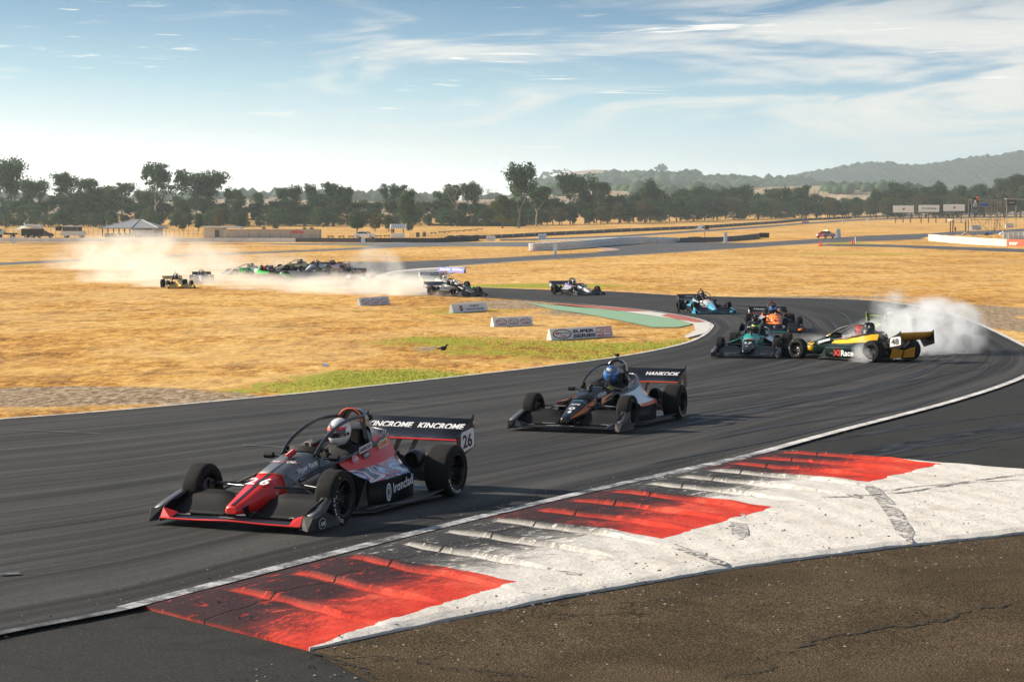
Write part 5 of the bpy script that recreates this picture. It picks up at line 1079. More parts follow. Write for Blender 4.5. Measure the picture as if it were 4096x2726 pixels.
FIELD = [
 (c26, -1.93, 21.02, -114.5, 'red and black racing car number 26 leading in the foreground beside the kerb', dict(suit=BLS, helmet=WHT, visor=GLASS, band=REDBAND, yaw=R(-6)), 'driver in a white helmet with a red visor strip in the red and black car', 2, .034),
 (c6, 1.53, 31.9, -112, 'black racing car number 6 with orange wing edge, second in line on the near bend', dict(suit=BLS, helmet=BLH, visor=BLUEV, glove=YG, crest=[(.5, .8, .5, WHT), (.55, .7, 1.4, SKYB)]), 'driver in a blue patterned helmet with yellow gloves in the black car', 2, .034),
 (c50, 6.75, 55.2, -104.6, 'teal and black racing car number 50 touching wheels with the spinning yellow car', dict(suit=BLS, helmet=BLK, visor=GLASS, band=LIME), 'driver in a black helmet in the teal and black car', 2, .034),
 (c48, 9.1, 52.9, 131, 'dark green and yellow racing car number 48 spun sideways in its own tyre smoke', dict(suit=BLS, helmet=RDH, visor=GLASS, glove=RG), 'driver in a red helmet and red gloves in the spinning yellow car', 2, .034),
 (c19, 9.3, 70.8, -91.6, 'orange racing car number 19 right behind the teal and black car', dict(suit=BLS, helmet=BLK, visor=BLUEV), 'driver in a dark helmet with a blue visor in the orange car', 1, .034),
 (clime, 12.2, 64.0, -97, 'lime and black racing car half hidden by white tyre smoke', dict(suit=BLS, helmet=WHT, visor=GLASS), 'driver in a pale helmet in the smoke covered lime car', 1, .034),
 (cteal, 8.6, 89.3, -80, 'sky blue and silver racing car with an orange hoop edge on the far bend', dict(suit=BLS, helmet=BLK, visor=GLASS), 'driver in a black helmet in the sky blue car', 1, .034),
 (cpur, 3.77, 118.0, -64, 'purple and silver racing car number 38 alone on the back stretch', dict(suit=BLS, helmet=SILV, visor=GLASS), 'driver in a silver helmet in the purple car', 1, .034),
 (c24, -3.35, 116.0, -51.6, 'dark racing car number 24 with two wheels on the dirt beside the board', dict(suit=BLS, helmet=SILV, visor=GLASS), 'driver in a silver and black helmet in the dark number 24 car', 1, .034),
 (cwt, -4.3, 130.0, -54, 'white racing car with a teal rear wing just behind the dark number 24 car', dict(suit=WHT, helmet=WHT, visor=GLASS), 'driver in a white helmet in the white and teal car', 1, .034),
 (cgold, -22.45, 133.3, -71.6, 'gold racing car running across the dry grass ahead of the dust', dict(suit=BLS, helmet=BLK, visor=GLASS), 'driver in a black helmet in the gold car', 1, .004),
 (csilv, -22.6, 145.0, -81, 'silver racing car in thin dust just right of the gold car', dict(suit=BLS, helmet=SILV, visor=GLASS), 'driver in a pale helmet in the silver car in the dust', 1, .004),
 (cwn, -22.0, 165.0, -152, 'white nosed racing car sliding left at the edge of the dust', dict(suit=BLS, helmet=BLK, visor=GLASS), 'driver in a dark helmet in the white nosed car', 1, .03),
 (cgrn, -19.3, 157.0, -22, 'bright green racing car spun to face right in the dust', dict(suit=BLS, helmet=RDH, visor=GLASS), 'driver in a red helmet in the green car', 1, .03),
 (cwy, -19.5, 180.0, -150, 'cream and white racing car above the green one in the dust', dict(suit=BLS, helmet=WHT, visor=GLASS), 'driver in a white helmet in the cream car', 1, .03),
 (cws, -17.4, 176.0, -108, 'small white racing car between the cream car and the orange sided car', dict(suit=BLS, helmet=PINK, visor=GLASS), 'driver in a pale pink helmet in the small white car', 1, .03),
 (cwo, -16.2, 177.0, -124, 'white and orange racing car with a lettered black wing in the dust', dict(suit=BLS, helmet=BLH, visor=GLASS), 'driver in a blue helmet in the white and orange car', 1, .03),
 (cb1, -12.9, 155.0, -113, 'black racing car with ochre side panels low in the dust', dict(suit=BLS, helmet=BLK, visor=GLASS), 'driver in a black helmet in the black and ochre car', 1, .03),
 (cb2, -11.45, 146.0, -62, 'black racing car with a white nose at the right end of the dust', dict(suit=BLS, helmet=BLK, visor=GLASS), 'driver in a black helmet in the black car with a white nose', 1, .03)]
for cfg, x, y, psi, lab, dk, dl, det, lift in FIELD:
    car = race_car(cfg, lab, detail=det); M = place(car, x, y, psi, lift); driver(dl, M, **dk)
# ================================================================ TREES
M_leafA = mat('eucalypt_leaf', (0.060, 0.135, 0.040), 0.7, spec=.25, var=0.5, vscale=0.25); M_leafB = mat('eucalypt_leaf_dark', (0.028, 0.070, 0.026), 0.75, spec=.2, var=0.5, vscale=0.25); M_leafC = mat('warm_leaf', (0.13, 0.12, 0.03), 0.7, spec=.2, var=0.5, vscale=0.3)
M_leafG = mat('fresh_leaf', (0.055, 0.115, 0.025), 0.6, var=0.4, vscale=0.3); M_bark = mat('pale_bark', (0.34, 0.29, 0.23), 0.9, var=0.4, vscale=1.5); M_barkD = mat('dark_bark', (0.09, 0.07, 0.055), 0.9, var=.4, vscale=1.5)
def tree_meshes(seed, kind):
    """unit-height tree standing at the origin; crown radius about half the height (kind decides)"""
    rn = random.Random(seed); tr = MB(); tips = []
    def limb(p, d, L_, r, depth):
        n = 4; pts = [p]; q = Vector(p); dd = Vector(d).normalized()
        for i in range(n):
            dd = (dd+Vector((rn.uniform(-.25, .25), rn.uniform(-.25, .25), rn.uniform(-.05, .18)))).normalized(); q = q+dd*L_/n; pts.append(tuple(q))
        tr.tube(pts, [r*(1-.55*i/n) for i in range(n+1)], 5, 0, cap=False)
        tips.append(q.copy()); tips.append((Vector(pts[2])).copy())
        if depth == 0: return
        for k in range(rn.choice((2, 3, 3))):
            a = rn.uniform(0, 6.28); sp_ = spread*rn.uniform(.6, 1.2); nd = Vector((math.cos(a)*sp_, math.sin(a)*sp_, 1*rise)).normalized(); limb(tuple(q), nd, L_*rn.uniform(.6, .85), r*.5, depth-1)
    if kind == 'tall': trunk_h, spread, rise, dep, cl, cs, nb = .22, .75, .9, 2, .10, (1.15, 1.15, .85), 66
    elif kind == 'open': trunk_h, spread, rise, dep, cl, cs, nb = .32, .95, .85, 2, .080, (1.2, 1.2, .7), 46
    elif kind == 'round': trunk_h, spread, rise, dep, cl, cs, nb = .16, .9, .8, 2, .13, (1, 1, .8), 84
    elif kind == 'cone': trunk_h, spread, rise, dep, cl, cs, nb = .05, .3, 1.0, 1, .12, (1, 1, 1), 60
    else: trunk_h, spread, rise, dep, cl, cs, nb = .05, .8, .8, 1, .2, (1.1, 1.1, .7), 90     # bush
    r0 = .020 if kind in ('tall', 'open') else .026
    tr.tube([(0, 0, -.02), (rn.uniform(-.01, .01), 0, trunk_h*.5), (rn.uniform(-.03, .03), rn.uniform(-.03, .03), trunk_h)], [r0*1.2, r0, r0*.8], 7, 0, cap=False)
    base = Vector((0, 0, trunk_h))
    for k in range(3 if kind != 'bush' else 2):
        a = k*2.1+rn.uniform(-.4, .4); limb(tuple(base), (math.cos(a)*spread*.8, math.sin(a)*spread*.8, 1), (1-trunk_h)*.42, r0*.6, dep)
    if kind in ('round', 'cone', 'bush'):
        tips = []
        for k in range(46 if kind == 'round' else 40):
            z = rn.random(); a = rn.uniform(0, 6.28)
            if kind == 'cone': rr = .26*(1-z)**.7*(0.4+0.6*z if z < .1 else 1); zz = .06+z*.86
            elif kind == 'round': rr = .33*math.sin(math.pi*(.15+.8*z))**.6*rn.uniform(.55, 1.0); zz = .24+z*.66
            else: rr = .5*math.sin(math.pi*(.25+.7*z))**.6*rn.uniform(.5, 1.0); zz = .12+z*.7
            tips.append(Vector((math.cos(a)*rr*rn.uniform(.6, 1), math.sin(a)*rr*rn.uniform(.6, 1), zz)))
    zmax = max(t.z for t in tips)+cl*.4; sc_ = 1/zmax
    cr = MB()
    for t in tips:
        m_ = rn.choice((0, 0, 1)); s0 = cl*rn.uniform(.7, 1.35)
        for b_ in range(nb):
            while True:
                v = Vector((rn.uniform(-1, 1), rn.uniform(-1, 1), rn.uniform(-1, 1)))
                if v.length < 1: break
            v = v*(0.4+0.6*v.length); c = t+Vector((v.x*cs[0], v.y*cs[1], v.z*cs[2]))*s0
            ls = rn.uniform(.010, .021)*(1.25 if kind in ('round', 'bush', 'cone') else 1.0); u = Vector((rn.gauss(0, 1), rn.gauss(0, 1), rn.gauss(0, .7))).normalized(); w = u.cross(Vector((rn.gauss(0, 1), rn.gauss(0, 1), rn.gauss(0, 1)))).normalized()
            cr.add([c-u*ls-w*ls*.5, c+u*ls*.2-w*ls, c+u*ls+w*ls*.4, c-u*ls*.3+w*ls], [(0, 1, 2, 3)], m_)
    for L_ in (tr, cr): L_.v = [(x*sc_, y*sc_, z*sc_) for x, y, z in L_.v]
    return tr, cr
TREES = {}
for kind, seeds in (('tall', (1, 2, 3, 4, 5)), ('open', (6, 7, 8, 9)), ('round', (11, 12, 13, 14)), ('cone', (21, 22)), ('bush', (31, 32, 33))):
    for sd in seeds:
        t, c = tree_meshes(sd, kind); bark = M_bark if kind in ('open', 'tall') and sd % 2 else M_barkD
        sets = {'dark': [M_leafB, M_leafA], 'mid': [M_leafA, M_leafB], 'warm': [M_leafC, M_leafA], 'green': [M_leafG, M_leafA]}
        tm = t.mesh('trunk', bark); base = c.mesh('crown', sets['dark']); 
        for k, ms in sets.items():
            me = base if k == 'dark' else base.copy()
            for i, m in enumerate(ms): me.materials[i] = m
            TREES.setdefault((kind, k), []).append((tm, me))
for m_ in (M_leafA, M_leafB, M_leafC, M_leafG):      # thin leaves let some of the low sun through
    nt_, N_, L_n = nodes_of(m_); b_ = N_['Principled BSDF']; tr_ = N_.new('ShaderNodeBsdfTranslucent'); mx_ = N_.new('ShaderNodeMixShader'); mx_.inputs[0].default_value = .38; o_ = [n for n in N_ if n.type == 'OUTPUT_MATERIAL'][0]
    lk = [l for l in L_n if l.to_node == b_ and l.to_socket.name == 'Base Color']
    if lk: L_n.new(lk[0].from_socket, tr_.inputs[0])
    L_n.new(b_.outputs[0], mx_.inputs[1]); L_n.new(tr_.outputs[0], mx_.inputs[2]); L_n.new(mx_.outputs[0], o_.inputs[0])
_tn = [0]
def tree(px, top, base_row, kind, tint, label, group=None, wide=1.0, name=None, cat='tree', depth=None):
    """a tree whose foot is where the ground shows at base_row"""
    x, y = Gf(px, base_row)
    if depth: y = depth; x = X_at(px, y)
    h = H_at(top, y)-gz(y); 
    _tn[0] += 1; rn = random.Random(_tn[0]*7+3); vs_ = TREES[(kind, tint)]; tm, cm = vs_[_tn[0] % len(vs_)]
    r = empty(name or ('bush' if kind == 'bush' else 'eucalyptus_tree'), (x, y, gz(y)-.1), rn.uniform(0, 6.28)); tag(r, label, cat, group); r.scale = (h*wide, h*wide, h)
    link('trunk', tm, r); link('crown', cm, r); return r
# trees that stand out
for a in [
 (25, 632, 905, 'tall', 'dark', 'tall dark gum tree at the left edge of the photo', None, .85),
 (75, 720, 903, 'open', 'dark', 'thin limbed gum tree leaning beside the tallest one at the left edge', None, .9),
 (135, 712, 900, 'tall', 'mid', 'open crowned gum tree behind the camper with the awning', None, .8),
 (255, 690, 903, 'open', 'dark', 'flat topped gum tree between the two campers', None, 1.15),
 (340, 722, 900, 'round', 'dark', 'broad dark tree behind the white camper van', None, 1.2),
 (415, 742, 900, 'tall', 'dark', 'dark tree left of the pavilion roof', None, .95),
 (490, 730, 902, 'open', 'mid', 'spreading gum tree behind the left half of the pavilion', None, 1.1),
 (585, 752, 899, 'tall', 'mid', 'narrow tree behind the pavilion roof ridge', None, .8),
 (625, 650, 905, 'open', 'dark', 'tallest thin gum tree right of the pavilion with a bare upper trunk', None, .8),
 (705, 680, 902, 'open', 'dark', 'thin open gum tree beside the tallest one behind the pavilion', None, .8),
 (825, 682, 903, 'tall', 'dark', 'wide domed gum tree above the block building', None, 1.05),
 (930, 752, 900, 'tall', 'mid', 'mid green tree behind the right end of the block building', None, .8),
 (1028, 775, 902, 'round', 'mid', 'green rounded tree above the left part of the cream wall', None, .8),
 (1160, 745, 902, 'tall', 'mid', 'tree with two domes behind the cream lettered wall', None, .8),
 (1225, 738, 902, 'tall', 'dark', 'dark topped tree right of the double domed one', None, .8),
 (1330, 728, 905, 'open', 'mid', 'pale limbed gum tree above the white car', None, .9),
 (1385, 748, 902, 'tall', 'mid', 'smaller gum tree with bare twigs right of the pale limbed one', None, .7),
 (1560, 735, 898, 'open', 'dark', 'flat crowned gum tree rising above the belt left of the dense round tree', None, .9),
 (1633, 763, 922, 'round', 'green', 'dense dark green tree standing alone behind the marshal shelter', None, .75),
 (1428, 845, 930, 'round', 'green', 'small round green tree behind the white car', None, 1.15),
 (1500, 852, 926, 'round', 'warm', 'small olive tree between the round green tree and the marshal shelter', None, 1.0),
 (1555, 858, 924, 'round', 'warm', 'small brownish tree just left of the marshal shelter', None, 1.1),
 (1820, 735, 900, 'open', 'mid', 'white trunked gum tree over the low dark fence', None, 1.1),
 (1885, 728, 900, 'tall', 'dark', 'gum tree with bare twigs on top beside the white trunked one', None, .7),
 (2075, 655, 912, 'tall', 'dark', 'tallest dark gum tree in the middle of the belt', None, .8),
 (2010, 780, 912, 'round', 'warm', 'bushy dark tree at the foot of the tallest middle gum', None, 1.0),
 (2145, 730, 905, 'open', 'dark', 'ragged gum tree to the right of the tallest middle one', None, .9),
 (2295, 688, 895, 'tall', 'dark', 'big domed gum tree in front of the pale hill', None, .85),
 (2385, 722, 893, 'tall', 'dark', 'shoulder high gum tree right of the big domed one', None, .7),
 (2350, 803, 893, 'cone', 'dark', 'dark cone shaped tree at the edge of the dry field', None, .95),
 (2600, 722, 888, 'round', 'dark', 'pointed bushy tree standing above the belt left of centre right', None, .75),
 (3220, 738, 872, 'open', 'dark', 'small flat topped tree rising above the belt over the red ute', None, .7),
 (3590, 725, 868, 'tall', 'dark', 'tall tree behind the left white billboard', None, .7),
 (3505, 755, 872, 'round', 'dark', 'dark tree left of the left white billboard', None, .65),
 (3760, 730, 870, 'round', 'dark', 'dark tree between the centre and right billboards', None, .7),
 (3900, 742, 868, 'round', 'mid', 'greener tree left of the scaffold tower', None, .7),
 (4060, 705, 868, 'round', 'dark', 'dark tree at the right edge behind the scaffold tower', None, .75)]:
    tree(a[0], a[1], a[2], a[3], a[4], a[5], a[6], a[7])
# the rest of the belt
rn = random.Random(77); sky_x = [0, 150, 300, 450, 600, 750, 900, 1000, 1100, 1300, 1500, 1700, 1850, 2000, 2150, 2300, 2450, 2600, 2800, 3000, 3150, 3300, 3400, 3500, 3650, 3800, 3900, 4000, 4200]
sky_t = [800, 800, 790, 790, 810, 790, 800, 820, 790, 790, 800, 800, 790, 800, 790, 790, 770, 760, 755, 752, 758, 775, 778, 765, 748, 748, 760, 725, 705]
bx = [0, 600, 1200, 1700, 2150, 2400, 2800, 3000, 3500, 4200]; bb = [905, 903, 902, 899, 900, 893, 880, 874, 870, 868]
def belt(px):
    return float(np.interp(px, sky_x, sky_t)), float(np.interp(px, bx, bb))
gA = 'dark gum trees filling the belt behind the paddock buildings'; gB = 'dense dark trees of the belt behind the long barrier'; gC = 'dark trees in the belt behind the billboards'
def section(px):
    for lim, ph in ((60, 'behind the flatbed truck'), (215, 'behind the awning camper'), (400, 'behind the camper van'), (540, 'behind the left half of the pavilion'), (700, 'behind the right half of the pavilion'), (900, 'behind the block building'), (1100, 'behind the plain part of the cream wall'), (1280, 'behind the lettered part of the cream wall'), (1420, 'left of the white hatchback'), (1560, 'behind the white hatchback'), (1700, 'behind the marshal shelter'), (1880, 'left of the small hut'), (2060, 'behind the small hut'), (2300, 'above the left end of the tyre stacks'), (2500, 'above the middle of the tyre stacks'), (2720, 'above the right end of the tyre stacks'), (2900, 'above the speaker mast'), (3120, 'above the black tyre bundle'), (3340, 'above the red ute'), (3560, 'left of the billboards'), (3660, 'behind the left billboard'), (3760, 'behind the centre billboard'), (3870, 'behind the right billboard'), (4010, 'behind the scaffold tower')):
        if px < lim: return ph
    return 'at the right edge past the scaffold'
def rank(lo, hi, step, dt, db, kinds, tints, wide, lab, grp):
    px = lo
    while px < hi:
        t, b_ = belt(px); k = rn.choice(kinds); tree(px+rn.uniform(-14, 14), t+rn.uniform(*dt), b_+rn.uniform(*db), k, rn.choice(tints), lab+' '+section(px), grp, rn.uniform(*wide)); px += rn.uniform(step*.8, step*1.2)
rank(-240, 2060, 52, (-16, 26), (-2, 2), ('tall', 'round', 'tall'), ('dark', 'dark', 'mid'), (1.25, 1.7), 'dark gum tree of the belt', gA)
rank(-240, 2060, 60, (28, 62), (3, 7), ('round', 'round', 'bush'), ('dark', 'mid', 'mid'), (1.2, 1.7), 'lower bushy front tree', 'lower trees along the front of the left belt')
rank(-240, 2060, 36, (66, 96), (-4, 0), ('bush', 'bush', 'round'), ('dark', 'mid', 'dark'), (1.5, 2.2), 'dark scrub among the trunks', 'dark scrub among the trunks of the left belt')
rank(2070, 3340, 46, (-14, 22), (-2, 1), ('round', 'round', 'tall'), ('dark', 'dark', 'mid'), (1.05, 1.4), 'dense dark tree of the belt', gB)
rank(3340, 4420, 50, (-14, 20), (-2, 1), ('round', 'round', 'tall'), ('dark', 'dark', 'mid'), (1.0, 1.3), 'dark round belt tree', gC)
rank(2080, 4420, 58, (24, 52), (1, 4), ('round', 'bush', 'round'), ('dark', 'warm', 'dark'), (1.1, 1.5), 'lower dark front tree', 'lower trees along the front of the right hand belt')
# bushes and small trees at the front
gb = 'low bushes along the foot of the tree belt'
for a in [(330, 832, 906, 'round', 'green', 'rounded fresh green tree left of the pavilion', .8), (140, 830, 908, 'round', 'dark', 'grey green bushy tree behind the camper awning', .8), (390, 828, 905, 'round', 'mid', 'bushy tree right of the white camper van', .8),
          (600, 832, 915, 'bush', 'green', 'large green bushy tree against the pavilion roof', .9), (730, 868, 925, 'round', 'warm', 'small orange green tree right of the pavilion', .9), (795, 853, 925, 'round', 'green', 'small green tree left of the block building', .9), (875, 832, 918, 'round', 'warm', 'rounded tree rising over the block building roof', .85), (965, 842, 918, 'round', 'green', 'pale green rounded tree over the block wall', .8),
          (1055, 905, 925, 'bush', 'dark', 'low dark bush behind the cream wall on its left part', .9), (1100, 877, 915, 'bush', 'dark', 'dark bush behind the cream wall beside the tanks', .7), (1305, 870, 905, 'bush', 'dark', 'round bush under the pale limbed gum tree', .7), (1640, 880, 924, 'bush', 'dark', 'dark bush at the foot of the dense lone tree', .7),
          (2430, 838, 890, 'bush', 'warm', 'light topped bush right of the cone shaped tree', .9), (2510, 840, 890, 'bush', 'warm', 'yellow green bushy tree at the front of the belt', .9), (2560, 858, 890, 'bush', 'dark', 'dark low bush next to the yellow green one', .8), (2795, 845, 878, 'cone', 'warm', 'little cone shaped bush before the belt', .9), (2880, 812, 878, 'round', 'warm', 'brownish small tree before the belt', .9), (2625, 860, 886, 'bush', 'warm', 'grey brown bush in front of the belt', .8)]:
    tree(a[0], a[1], a[2], a[3], a[4], a[5], None, a[6], cat='bush' if a[3] in ('bush', 'cone') else 'tree')
# bare dead trees
def dead_tree(px, top, base_row, lab, seed):
    rn = random.Random(seed); x, y = Gf(px, base_row); h = H_at(top, y)-gz(y); mb = MB()
    def br(p, d, L_, r, n):
        q = Vector(p); pts = [tuple(q)]; dd = Vector(d)
        for i in range(3): dd = (dd+Vector((rn.uniform(-.3, .3), rn.uniform(-.3, .3), .12))).normalized(); q = q+dd*L_/3; pts.append(tuple(q))
        mb.tube(pts, [r, r*.8, r*.6, r*.4], 5, cap=False)
        if n:
            for k in range(3): a = rn.uniform(0, 6.28); br(tuple(q), (math.cos(a)*.7, math.sin(a)*.7, .9), L_*.68, r*.5, n-1)
    br((0, 0, 0), (0, 0, 1), h*.42, h*.018, 3); o = mb.build('dead_tree', M_bark); o.location = (x, y, gz(y)-.1); tag(o, lab, 'dead tree'); 
dead_tree(1925, 735, 900, 'leafless grey tree between the gums left of the tallest one', 5); dead_tree(3280, 742, 872, 'bare twiggy tree over the belt above the red ute', 6); dead_tree(1850, 718, 902, 'bare branched tree above the white trunked gum', 8)
# far wooded skyline on the hills
def far_wood():
    rn = np.random.RandomState(5); mb = MB(); rr = random.Random(9)
    def clump(x, y, z, s):
        mb.ico((x, y, z+s*.45), s*.6, rr.choice((0, 1)), 1, (1, 1, .9), .25, rr)
    A = [(2130, 735), (2250, 728), (2390, 715), (2480, 703), (2560, 708), (2650, 700), (2780, 712), (2900, 722), (3000, 727), (3150, 728), (3300, 740)]
    for k in range(420):
        px = rr.uniform(2130, 3260); row = float(np.interp(px, [a for a, b_ in A], [b_ for a, b_ in A])); D = 3300-rr.uniform(-40, 260); clump(X_at(px, D), D, H_at(row, 3300)-4-max(0, (3300-D))*.06-2, rr.uniform(10, 20))
    B = [(3050, 745), (3130, 728), (3220, 706), (3320, 688), (3420, 672), (3482, 662), (3560, 672), (3640, 677), (3720, 672), (3820, 655), (3900, 643), (4000, 632), (4096, 620), (4200, 610)]
    for k in range(300):
        px = rr.uniform(3060, 4150); row = float(np.interp(px, [a for a, b_ in B], [b_ for a, b_ in B])); D = 4600; clump(X_at(px, D), D+rr.uniform(-60, 10), H_at(row, D)-6, rr.uniform(10, 19))
    for k in range(260):
        px = rr.uniform(-100, 2000); D = 2100+rr.uniform(-90, 60); row = 795+8*math.sin(px*.004); clump(X_at(px, D), D, H_at(row, 2100)-5, rr.uniform(7, 15))
    for (cx, n, w) in ((2700, 60, 260), (3500, 70, 160), (3340, 20, 60), (2250, 20, 80)):
        for k in range(n): px = cx+rr.gauss(0, w*.5); D = 2080+rr.uniform(-120, 60); clump(X_at(px, D), D, H_at(762, 2100)-6, rr.uniform(8, 15))
    tag(mb.build('distant_wood', [M_leafB, M_leafA]), 'distant woods on the hills beyond the circuit', 'wood', kind='stuff')
far_wood()
for px, row, s in ((2180, 714, 18), (2233, 700, 16), (2643, 692, 22)):
    D = 4300; o = None; mb = MB(); rr = random.Random(px)
    mb.tube([(0, 0, -8), (0, 0, s*.6)], s*.05, 5, 1)
    for k in range(26): mb.ico((rr.gauss(0, s*.32), rr.gauss(0, s*.3), s*.65+rr.gauss(0, s*.14)), s*.17, 0, 1, (1, 1, .8), .2, rr)
    o = mb.build('hilltop_tree', [M_leafB, M_barkD]); o.location = (X_at(px, D), D, H_at(row+3, D)-2); tag(o, {2180: 'leftmost lone tree on the ridge of the pale hill', 2233: 'second lone tree on the ridge of the pale hill', 2643: 'large lone tree at the right end of the pale hill'}[px], 'tree')
# ================================================================ walls, boards, buildings, vehicles
M_wall = mat('white_wall_paint', (0.80, 0.81, 0.82), 0.8, var=0.15, vscale=.6); M_wallW = mat('warm_white_wall', (0.60, 0.56, 0.50), 0.8, var=0.22, vscale=.5); M_dwall = mat('dark_blue_grey_wall', (0.045, 0.05, 0.062), 0.8, var=0.25, vscale=.5); M_gwall = mat('grey_block_wall', (0.11, 0.115, 0.13), 0.85, var=0.25, vscale=.6)
M_cream = mat('cream_wall', (0.52, 0.47, 0.40), 0.85, var=0.12, vscale=.5); M_creamW = mat('pale_block_wall', (0.60, 0.58, 0.54), 0.85, var=.1); M_roof = mat('grey_metal_roof', (0.30, 0.31, 0.32), 0.6, var=.15); M_post = mat('galvanised_pole', (0.26, 0.25, 0.23), 0.6, .3, var=.2); M_dpost = mat('dark_timber', (0.06, 0.045, 0.035), 0.9, var=.3)
M_bag = mat('white_wrapped_tyres', (0.86, 0.85, 0.84), 0.7, var=0.3, vscale=3, bump=.5, bscale=9); M_board = mat('white_board', (0.88, 0.88, 0.88), 0.6, var=.06, vscale=2); M_bback = mat('board_edge', (0.55, 0.53, 0.5), 0.8); M_blueb = mat('blue_board', (0.015, 0.06, 0.42), 0.5)
M_blackr = mat('black_tyre_pile', (0.02, 0.02, 0.024), 0.9, var=.3); M_cone = mat('orange_red_cone', (0.80, 0.05, 0.02), 0.6); M_tin = mat('window_glass_dark', (0.02, 0.03, 0.04), 0.12); M_canvas = mat('cream_canvas', (0.70, 0.68, 0.60), 0.9); M_dk = mat('dark_underside', (0.02, 0.02, 0.022), 0.8); M_rsign = mat('orange_red_sign', (0.80, 0.09, 0.03), .6)
M_hviz = mat('orange_vest', (0.95, 0.10, 0.02), .8); M_skin = mat('skin', (0.45, 0.26, 0.18), .6); M_cloth = mat('dark_clothes', (0.02, 0.022, 0.03), .9); M_tee = mat('white_shirt', (.75, .75, .75), .9); M_jean = mat('blue_jeans', (.04, .06, .12), .9); M_mesh = mat('white_mesh_panel', (.62, .66, .70), .8)
LT_W, LT_R, LT_K = TW, TR, TB

def wall(name, base, hpx, thick, m, label, cat='wall', cap=None, off=0.0):
    """free standing wall along ground points given by (full px, row); heights in px at each point"""
    hs = hpx if isinstance(hpx, list) else [hpx]*len(base); P = [Gf(*p) for p in base]; H = [h*p[1]/FPX for h, p in zip(hs, P)]
    root = empty(name, (P[0][0], P[0][1], gz(P[0][1]))); tag(root, label, cat); ox, oy, oz = root.location
    mb = MB(); secs = []
    for i, (p, h) in enumerate(zip(P, H)):
        a = Vector(P[max(i-1, 0)]); b_ = Vector(P[min(i+1, len(P)-1)]); d = (b_-a).normalized(); n = Vector((-d.y, d.x))*thick/2; z = gz(p[1])-.15-oz; q = Vector(p)-Vector((ox, oy))
        secs.append([(q.x-n.x*1.15, q.y-n.y*1.15, z), (q.x-n.x, q.y-n.y, z+h+.15), (q.x+n.x, q.y+n.y, z+h+.15), (q.x+n.x*1.15, q.y+n.y*1.15, z)])
    mb.loft(secs, 0, smooth=False); mb.build('wall_face', m, root, fix=True)
    L_ = sum((Vector(P[i+1])-Vector(P[i])).length for i in range(len(P)-1)); k = max(1, int(L_/7)); jb = MB()
    for j in range(1, min(k, 60)):
        t = j/min(k, 60)*L_; i = 0
        while i < len(P)-2 and t > (Vector(P[i+1])-Vector(P[i])).length: t -= (Vector(P[i+1])-Vector(P[i])).length; i += 1
        a, b_ = Vector(P[i]), Vector(P[i+1]); d = (b_-a).normalized(); q = a+d*t-Vector((ox, oy)); f = t/(b_-a).length; h = H[i]+(H[i+1]-H[i])*f; n = Vector((-d.y, d.x)); n = n if n.y < 0 else -n
        jb.box((q.x+n.x*(thick*.55), q.y+n.y*(thick*.55), gz(q.y+oy)-oz+h/2), (.05, .05, h*.96), 0)
    if jb.v: jb.build('wall_joint', M_bback if m in (M_wall, M_wallW) else M_dk, root)
    return root, P, H
wall('concrete_wall', [(-120, 966), (400, 966.5), (800, 967), (1183, 967.5)], 15.5, .35, M_wall, 'long white concrete wall in front of the campers and pavilion')
wall('concrete_wall', [(1184, 967.5), (1500, 969.5), (1740, 970), (1868, 966), (1912, 961)], [15.5, 18, 18, 21, 22], .35, M_dwall, 'dark wall to the right of the long white one, behind the checkered board')
root, P, H = wall('barrier_wall', [(1912, 956), (2000, 952), (2187, 942), (2467, 928), (2812, 913), (3000, 899.5), (3100, 893), (3200, 883), (3405, 874)], [15, 14, 14, 12.5, 11, 10, 9.5, 8.5, 9], .4, M_gwall, 'long grey barrier with a row of small white marks running to the far bend')
def mark_row():
    tot = []; 
    for i in range(len(P)-1): tot.append((Vector(P[i+1])-Vector(P[i])).length)
    L_ = sum(tot); n = 58; mb = MB(); mb.box((0, 0, .10), (.14, .03, .75), 0, Matrix.Rotation(R(28), 3, 'Y')); mb.box((-.06, -.004, .22), (.6, .03, .14), 0, Matrix.Rotation(R(-18), 3, 'Y')); mb.box((.02, -.008, -.02), (.5, .03, .13), 0, Matrix.Rotation(R(-28), 3, 'Y')); me = mb.mesh('white_mark', LT_W)
    for j in range(n):
        t = (j+.5)/n; row = t; px = 1930+(3395-1930)*t; i = 0
        tt = (j+.6)/n*L_
        while i < len(tot)-1 and tt > tot[i]: tt -= tot[i]; i += 1
        a, b_ = Vector(P[i]), Vector(P[i+1]); d = (b_-a).normalized(); q = a+d*tt; nn = Vector((-d.y, d.x)); nn = nn if nn.y < 0 else -nn; h = H[i]+(H[i+1]-H[i])*tt/tot[i]
        o = link('white_mark', me, root, (q.x+nn.x*.27-root.location.x, q.y+nn.y*.27-root.location.y, gz(q.y)+h*.5-root.location.z), (0, 0, math.atan2(d.y, d.x) if d.x > 0 else math.atan2(-d.y, -d.x)))
        o.scale = (h*1.5, 1, h*.95)
mark_row()
wall('concrete_wall', [(2714, 970.5), (2800, 969), (2887, 966.5), (2960, 961), (3034, 954)], [20, 20, 19.5, 19.5, 20.5], .5, M_gwall, 'grey wall between the white tyre stacks and the black tyre bundle')
wall('concrete_wall', [(3717.5, 962.6), (3803, 971), (3917, 979), (4031, 984)], [26.6, 27.5, 28, 27.4], .35, M_wallW, 'white curved wall in front of the scaffold tower')
rt, _, _ = wall('painted_wall', [(4031.5, 984), (4096, 985.5), (4210, 988)], [27.4, 27, 27], .38, M_rsign, 'orange red painted wall with white coates lettering at the right edge')
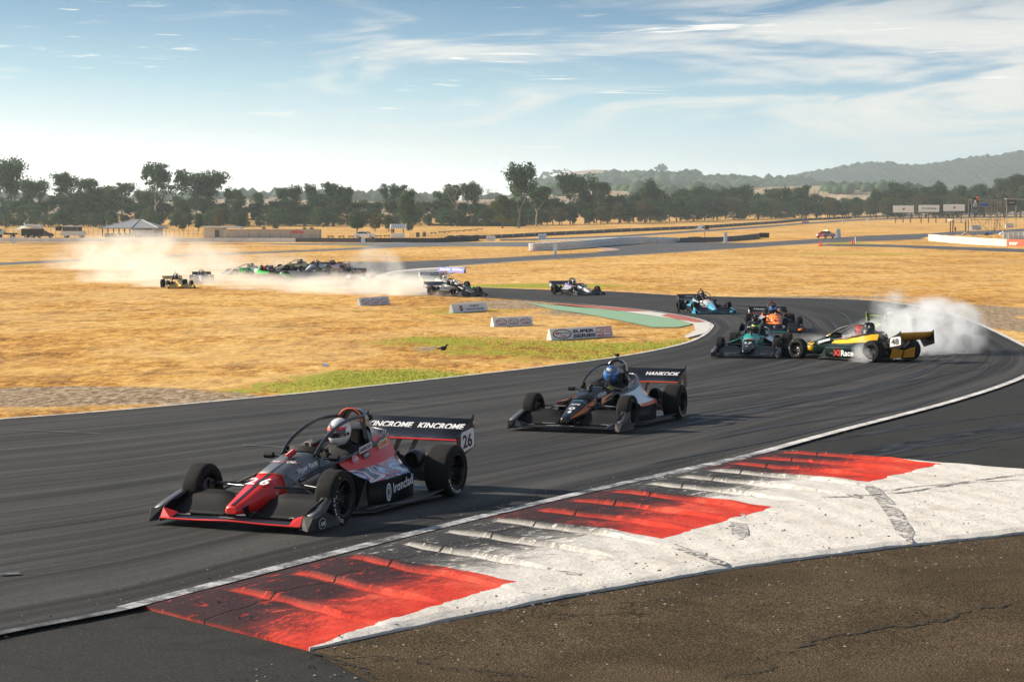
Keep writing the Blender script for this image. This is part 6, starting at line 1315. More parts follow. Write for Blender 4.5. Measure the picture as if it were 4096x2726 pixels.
def on_wall(root_, p0, p1, hpx, txt, m, up=.22, frac=.6, w=None, bold=.03, shear=0, xoff=.1):
    a = Vector(Gf(*p0)); b_ = Vector(Gf(*p1)); d = (b_-a).normalized(); n = Vector((-d.y, d.x)); n = n if n.y < 0 else -n; hh = hpx*a.y/FPX; q = a+n*.26+d*xoff
    letter(None, txt, (q.x, q.y, gz(q.y)+hh*up), (d.x, d.y, 0), (0, 0, 1), hh*frac, m, bold, shear, w=w)
    o = bpy.context.scene.collection.objects[-1]
    o.parent = root_; o.location = -Vector(root_.location)
on_wall(rt, (4031.5, 984), (4210, 988), 27, 'coateshire', LT_W, .18, .62, w=8.6*.86, xoff=.55, bold=.03)

def tyre_stack_mesh(seed, dark=False):
    rn = random.Random(seed); mb = MB()
    for k in range(4):
        prof = []
        for q in np.linspace(-90, 90, 7): prof.append((.26+.055*math.cos(R(q)), .125+.25*k+.125*math.sin(R(q))))
        o = len(mb.v); mb.lathe(prof, Matrix.Translation((rn.uniform(-.02, .02), rn.uniform(-.02, .02), 0)), 20, 0)
        for i in range(o, len(mb.v)):
            v = mb.v[i]; q_ = math.atan2(v[1], v[0]); f_ = min(1.22, (abs(math.cos(q_))**5+abs(math.sin(q_))**5)**-.2) if not dark else 1
            mb.v[i] = (v[0]*f_*(1+rn.uniform(-.03, .03)), v[1]*f_*(1+rn.uniform(-.03, .03)), v[2]+rn.uniform(-.012, .012))
    mb.add([(.22*math.cos(a), .22*math.sin(a), 1.0) for a in np.linspace(0, 6.28, 9)[:-1]], [tuple(range(8))])
    return mb.mesh('tyre_stack', M_blackr if dark else M_bag)
TS = [tyre_stack_mesh(k) for k in range(5)]
def stack_row(pts, hp, n, label, group):
    xs = np.linspace(pts[0][0], pts[-1][0], n)
    for k, x in enumerate(xs):
        row = float(np.interp(x, [p[0] for p in pts], [p[1] for p in pts])); h = float(np.interp(x, [p[0] for p in pts], hp)); gx, gy = Gf(x, row)
        o = bpy.data.objects.new('tyre_stack', TS[(k*3) % 5]); C.objects.link(o); H_ = h*gy/FPX; wpx = (pts[-1][0]-pts[0][0])/n*gy/FPX; o.location = (gx, gy, gz(gy)); x2, y2 = Gf(x+2, float(np.interp(x+2, [p[0] for p in pts], [p[1] for p in pts]))); o.rotation_euler = (0, 0, math.atan2(y2-gy, x2-gx)); wpx *= math.hypot(x2-gx, y2-gy)/(2*gy/FPX); o.scale = (wpx/.63, min(wpx, 1.0)/.63, H_)
        nth = '%d%s' % (k+1, 'th' if 10 < (k+1) % 100 < 14 else {1: 'st', 2: 'nd', 3: 'rd'}.get((k+1) % 10, 'th')); lab = nth+' '+label
        tag(o, lab, 'tyre stack', group)
stack_row([(2131, 1003), (2215, 1000), (2341, 991), (2467, 979.5), (2560, 972.5), (2706, 970)], [29.6, 32, 31, 30, 26.5, 20.5], 44, 'white tyre stack from the left in the near curved barrier', 'white tyre stacks of the near curved barrier')
stack_row([(3410, 871), (3600, 866), (3850, 862.5), (4110, 860)], [7, 8.5, 9.5, 10.5], 86, 'white tyre stack from the left in the far barrier below the billboards', 'white tyre stacks of the far barrier')
def black_bundle():
    a = Gf(3040, 951); r = empty('tyre_bundle', (a[0], a[1], gz(a[1]))); tag(r, 'black tyre bundle closing the right end of the grey wall', 'tyre bundle'); s = a[1]/FPX
    for k in range(5):
        o = link('tyre_column', TSB, r, (k*8.2*s, 0, 0)); o.scale = (8.2*s/.58, 8.2*s/.58, 20*s)
TSB = tyre_stack_mesh(9, True); black_bundle()
for x0, x1, row, h, lab in ((1786, 1912, 955, 15, 'low black tyre heap behind the dark wall'), (2755, 2815, 952, 5, 'low black tyre heap behind the grey wall')):
    a = Gf(x0, row); s = a[1]/FPX; r = empty('tyre_heap', (a[0], a[1]+2, gz(a[1]))); tag(r, lab, 'tyre heap'); n = 12; rn = random.Random(3)
    for k in range(n): o = link('tyre_column', TSB, r, ((x1-x0)*s*k/n, rn.uniform(-.4, .4), 0)); w = (x1-x0)*s/n; o.scale = (w/.5, w/.5, h*s*(rn.uniform(.8, 1) if 0 < k < n-1 else .6))

# ---------------------------------------------------------------- boards
def frame_on(parent, a, b_, hh, lean=0.0):
    d = (b_-a).normalized(); n = Vector((-d.y, d.x)); n = n if n.y < 0 else -n; return d, n
def board(name, bl, br, hpx, label, cat='advertising board', thick=.08, m=None, art=None, lean=.26, drop=0.0):
    """wedge shaped foam board standing on the grass"""
    a, b_ = Vector(Gf(*bl)), Vector(Gf(*br)); w = (b_-a).length; hh = hpx*((a.y+b_.y)/2)/FPX; ang = math.atan2(b_.y-a.y, b_.x-a.x)
    r = empty(name, (a.x, a.y, 0), ang); dz = gz(b_.y)-gz(a.y); r.location.z = gz(a.y)+.01; r.rotation_euler = (0, -math.atan2(dz, w), ang); tag(r, label, cat)
    mb = MB(); mb.prism([(0, 0, 0), (0, lean*hh, hh), (0, lean*hh+.05, hh), (0, thick+lean*hh*1.4, 0)], (w, 0, 0)); mb.build('board_body', m or M_board, r)
    nrm = Vector((0, -1, lean)).normalized()
    if art: art(r, w, hh, Vector((0, lean, 1)).normalized())
    return r
def ring(parent, cx, cz, rx, rz, m, up, th=.14, name='emblem_ring'):
    mb = MB(); n = 32; v = []; y = lambda z: up.y/up.z*z-.006
    for k in range(n):
        q = 2*math.pi*k/n
        for s in (1, 1-th): x = cx+rx*s*math.cos(q); z = cz+rz*(1-(1-s)*1.3)*math.sin(q); v.append((x, y(z), z))
    mb.add(v, [(2*k, 2*((k+1) % n), 2*((k+1) % n)+1, 2*k+1) for k in range(n)]); return mb.build(name, m, parent)
def flat(parent, pts, m, up, name='emblem_patch', d=-.005):
    mb = MB(); mb.add([(x, up.y/up.z*z+d, z) for x, z in pts], [tuple(range(len(pts)))]); return mb.build(name, m, parent)
def wr(parent, txt, x, z, h, w, m, up, bold=.02, shear=0): return letter(parent, txt, (x, up.y/up.z*z-.004, z), (1, 0, 0), up, h, m, bold, shear, w=w, off=.006)
def hitec(parent, cx, cz, rx, rz, up, base=True):
    ring(parent, cx, cz, rx, rz, TBR, up, .10); ring(parent, cx, cz, rx*1.02, rz*1.06, TBR, up, .04)
    flat(parent, [(cx-rx*.72, cz), (cx-rx*.40, cz+rz*.02), (cx-rx*.34, cz+rz*.45), (cx-rx*.66, cz+rz*.42)], LT_R, up); wr(parent, 'Hi-Tec', cx-rx*.42, cz-rz*.02, rz*.42, rx*1.2, LT_K, up, .02, .1); wr(parent, 'Oils', cx-rx*.22, cz-rz*.66, rz*.42, rx*.60, LT_R, up, .02, .1)
    if base: flat(parent, [(cx-rx*1.1, cz-rz*1.28), (cx+rx*1.05, cz-rz*1.20), (cx+rx*1.05, cz-rz*1.02), (cx-rx*1.1, cz-rz*1.10)], LT_R, up)
TBR = mat('maroon_lettering', (.16, .012, .015), .5)
def art3(r, w, h, up):
    for k in range(3): hitec(r, w*(.20+.31*k), h*.52, w*.135, h*.28, up)
def artSS(r, w, h, up):
    hitec(r, w*.18, h*.50, w*.145, h*.40, up, False); wr(r, 'SUPER', w*.345, h*.52, h*.30, w*.35, TDB, up, .045, .12); wr(r, 'SERIES', w*.345, h*.10, h*.32, w*.37, TDB, up, .045, .12)
    x0 = w*.745; 
    for (a, b_) in (((.0, .84), (.245, .84)), ((.0, .84), (-.01, .47)), ((-.01, .47), (.10, .47)), ((.10, .47), (.095, .24)), ((.0, .24), (.095, .24)), ((.045, .66), (.12, .66)), ((.15, .66), (.245, .66)), ((.15, .66), (.14, .46)), ((.14, .46), (.235, .46)), ((.235, .46), (.225, .16)), ((-.01, .10), (.225, .16))):
        p, q = Vector((a[0]*w, a[1]*h)), Vector((b_[0]*w, b_[1]*h)); d = (q-p).normalized(); n = Vector((-d.y, d.x))*h*.038; p -= d*h*.03; q += d*h*.03
        flat(r, [(x0+(p+n).x, (p+n).y), (x0+(p-n).x, (p-n).y), (x0+(q-n).x, (q-n).y), (x0+(q+n).x, (q+n).y)], LT_R, up, 'emblem_stroke')
def artP(r, w, h, up):
    cx, cz, q = w*.25, h*.48, h*.34; flat(r, [(cx+q*math.cos(a), cz+q*math.sin(a)) for a in np.linspace(0, 6.28, 25)[:-1]], TDB, up); ring(r, cx, cz, q*1.25, q*1.05, LT_K, up, .12); wr(r, 'P', cx-q*.45, cz-q*.6, q*1.2, q*.9, TYL, up, .06, .15); flat(r, [(cx-q*1.5, cz-q*.2), (cx-q*.5, cz-q*.2), (cx-q*.5, cz+q*.3), (cx-q*1.5, cz+q*.3)], LT_R, up, d=-.008)
    wr(r, 'PITMAN', w*.50, h*.58, h*.20, w*.26, TDB, up, .025); wr(r, 'TRUCK SALES', w*.37, h*.22, h*.20, w*.52, TDB, up, .025)
TYL = mat('yellow_lettering', (.8, .55, .03), .5)
def artB(r, w, h, up):
    for k in (0, 1): x = w*(.04+.47*k); wr(r, 'Hi-Tec', x+w*.12, h*.42, h*.38, w*.30, LT_W, up, .04, .1); wr(r, 'Suspension', x+w*.10, h*.10, h*.20, w*.28, LT_R, up, .02, .1); flat(r, [(x+w*.03, h*.80), (x+w*.09, h*.80), (x+w*.115, h*.45), (x+w*.055, h*.45)], LT_W, up); flat(r, [(x+w*.035, h*.66), (x+w*.09, h*.70), (x+w*.10, h*.60), (x+w*.05, h*.55)], LT_R, up, d=-.009)
def artA(txt, txt2=None):
    def f(r, w, h, up):
        wr(r, txt, w*.12, h*.42, h*.16, w*.75, TDB, up, .03, .1)
        if txt2: wr(r, txt2, w*.2, h*.2, h*.1, w*.6, LT_R, up)
    return f
def artC(r, w, h, up):
    for i in range(5):
        for j in range(2):
            if (i+j) % 2 == 0: flat(r, [(w*(.34+.11*i+.05*j), h*(.52+.15*j)), (w*(.44+.11*i+.05*j), h*(.54+.15*j)), (w*(.47+.11*i+.05*j), h*(.68+.15*j)), (w*(.37+.11*i+.05*j), h*(.66+.15*j))], LT_K, up)
    flat(r, [(w*.12, h*.12), (w*.85, h*.12), (w*.85, h*.28), (w*.12, h*.28)], GRN, up); flat(r, [(w*.2, h*.3), (w*.85, h*.32), (w*.85, h*.48), (w*.3, h*.46)], DGRN, up)
def artOne(r, w, h, up): hitec(r, w*.5, h*.52, w*.38, h*.34, up)
board('advertising_board', (1442, 1223), (1561, 1215), 31, 'white board with three oval oil emblems, farthest left on the infield grass', art=art3)
board('advertising_board', (1813, 1252), (1951, 1242), 33.5, 'white truck sales board with a round yellow and blue emblem', art=artP)
board('advertising_board', (1976.5, 1307), (2133, 1300), 36, 'white board with three oval oil emblems just above the large series board', art=art3)
board('advertising_board', (2206.7, 1362), (2454, 1345.5), 44, 'large white super series board nearest to the camera on the infield', art=artSS)
board('advertising_board', (1750, 1088), (1855, 1092), 20, 'blue board with white lettering behind the dark number 24 car', m=M_blueb, art=artB)
board('advertising_board', (1679, 1106), (1792, 1104), 19, 'white super series board half hidden behind the dark number 24 car', art=artSS)
board('advertising_board', (1665, 1123), (1725, 1123), 19.5, 'dusty white board with one oval emblem left of the half hidden series board', art=artOne)
board('trackside_board', (1831, 966), (1869, 966), 20, 'white board with a checkered flag emblem against the dark wall', thick=.9, art=artC, lean=.2)
board('trackside_board', (1945, 964), (1981, 964), 21, 'white lettered board just right of the checkered one', thick=.9, art=artA('SPEEDMASTER', 'racing'), lean=.2)
board('trackside_board', (2153, 955.5), (2186, 955.5), 20.5, 'white lettered board above the left end of the tyre stacks', thick=.9, art=artA('SPEEDMASTER', 'racing'), lean=.2)
board('trackside_board', (3889, 919), (3926, 917), 18, 'white board with one emblem behind the scaffold tower legs', thick=.8, art=artOne, lean=.15)
board('trackside_board', (4022, 911), (4056, 911), 18.5, 'white board with one oval emblem right of the scaffold tower', thick=.8, art=artOne, lean=.15)
board('trackside_board', (3215, 892.5), (3236, 891.5), 11, 'small red board with a white oval beside the far straight', m=M_rsign, thick=.6, art=lambda r, w, h, up: (flat(r, [(w*.5+w*.42*math.cos(a), h*.5+h*.34*math.sin(a)) for a in np.linspace(0, 6.28, 25)[:-1]], LT_W, up), wr(r, 'Hi-Tec', w*.22, h*.42, h*.22, w*.55, LT_R, up)))
for bl, br, h, lab, t in (((48, 972.5), (57, 972.5), 26, 'narrow white board standing at the far left before the long white wall', None), ((601, 972.5), (611, 972.5), 26, 'narrow white board standing in front of the pavilion', None), ((1444, 974), (1460, 974), 23, 'leaning white board in front of the white car', None),
     ((2215, 1018), (2228, 1018), 48, 'tall narrow white board standing before the near tyre stacks', None), ((2896, 971), (2909, 971), 41, 'tall white board in front of the grey wall', None), ((3350, 951), (3364, 950), 35, 'tall white board just right of the red ute', None),
     ((3370, 892), (3378, 892), 16.5, 'white distance marker reading one hundred', '1 0 0'), ((3468, 885), (3476, 885), 15.5, 'white distance marker reading fifty', '5 0'), ((3729, 872.5), (3737, 872.5), 12, 'small white marker tilted beside the far tyre stacks', None)):
    def artM(r, w, h_, up, t=t):
        if t:
            for i, ch in enumerate(t.split()): wr(r, ch, w*.3, h_*(.72-.28*i), h_*.2, w*.4, LT_K, up, .03)
    board('marker_board', bl, br, h, lab, 'marker board', thick=.35, art=artM, lean=.08 if h < 40 else .05)

def cone(px, row, h, lab):
    a = Gf(px, row); s = a[1]/FPX*h; r = empty('traffic_cone', (a[0], a[1], gz(a[1])+.02)); tag(r, lab, 'traffic cone', 'orange cones beside the side road')
    mb = MB(); mb.lathe([(.20, .04), (.05, 1.0), (.0, 1.0)], Matrix.Scale(s, 4), 12); mb.build('cone_body', M_cone, r); mb = MB(); mb.box((0, 0, .02*s), (.45*s, .45*s, .05*s)); mb.build('cone_base', M_cone, r)
cone(3278.5, 984.5, 20.5, 'left cone of the left pair'); cone(3286.5, 984, 21, 'right cone of the left pair'); cone(3408, 978, 20, 'left cone of the right pair'); cone(3416.5, 977.5, 20, 'right cone of the right pair, beside the thin post')
bpy.data.objects['traffic_cone']['label'] = 'orange red cone, left one of the pair in front of the red ute'; bpy.data.objects['traffic_cone.001']['label'] = 'orange red cone, right one of the pair in front of the red ute'
bpy.data.objects['traffic_cone.002']['label'] = 'orange red cone, left one of the pair by the thin white post'; bpy.data.objects['traffic_cone.003']['label'] = 'orange red cone standing right against the thin white post'
a = Gf(3422, 975); mb = MB(); s = a[1]/FPX; mb.tube([(0, 0, 0), (-.05, 0, 30*s)], .07, 8, 0); mb.tube([(-.05, 0, 30*s), (-.05, 0, 34*s)], .06, 8, 1); o = mb.build('marker_post', [M_board, M_dk]); o.location = (a[0], a[1], gz(a[1])); tag(o, 'thin white post with a dark top beside the right pair of cones', 'post')

# ---------------------------------------------------------------- billboards
def billboard(x0, x1, t, b_, lab, art):
    D = 800.0; X0, X1 = X_at(x0, D), X_at(x1, D); Z0, Z1 = H_at(b_, D), H_at(t, D); r = empty('billboard', (X0, D, gz(D))); tag(r, lab, 'billboard'); z0, z1 = Z0-gz(D), Z1-gz(D); w = X1-X0
    mb = MB(); mb.box((w/2, .12, (z0+z1)/2), (w, .2, z1-z0)); mb.build('billboard_panel', mat('pale_billboard', (.80, .90, .96), .7, var=.06, vscale=.4), r)
    for k in (.14, .5, .86): mb = MB(); mb.tube([(w*k, .35, -.3), (w*k, .35, z1-.1)], .13, 6); mb.tube([(w*k, 1.9, -.3), (w*k, .3, z0+.9)], .08, 6); mb.build('billboard_leg', M_dpost, r)
    art(r, w, z0, z1-z0)
UPV = Vector((0, 0, 1))
def aN(r, w, z, h):
    for (x, m) in ((.50, TDB), (.545, LT_R)): mb = MB(); mb.prism([(w*x-.4, -.01, z+h*.35), (w*x-.05, -.01, z+h*.35), (w*x+.35, -.01, z+h*.65), (w*x+.0, -.01, z+h*.65)], (0, -.02, 0)); mb.build('emblem', m, r)
    mb = MB(); mb.prism([(w*.44, -.01, z+h*.45), (w*.52, -.01, z+h*.35), (w*.53, -.01, z+h*.65), (w*.47, -.01, z+h*.6)], (0, -.02, 0)); mb.build('emblem', mat('silver_emblem', (.35, .36, .4), .4), r)
def aH(r, w, z, h):
    letter(r, 'HYUNDAI', (w*.36, -.02, z+h*.38), (1, 0, 0), UPV, h*.22, TDB, .03, 0, w=w*.50); mb = MB(); n = 24; v = []
    for k in range(n):
        q = 2*math.pi*k/n
        for s in (1, .78): v.append((w*.24+w*.085*s*math.cos(q), -.02, z+h*.5+h*.15*s*math.sin(q)))
    mb.add(v, [(2*k, 2*((k+1) % n), 2*((k+1) % n)+1, 2*k+1) for k in range(n)]); mb.build('emblem', TDB, r); letter(r, 'H', (w*.21, -.02, z+h*.42), (1, 0, 0), UPV, h*.17, TDB, .03, .4, w=w*.06)
billboard(3569.6, 3651.8, 822, 850, 'pale blue billboard with a slanted emblem, left of three', aN); billboard(3671.5, 3753.7, 819.7, 847.5, 'pale blue billboard with a car maker name in the centre', aH); billboard(3771, 3855, 817, 844, 'pale blue billboard with a slanted emblem, right of three', aN)
def far_gantry():
    D = 640.0; r = empty('gantry_sign', (X_at(4023, D), D, gz(D))); tag(r, 'black lettered sign under a flat canopy at the right edge', 'sign'); z = lambda row: H_at(row, D)-gz(D); s = D/FPX
    mb = MB(); mb.box((80*s, .5, z(798)), (170*s, 2.5, .25), 0, Matrix.Rotation(R(2), 3, 'Y')); mb.build('canopy', M_roof, r); mb = MB(); mb.box((19*s, 0, (z(801)+z(821))/2), (38*s, .2, z(801)-z(821))); mb.build('sign_panel', M_dk, r); letter(r, 'WINTON', (8*s, -.12, z(813)), (1, 0, 0), UPV, .35, LT_W, .02, 0, w=21*s)
    for x in (2, 39, 130): mb = MB(); mb.tube([(x*s, .6, 0), (x*s, .6, z(799))], .14, 6); mb.build('post', M_post, r)
far_gantry()
def small_block(name, x0, x1, t, base_row, m, lab, roof=None, depth=4.0, cat='building', rt=3, over=.3):
    a = Gf(x0, base_row); D = a[1]; s = D/FPX; w = (x1-x0)*s; h = H_at(t, D)-gz(D); r = empty(name, (a[0], D, gz(D))); tag(r, lab, cat)
    mb = MB(); mb.box((w/2, depth/2, h/2-.1), (w, depth, h+.2)); mb.build('wall', m, r)
    if roof: mb = MB(); mb.box((w/2, depth/2, h+rt*s/2+.01), (w+2*over, depth+2*over, rt*s), 0, Matrix.Rotation(R(1.2), 3, 'Y')); mb.build('roof', roof, r)
    return r, w, h, s
r, w, h, s = small_block('house', 3541, 3600, 834, 866, M_gwall, 'low grey shed partly hidden behind the left billboard', M_creamW, 6)
mb = MB(); mb.box((w*.35, -.02, h*.45), (w*.2, .06, h*.35)); mb.build('window', M_tin, r)
r, w, h, s = small_block('block_building', 815, 891, 912, 951, M_creamW, 'pale block building with a flat roof right of the pavilion', None, 6)
mb = MB(); mb.box(((967-815)*s/2-.3, 2.6, h+.18), ((967-808)*s, 7, .28), 0, Matrix.Rotation(R(.8), 3, 'Y')); mb.build('roof', M_creamW, r); mb = MB(); mb.box((w*.7, -.03, h*.45), (.9, .08, h*.75)); mb.build('door', M_gwall, r)
r, w, h, s = small_block('cream_building', 892, 1276, 917.5, 951.5, M_cream, 'long low cream wall with red winton lettering', None, 5)
mb = MB(); mb.box((w/2, 0.0, h+.04), (w+.1, .4, .10)); mb.build('coping', M_creamW, r); letter(r, 'WINTON', ((1163-892)*s, -.02, h*.48), (1, 0, 0), UPV, h*.38, LT_R, .05, .2, w=52*s)
for k in range(9): mb = MB(); mb.tube([((20+42*k)*s, -.5, 0), ((20+42*k)*s, -.5, h*.5)], .04, 5); mb.build('bollard', M_dpost, r)
for x, lab in ((1086, 'black barrel before the cream wall under the lettering'), (906+180, None)):
    if lab: a = Gf(x, 951); mb = MB(); mb.lathe([(.45, 0), (.5, .3), (.45, .65), (.0, .65)], Matrix.Identity(4), 12); o = mb.build('barrel', M_dk); o.location = (a[0], a[1]-1.2, gz(a[1])); tag(o, lab, 'barrel')
for x0, x1, lab in ((1210, 1226, 'left dark water tank behind the cream wall'), (1237, 1255, 'right dark water tank behind the cream wall')):
    a = Gf(x0, 944); D = a[1]; s = D/FPX; mb = MB(); w = (x1-x0)*s; mb.lathe([(w/2, 0), (w/2, (H_at(911, D)-gz(D))), (0, (H_at(908, D)-gz(D)))], Matrix.Identity(4), 14); o = mb.build('water_tank', M_dk); o.location = (a[0]+w/2, D, gz(D)); tag(o, lab, 'water tank')
# pavilion
def pavilion():
    a = Gf(540, 949); D = a[1]+6; s = D/FPX; r = empty('pavilion', (X_at(538, D), D, gz(D))); tag(r, 'open sided pavilion with a grey hipped roof and white walled end', 'pavilion'); e = H_at(910, D)-gz(D); ap = H_at(879, D)-gz(D)
    hw = 118*s; dp = 6.5; mb = MB(); v = [(-hw, -dp, e), (hw, -dp, e), (hw, dp, e), (-hw, dp, e), (-.5, 0, ap), (1.8, 0, ap)]
    mb.add(v, [(0, 1, 5, 4), (1, 2, 5), (2, 3, 4, 5), (3, 0, 4)]); mb.add([(x, y, z-.18) for x, y, z in v[:4]]+v[:4], [(0, 3, 2, 1), (0, 1, 5, 4), (1, 2, 6, 5), (2, 3, 7, 6), (3, 0, 4, 7)]); mb.build('roof', M_roof, r)
    mb = MB(); mb.tube([(hw, -dp, e+.03), (1.8, 0, ap+.05)], .09, 5); mb.tube([(-.5, 0, ap+.05), (1.8, 0, ap+.05)], .09, 5); mb.tube([(-hw, -dp, e+.03), (-.5, 0, ap+.05)], .07, 5); mb.tube([(-.45*hw+.55*hw, -dp, e+.1), (1.2, 0, ap+.05)], .09, 5); mb.build('ridge_cap', M_creamW, r)
    for k in range(6):
        x = -hw+.8+k*(hw*1.0)/5.4
        for y in (-dp+.6, dp-.6): mb = MB(); mb.box((x, y, e/2), (.22, .22, e)); mb.build('post', M_dpost, r)
    mb = MB(); mb.box((hw*.47, -.2, e/2), (hw*.74, dp*2-1.4, e-.02)); mb.build('wall', M_wall, r)
    mb = MB(); mb.box((hw*.47, -dp+.48, e*.82), (hw*.68, .05, .10)); [mb.box((hw*(.14+.085*k), -dp+.46, e*.9), (.5, .04, .2)) for k in range(8)]; mb.build('vent', M_dk, r)
    mb = MB(); mb.box((hw*.95, -dp+.6, e/2), (.12, .12, e)); mb.build('post', M_post, r)
pavilion()
for x0, x1, lab in ((414, 468, 'left clipped hedge in front of the pavilion'), (472, 540, 'right clipped hedge in front of the pavilion')):
    a = Gf(x0, 950); s = a[1]/FPX; rn = random.Random(x0); mb = MB(); w = (x1-x0)*s
    for k in range(int(w/.35)*14):
        c = Vector((rn.uniform(0, w), rn.uniform(0, 1.2), rn.uniform(0, 16*s))); u = Vector((rn.gauss(0, 1), rn.gauss(0, 1), rn.gauss(0, 1))).normalized()*.16; v = u.cross(Vector((rn.gauss(0, 1), rn.gauss(0, 1), 1))).normalized()*.13; mb.add([c-u-v, c+u-v, c+u+v, c-u+v], [(0, 1, 2, 3)], rn.choice((0, 1)))
    o = mb.build('hedge', [M_leafG, M_leafA]); o.location = (a[0], a[1]+.5, gz(a[1])); tag(o, lab, 'hedge')
# wire fence behind the paddock
def wire_fence(x0, x1, row, hpx, n, lab):
    a, b_ = Vector(Gf(x0, row)), Vector(Gf(x1, row)); s = a.y/FPX; h = hpx*s; r = empty('wire_fence', (a.x, a.y, gz(a.y))); tag(r, lab, 'fence'); w = (b_-a).length
    mb = MB(); mb.tube([(0, 0, 0), (0, 0, h)], .05, 5); me = mb.mesh('post', M_post)
    for k in range(n+1): link('post', me, r, (w*k/n, 0, 0))
    mb = MB(); [mb.tube([(0, 0, h*f), (w, 0, h*f)], .022, 4) for f in (.33, .66, .97)]; mb.build('wire', M_post, r)
wire_fence(-60, 430, 945, 30, 26, 'wire fence behind the campers on the left'); wire_fence(660, 810, 945, 30, 8, 'wire fence between the pavilion and the block building'); wire_fence(1640, 1790, 948, 16, 12, 'thin wire fence right of the marshal shelter')
# low rails
for k, (x, row) in enumerate([(1322, 951), (1366, 951), (1405, 951), (1515, 949), (1547, 948), (1733, 936), (1766, 933), (1789, 932), (1817, 930), (1844, 928), (1869, 926), (1894, 924), (1919, 922)]):
    a = Gf(x, row); s = a[1]/FPX; r = empty('log_rail', (a[0], a[1], gz(a[1]))); tag(r, ['low timber rail far left beside the cream wall', 'low timber rail left of the white car', 'low timber rail touching the white car from the left', 'low timber rail right of the white car', 'low timber rail left of the marshal shelter'][k] if k < 5 else 'low timber rail in the row climbing right of the shelter', 'rail', None if k < 5 else 'low rails right of the marshal shelter')
    mb = MB(); mb.tube([(-13*s, 0, 6*s), (13*s, .0, 6.5*s)], .10, 6); mb.build('rail', M_dpost, r)
    for q in (-9, 9): mb = MB(); mb.tube([(q*s, 0, 0), (q*s, 0, 6*s)], .09, 6); mb.build('post', M_dpost, r)
for x0, x1, t, row, lab in ((1664, 1677, 929, 948, 'weathered timber crate right of the marshal shelter'), (1692, 1704, 927, 946, 'second timber crate right of the marshal shelter, taller one')):
    r, w, h, s = small_block('timber_crate', x0, x1, t, row, M_dpost, lab, None, .8, 'crate'); mb = MB(); [mb.box((w/2, -.03, h*f), (w, .05, .12)) for f in (.15, .5, .85)]; mb.build('slat', M_post, r)
# dark low fences and hut in front of the middle trees
wall('low_fence', [(1709, 903), (1821, 903)], 8, .3, M_dpost, 'dark low fence left of the white trunked gum', 'fence'); wall('low_fence', [(1824, 904.5), (2100, 905)], [16, 16], .3, M_dwall, 'dark fence running under the middle trees past the hut', 'fence')
def hut():
    D = Gf(1940, 901)[1]; s = D/FPX; r = empty('hut', (X_at(1912, D), D, gz(D))); tag(r, 'small dark hut with a white roof behind the dark fence', 'hut'); e = H_at(880, D)-gz(D); w = 63*s; mb = MB(); mb.box((w/2, 2, e/2), (w*.94, 4, e)); mb.build('wall', M_gwall, r)
    mb = MB(); mb.add([(0, -.5, e), (w, -.5, e), (w, 4.5, e), (0, 4.5, e), (w*.25, 2, e+9*s), (w*.62, 2, e+9*s)], [(0, 1, 5, 4), (1, 2, 5), (2, 3, 4, 5), (3, 0, 4), (0, 3, 2, 1)]); mb.build('roof', M_wall, r)
hut()
# marshal shelter
def figure(name, x, y, z, h, lab, top, bottom, pose='stand', cat='person', face=-90, hat=None):
    """standing or leaning figure grown as one skin"""
    k = h/1.75
    if pose == 'stand': J = [(0, 0, .95, .13), (0, 0, 1.15, .125), (.01, 0, 1.38, .15), (.02, 0, 1.50, .055), (.04, 0, 1.63, .095), (0, .19, 1.40, .06), (.03, .24, 1.12, .045), (.12, .22, .90, .035), (0, -.19, 1.40, .06), (.03, -.24, 1.12, .045), (.12, -.22, .90, .035), (0, .10, .88, .09), (.02, .11, .48, .06), (-.02, .11, .07, .045), (.12, .12, .03, .04), (0, -.10, .88, .09), (.02, -.11, .48, .06), (-.02, -.11, .07, .045), (.12, -.12, .03, .04)]
    else: J = [(0, 0, .95, .13), (.03, 0, 1.15, .13), (.10, 0, 1.36, .15), (.15, 0, 1.46, .055), (.20, 0, 1.58, .095), (.10, .19, 1.38, .06), (.26, .22, 1.22, .045), (.46, .12, 1.32, .035), (.10, -.19, 1.38, .06), (.26, -.22, 1.22, .045), (.46, -.12, 1.32, .035), (0, .10, .88, .09), (.05, .11, .48, .06), (-.05, .11, .07, .045), (.09, .12, .03, .04), (0, -.10, .88, .09), (.05, -.11, .48, .06), (-.05, -.11, .07, .045), (.09, -.12, .03, .04)]
    B = [(0, 1), (1, 2), (2, 3), (3, 4), (2, 5), (5, 6), (6, 7), (2, 8), (8, 9), (9, 10), (0, 11), (11, 12), (12, 13), (13, 14), (0, 15), (15, 16), (16, 17), (17, 18)]
    me = skin_body('person', J, B, top, levels=1); me.materials.append(bottom); me.materials.append(M_skin)
    for p in me.polygons:
        c = p.center; p.material_index = 2 if c.z > 1.50 or (pose == 'stand' and abs(c.y) > .18 and c.z < 1.0) else (1 if c.z < .98 else 0)
    o = bpy.data.objects.new('person', me); C.objects.link(o); o.location = (x, y, z); o.rotation_euler = (0, 0, R(face)); o.scale = (k, k, k); tag(o, lab, cat)
    mb = MB(); hx = J[4][0]; mb.lathe([(.11, -.02), (.108, .05), (.07, .10), (0, .115)], Matrix.Translation((hx, 0, J[4][2]+.03)), 12); mb.tube([(hx+.05, 0, J[4][2]+.02), (hx+.17, 0, J[4][2]+.01)], [.08, .06], 8); mb.build('hat', hat or M_cloth, o); return o
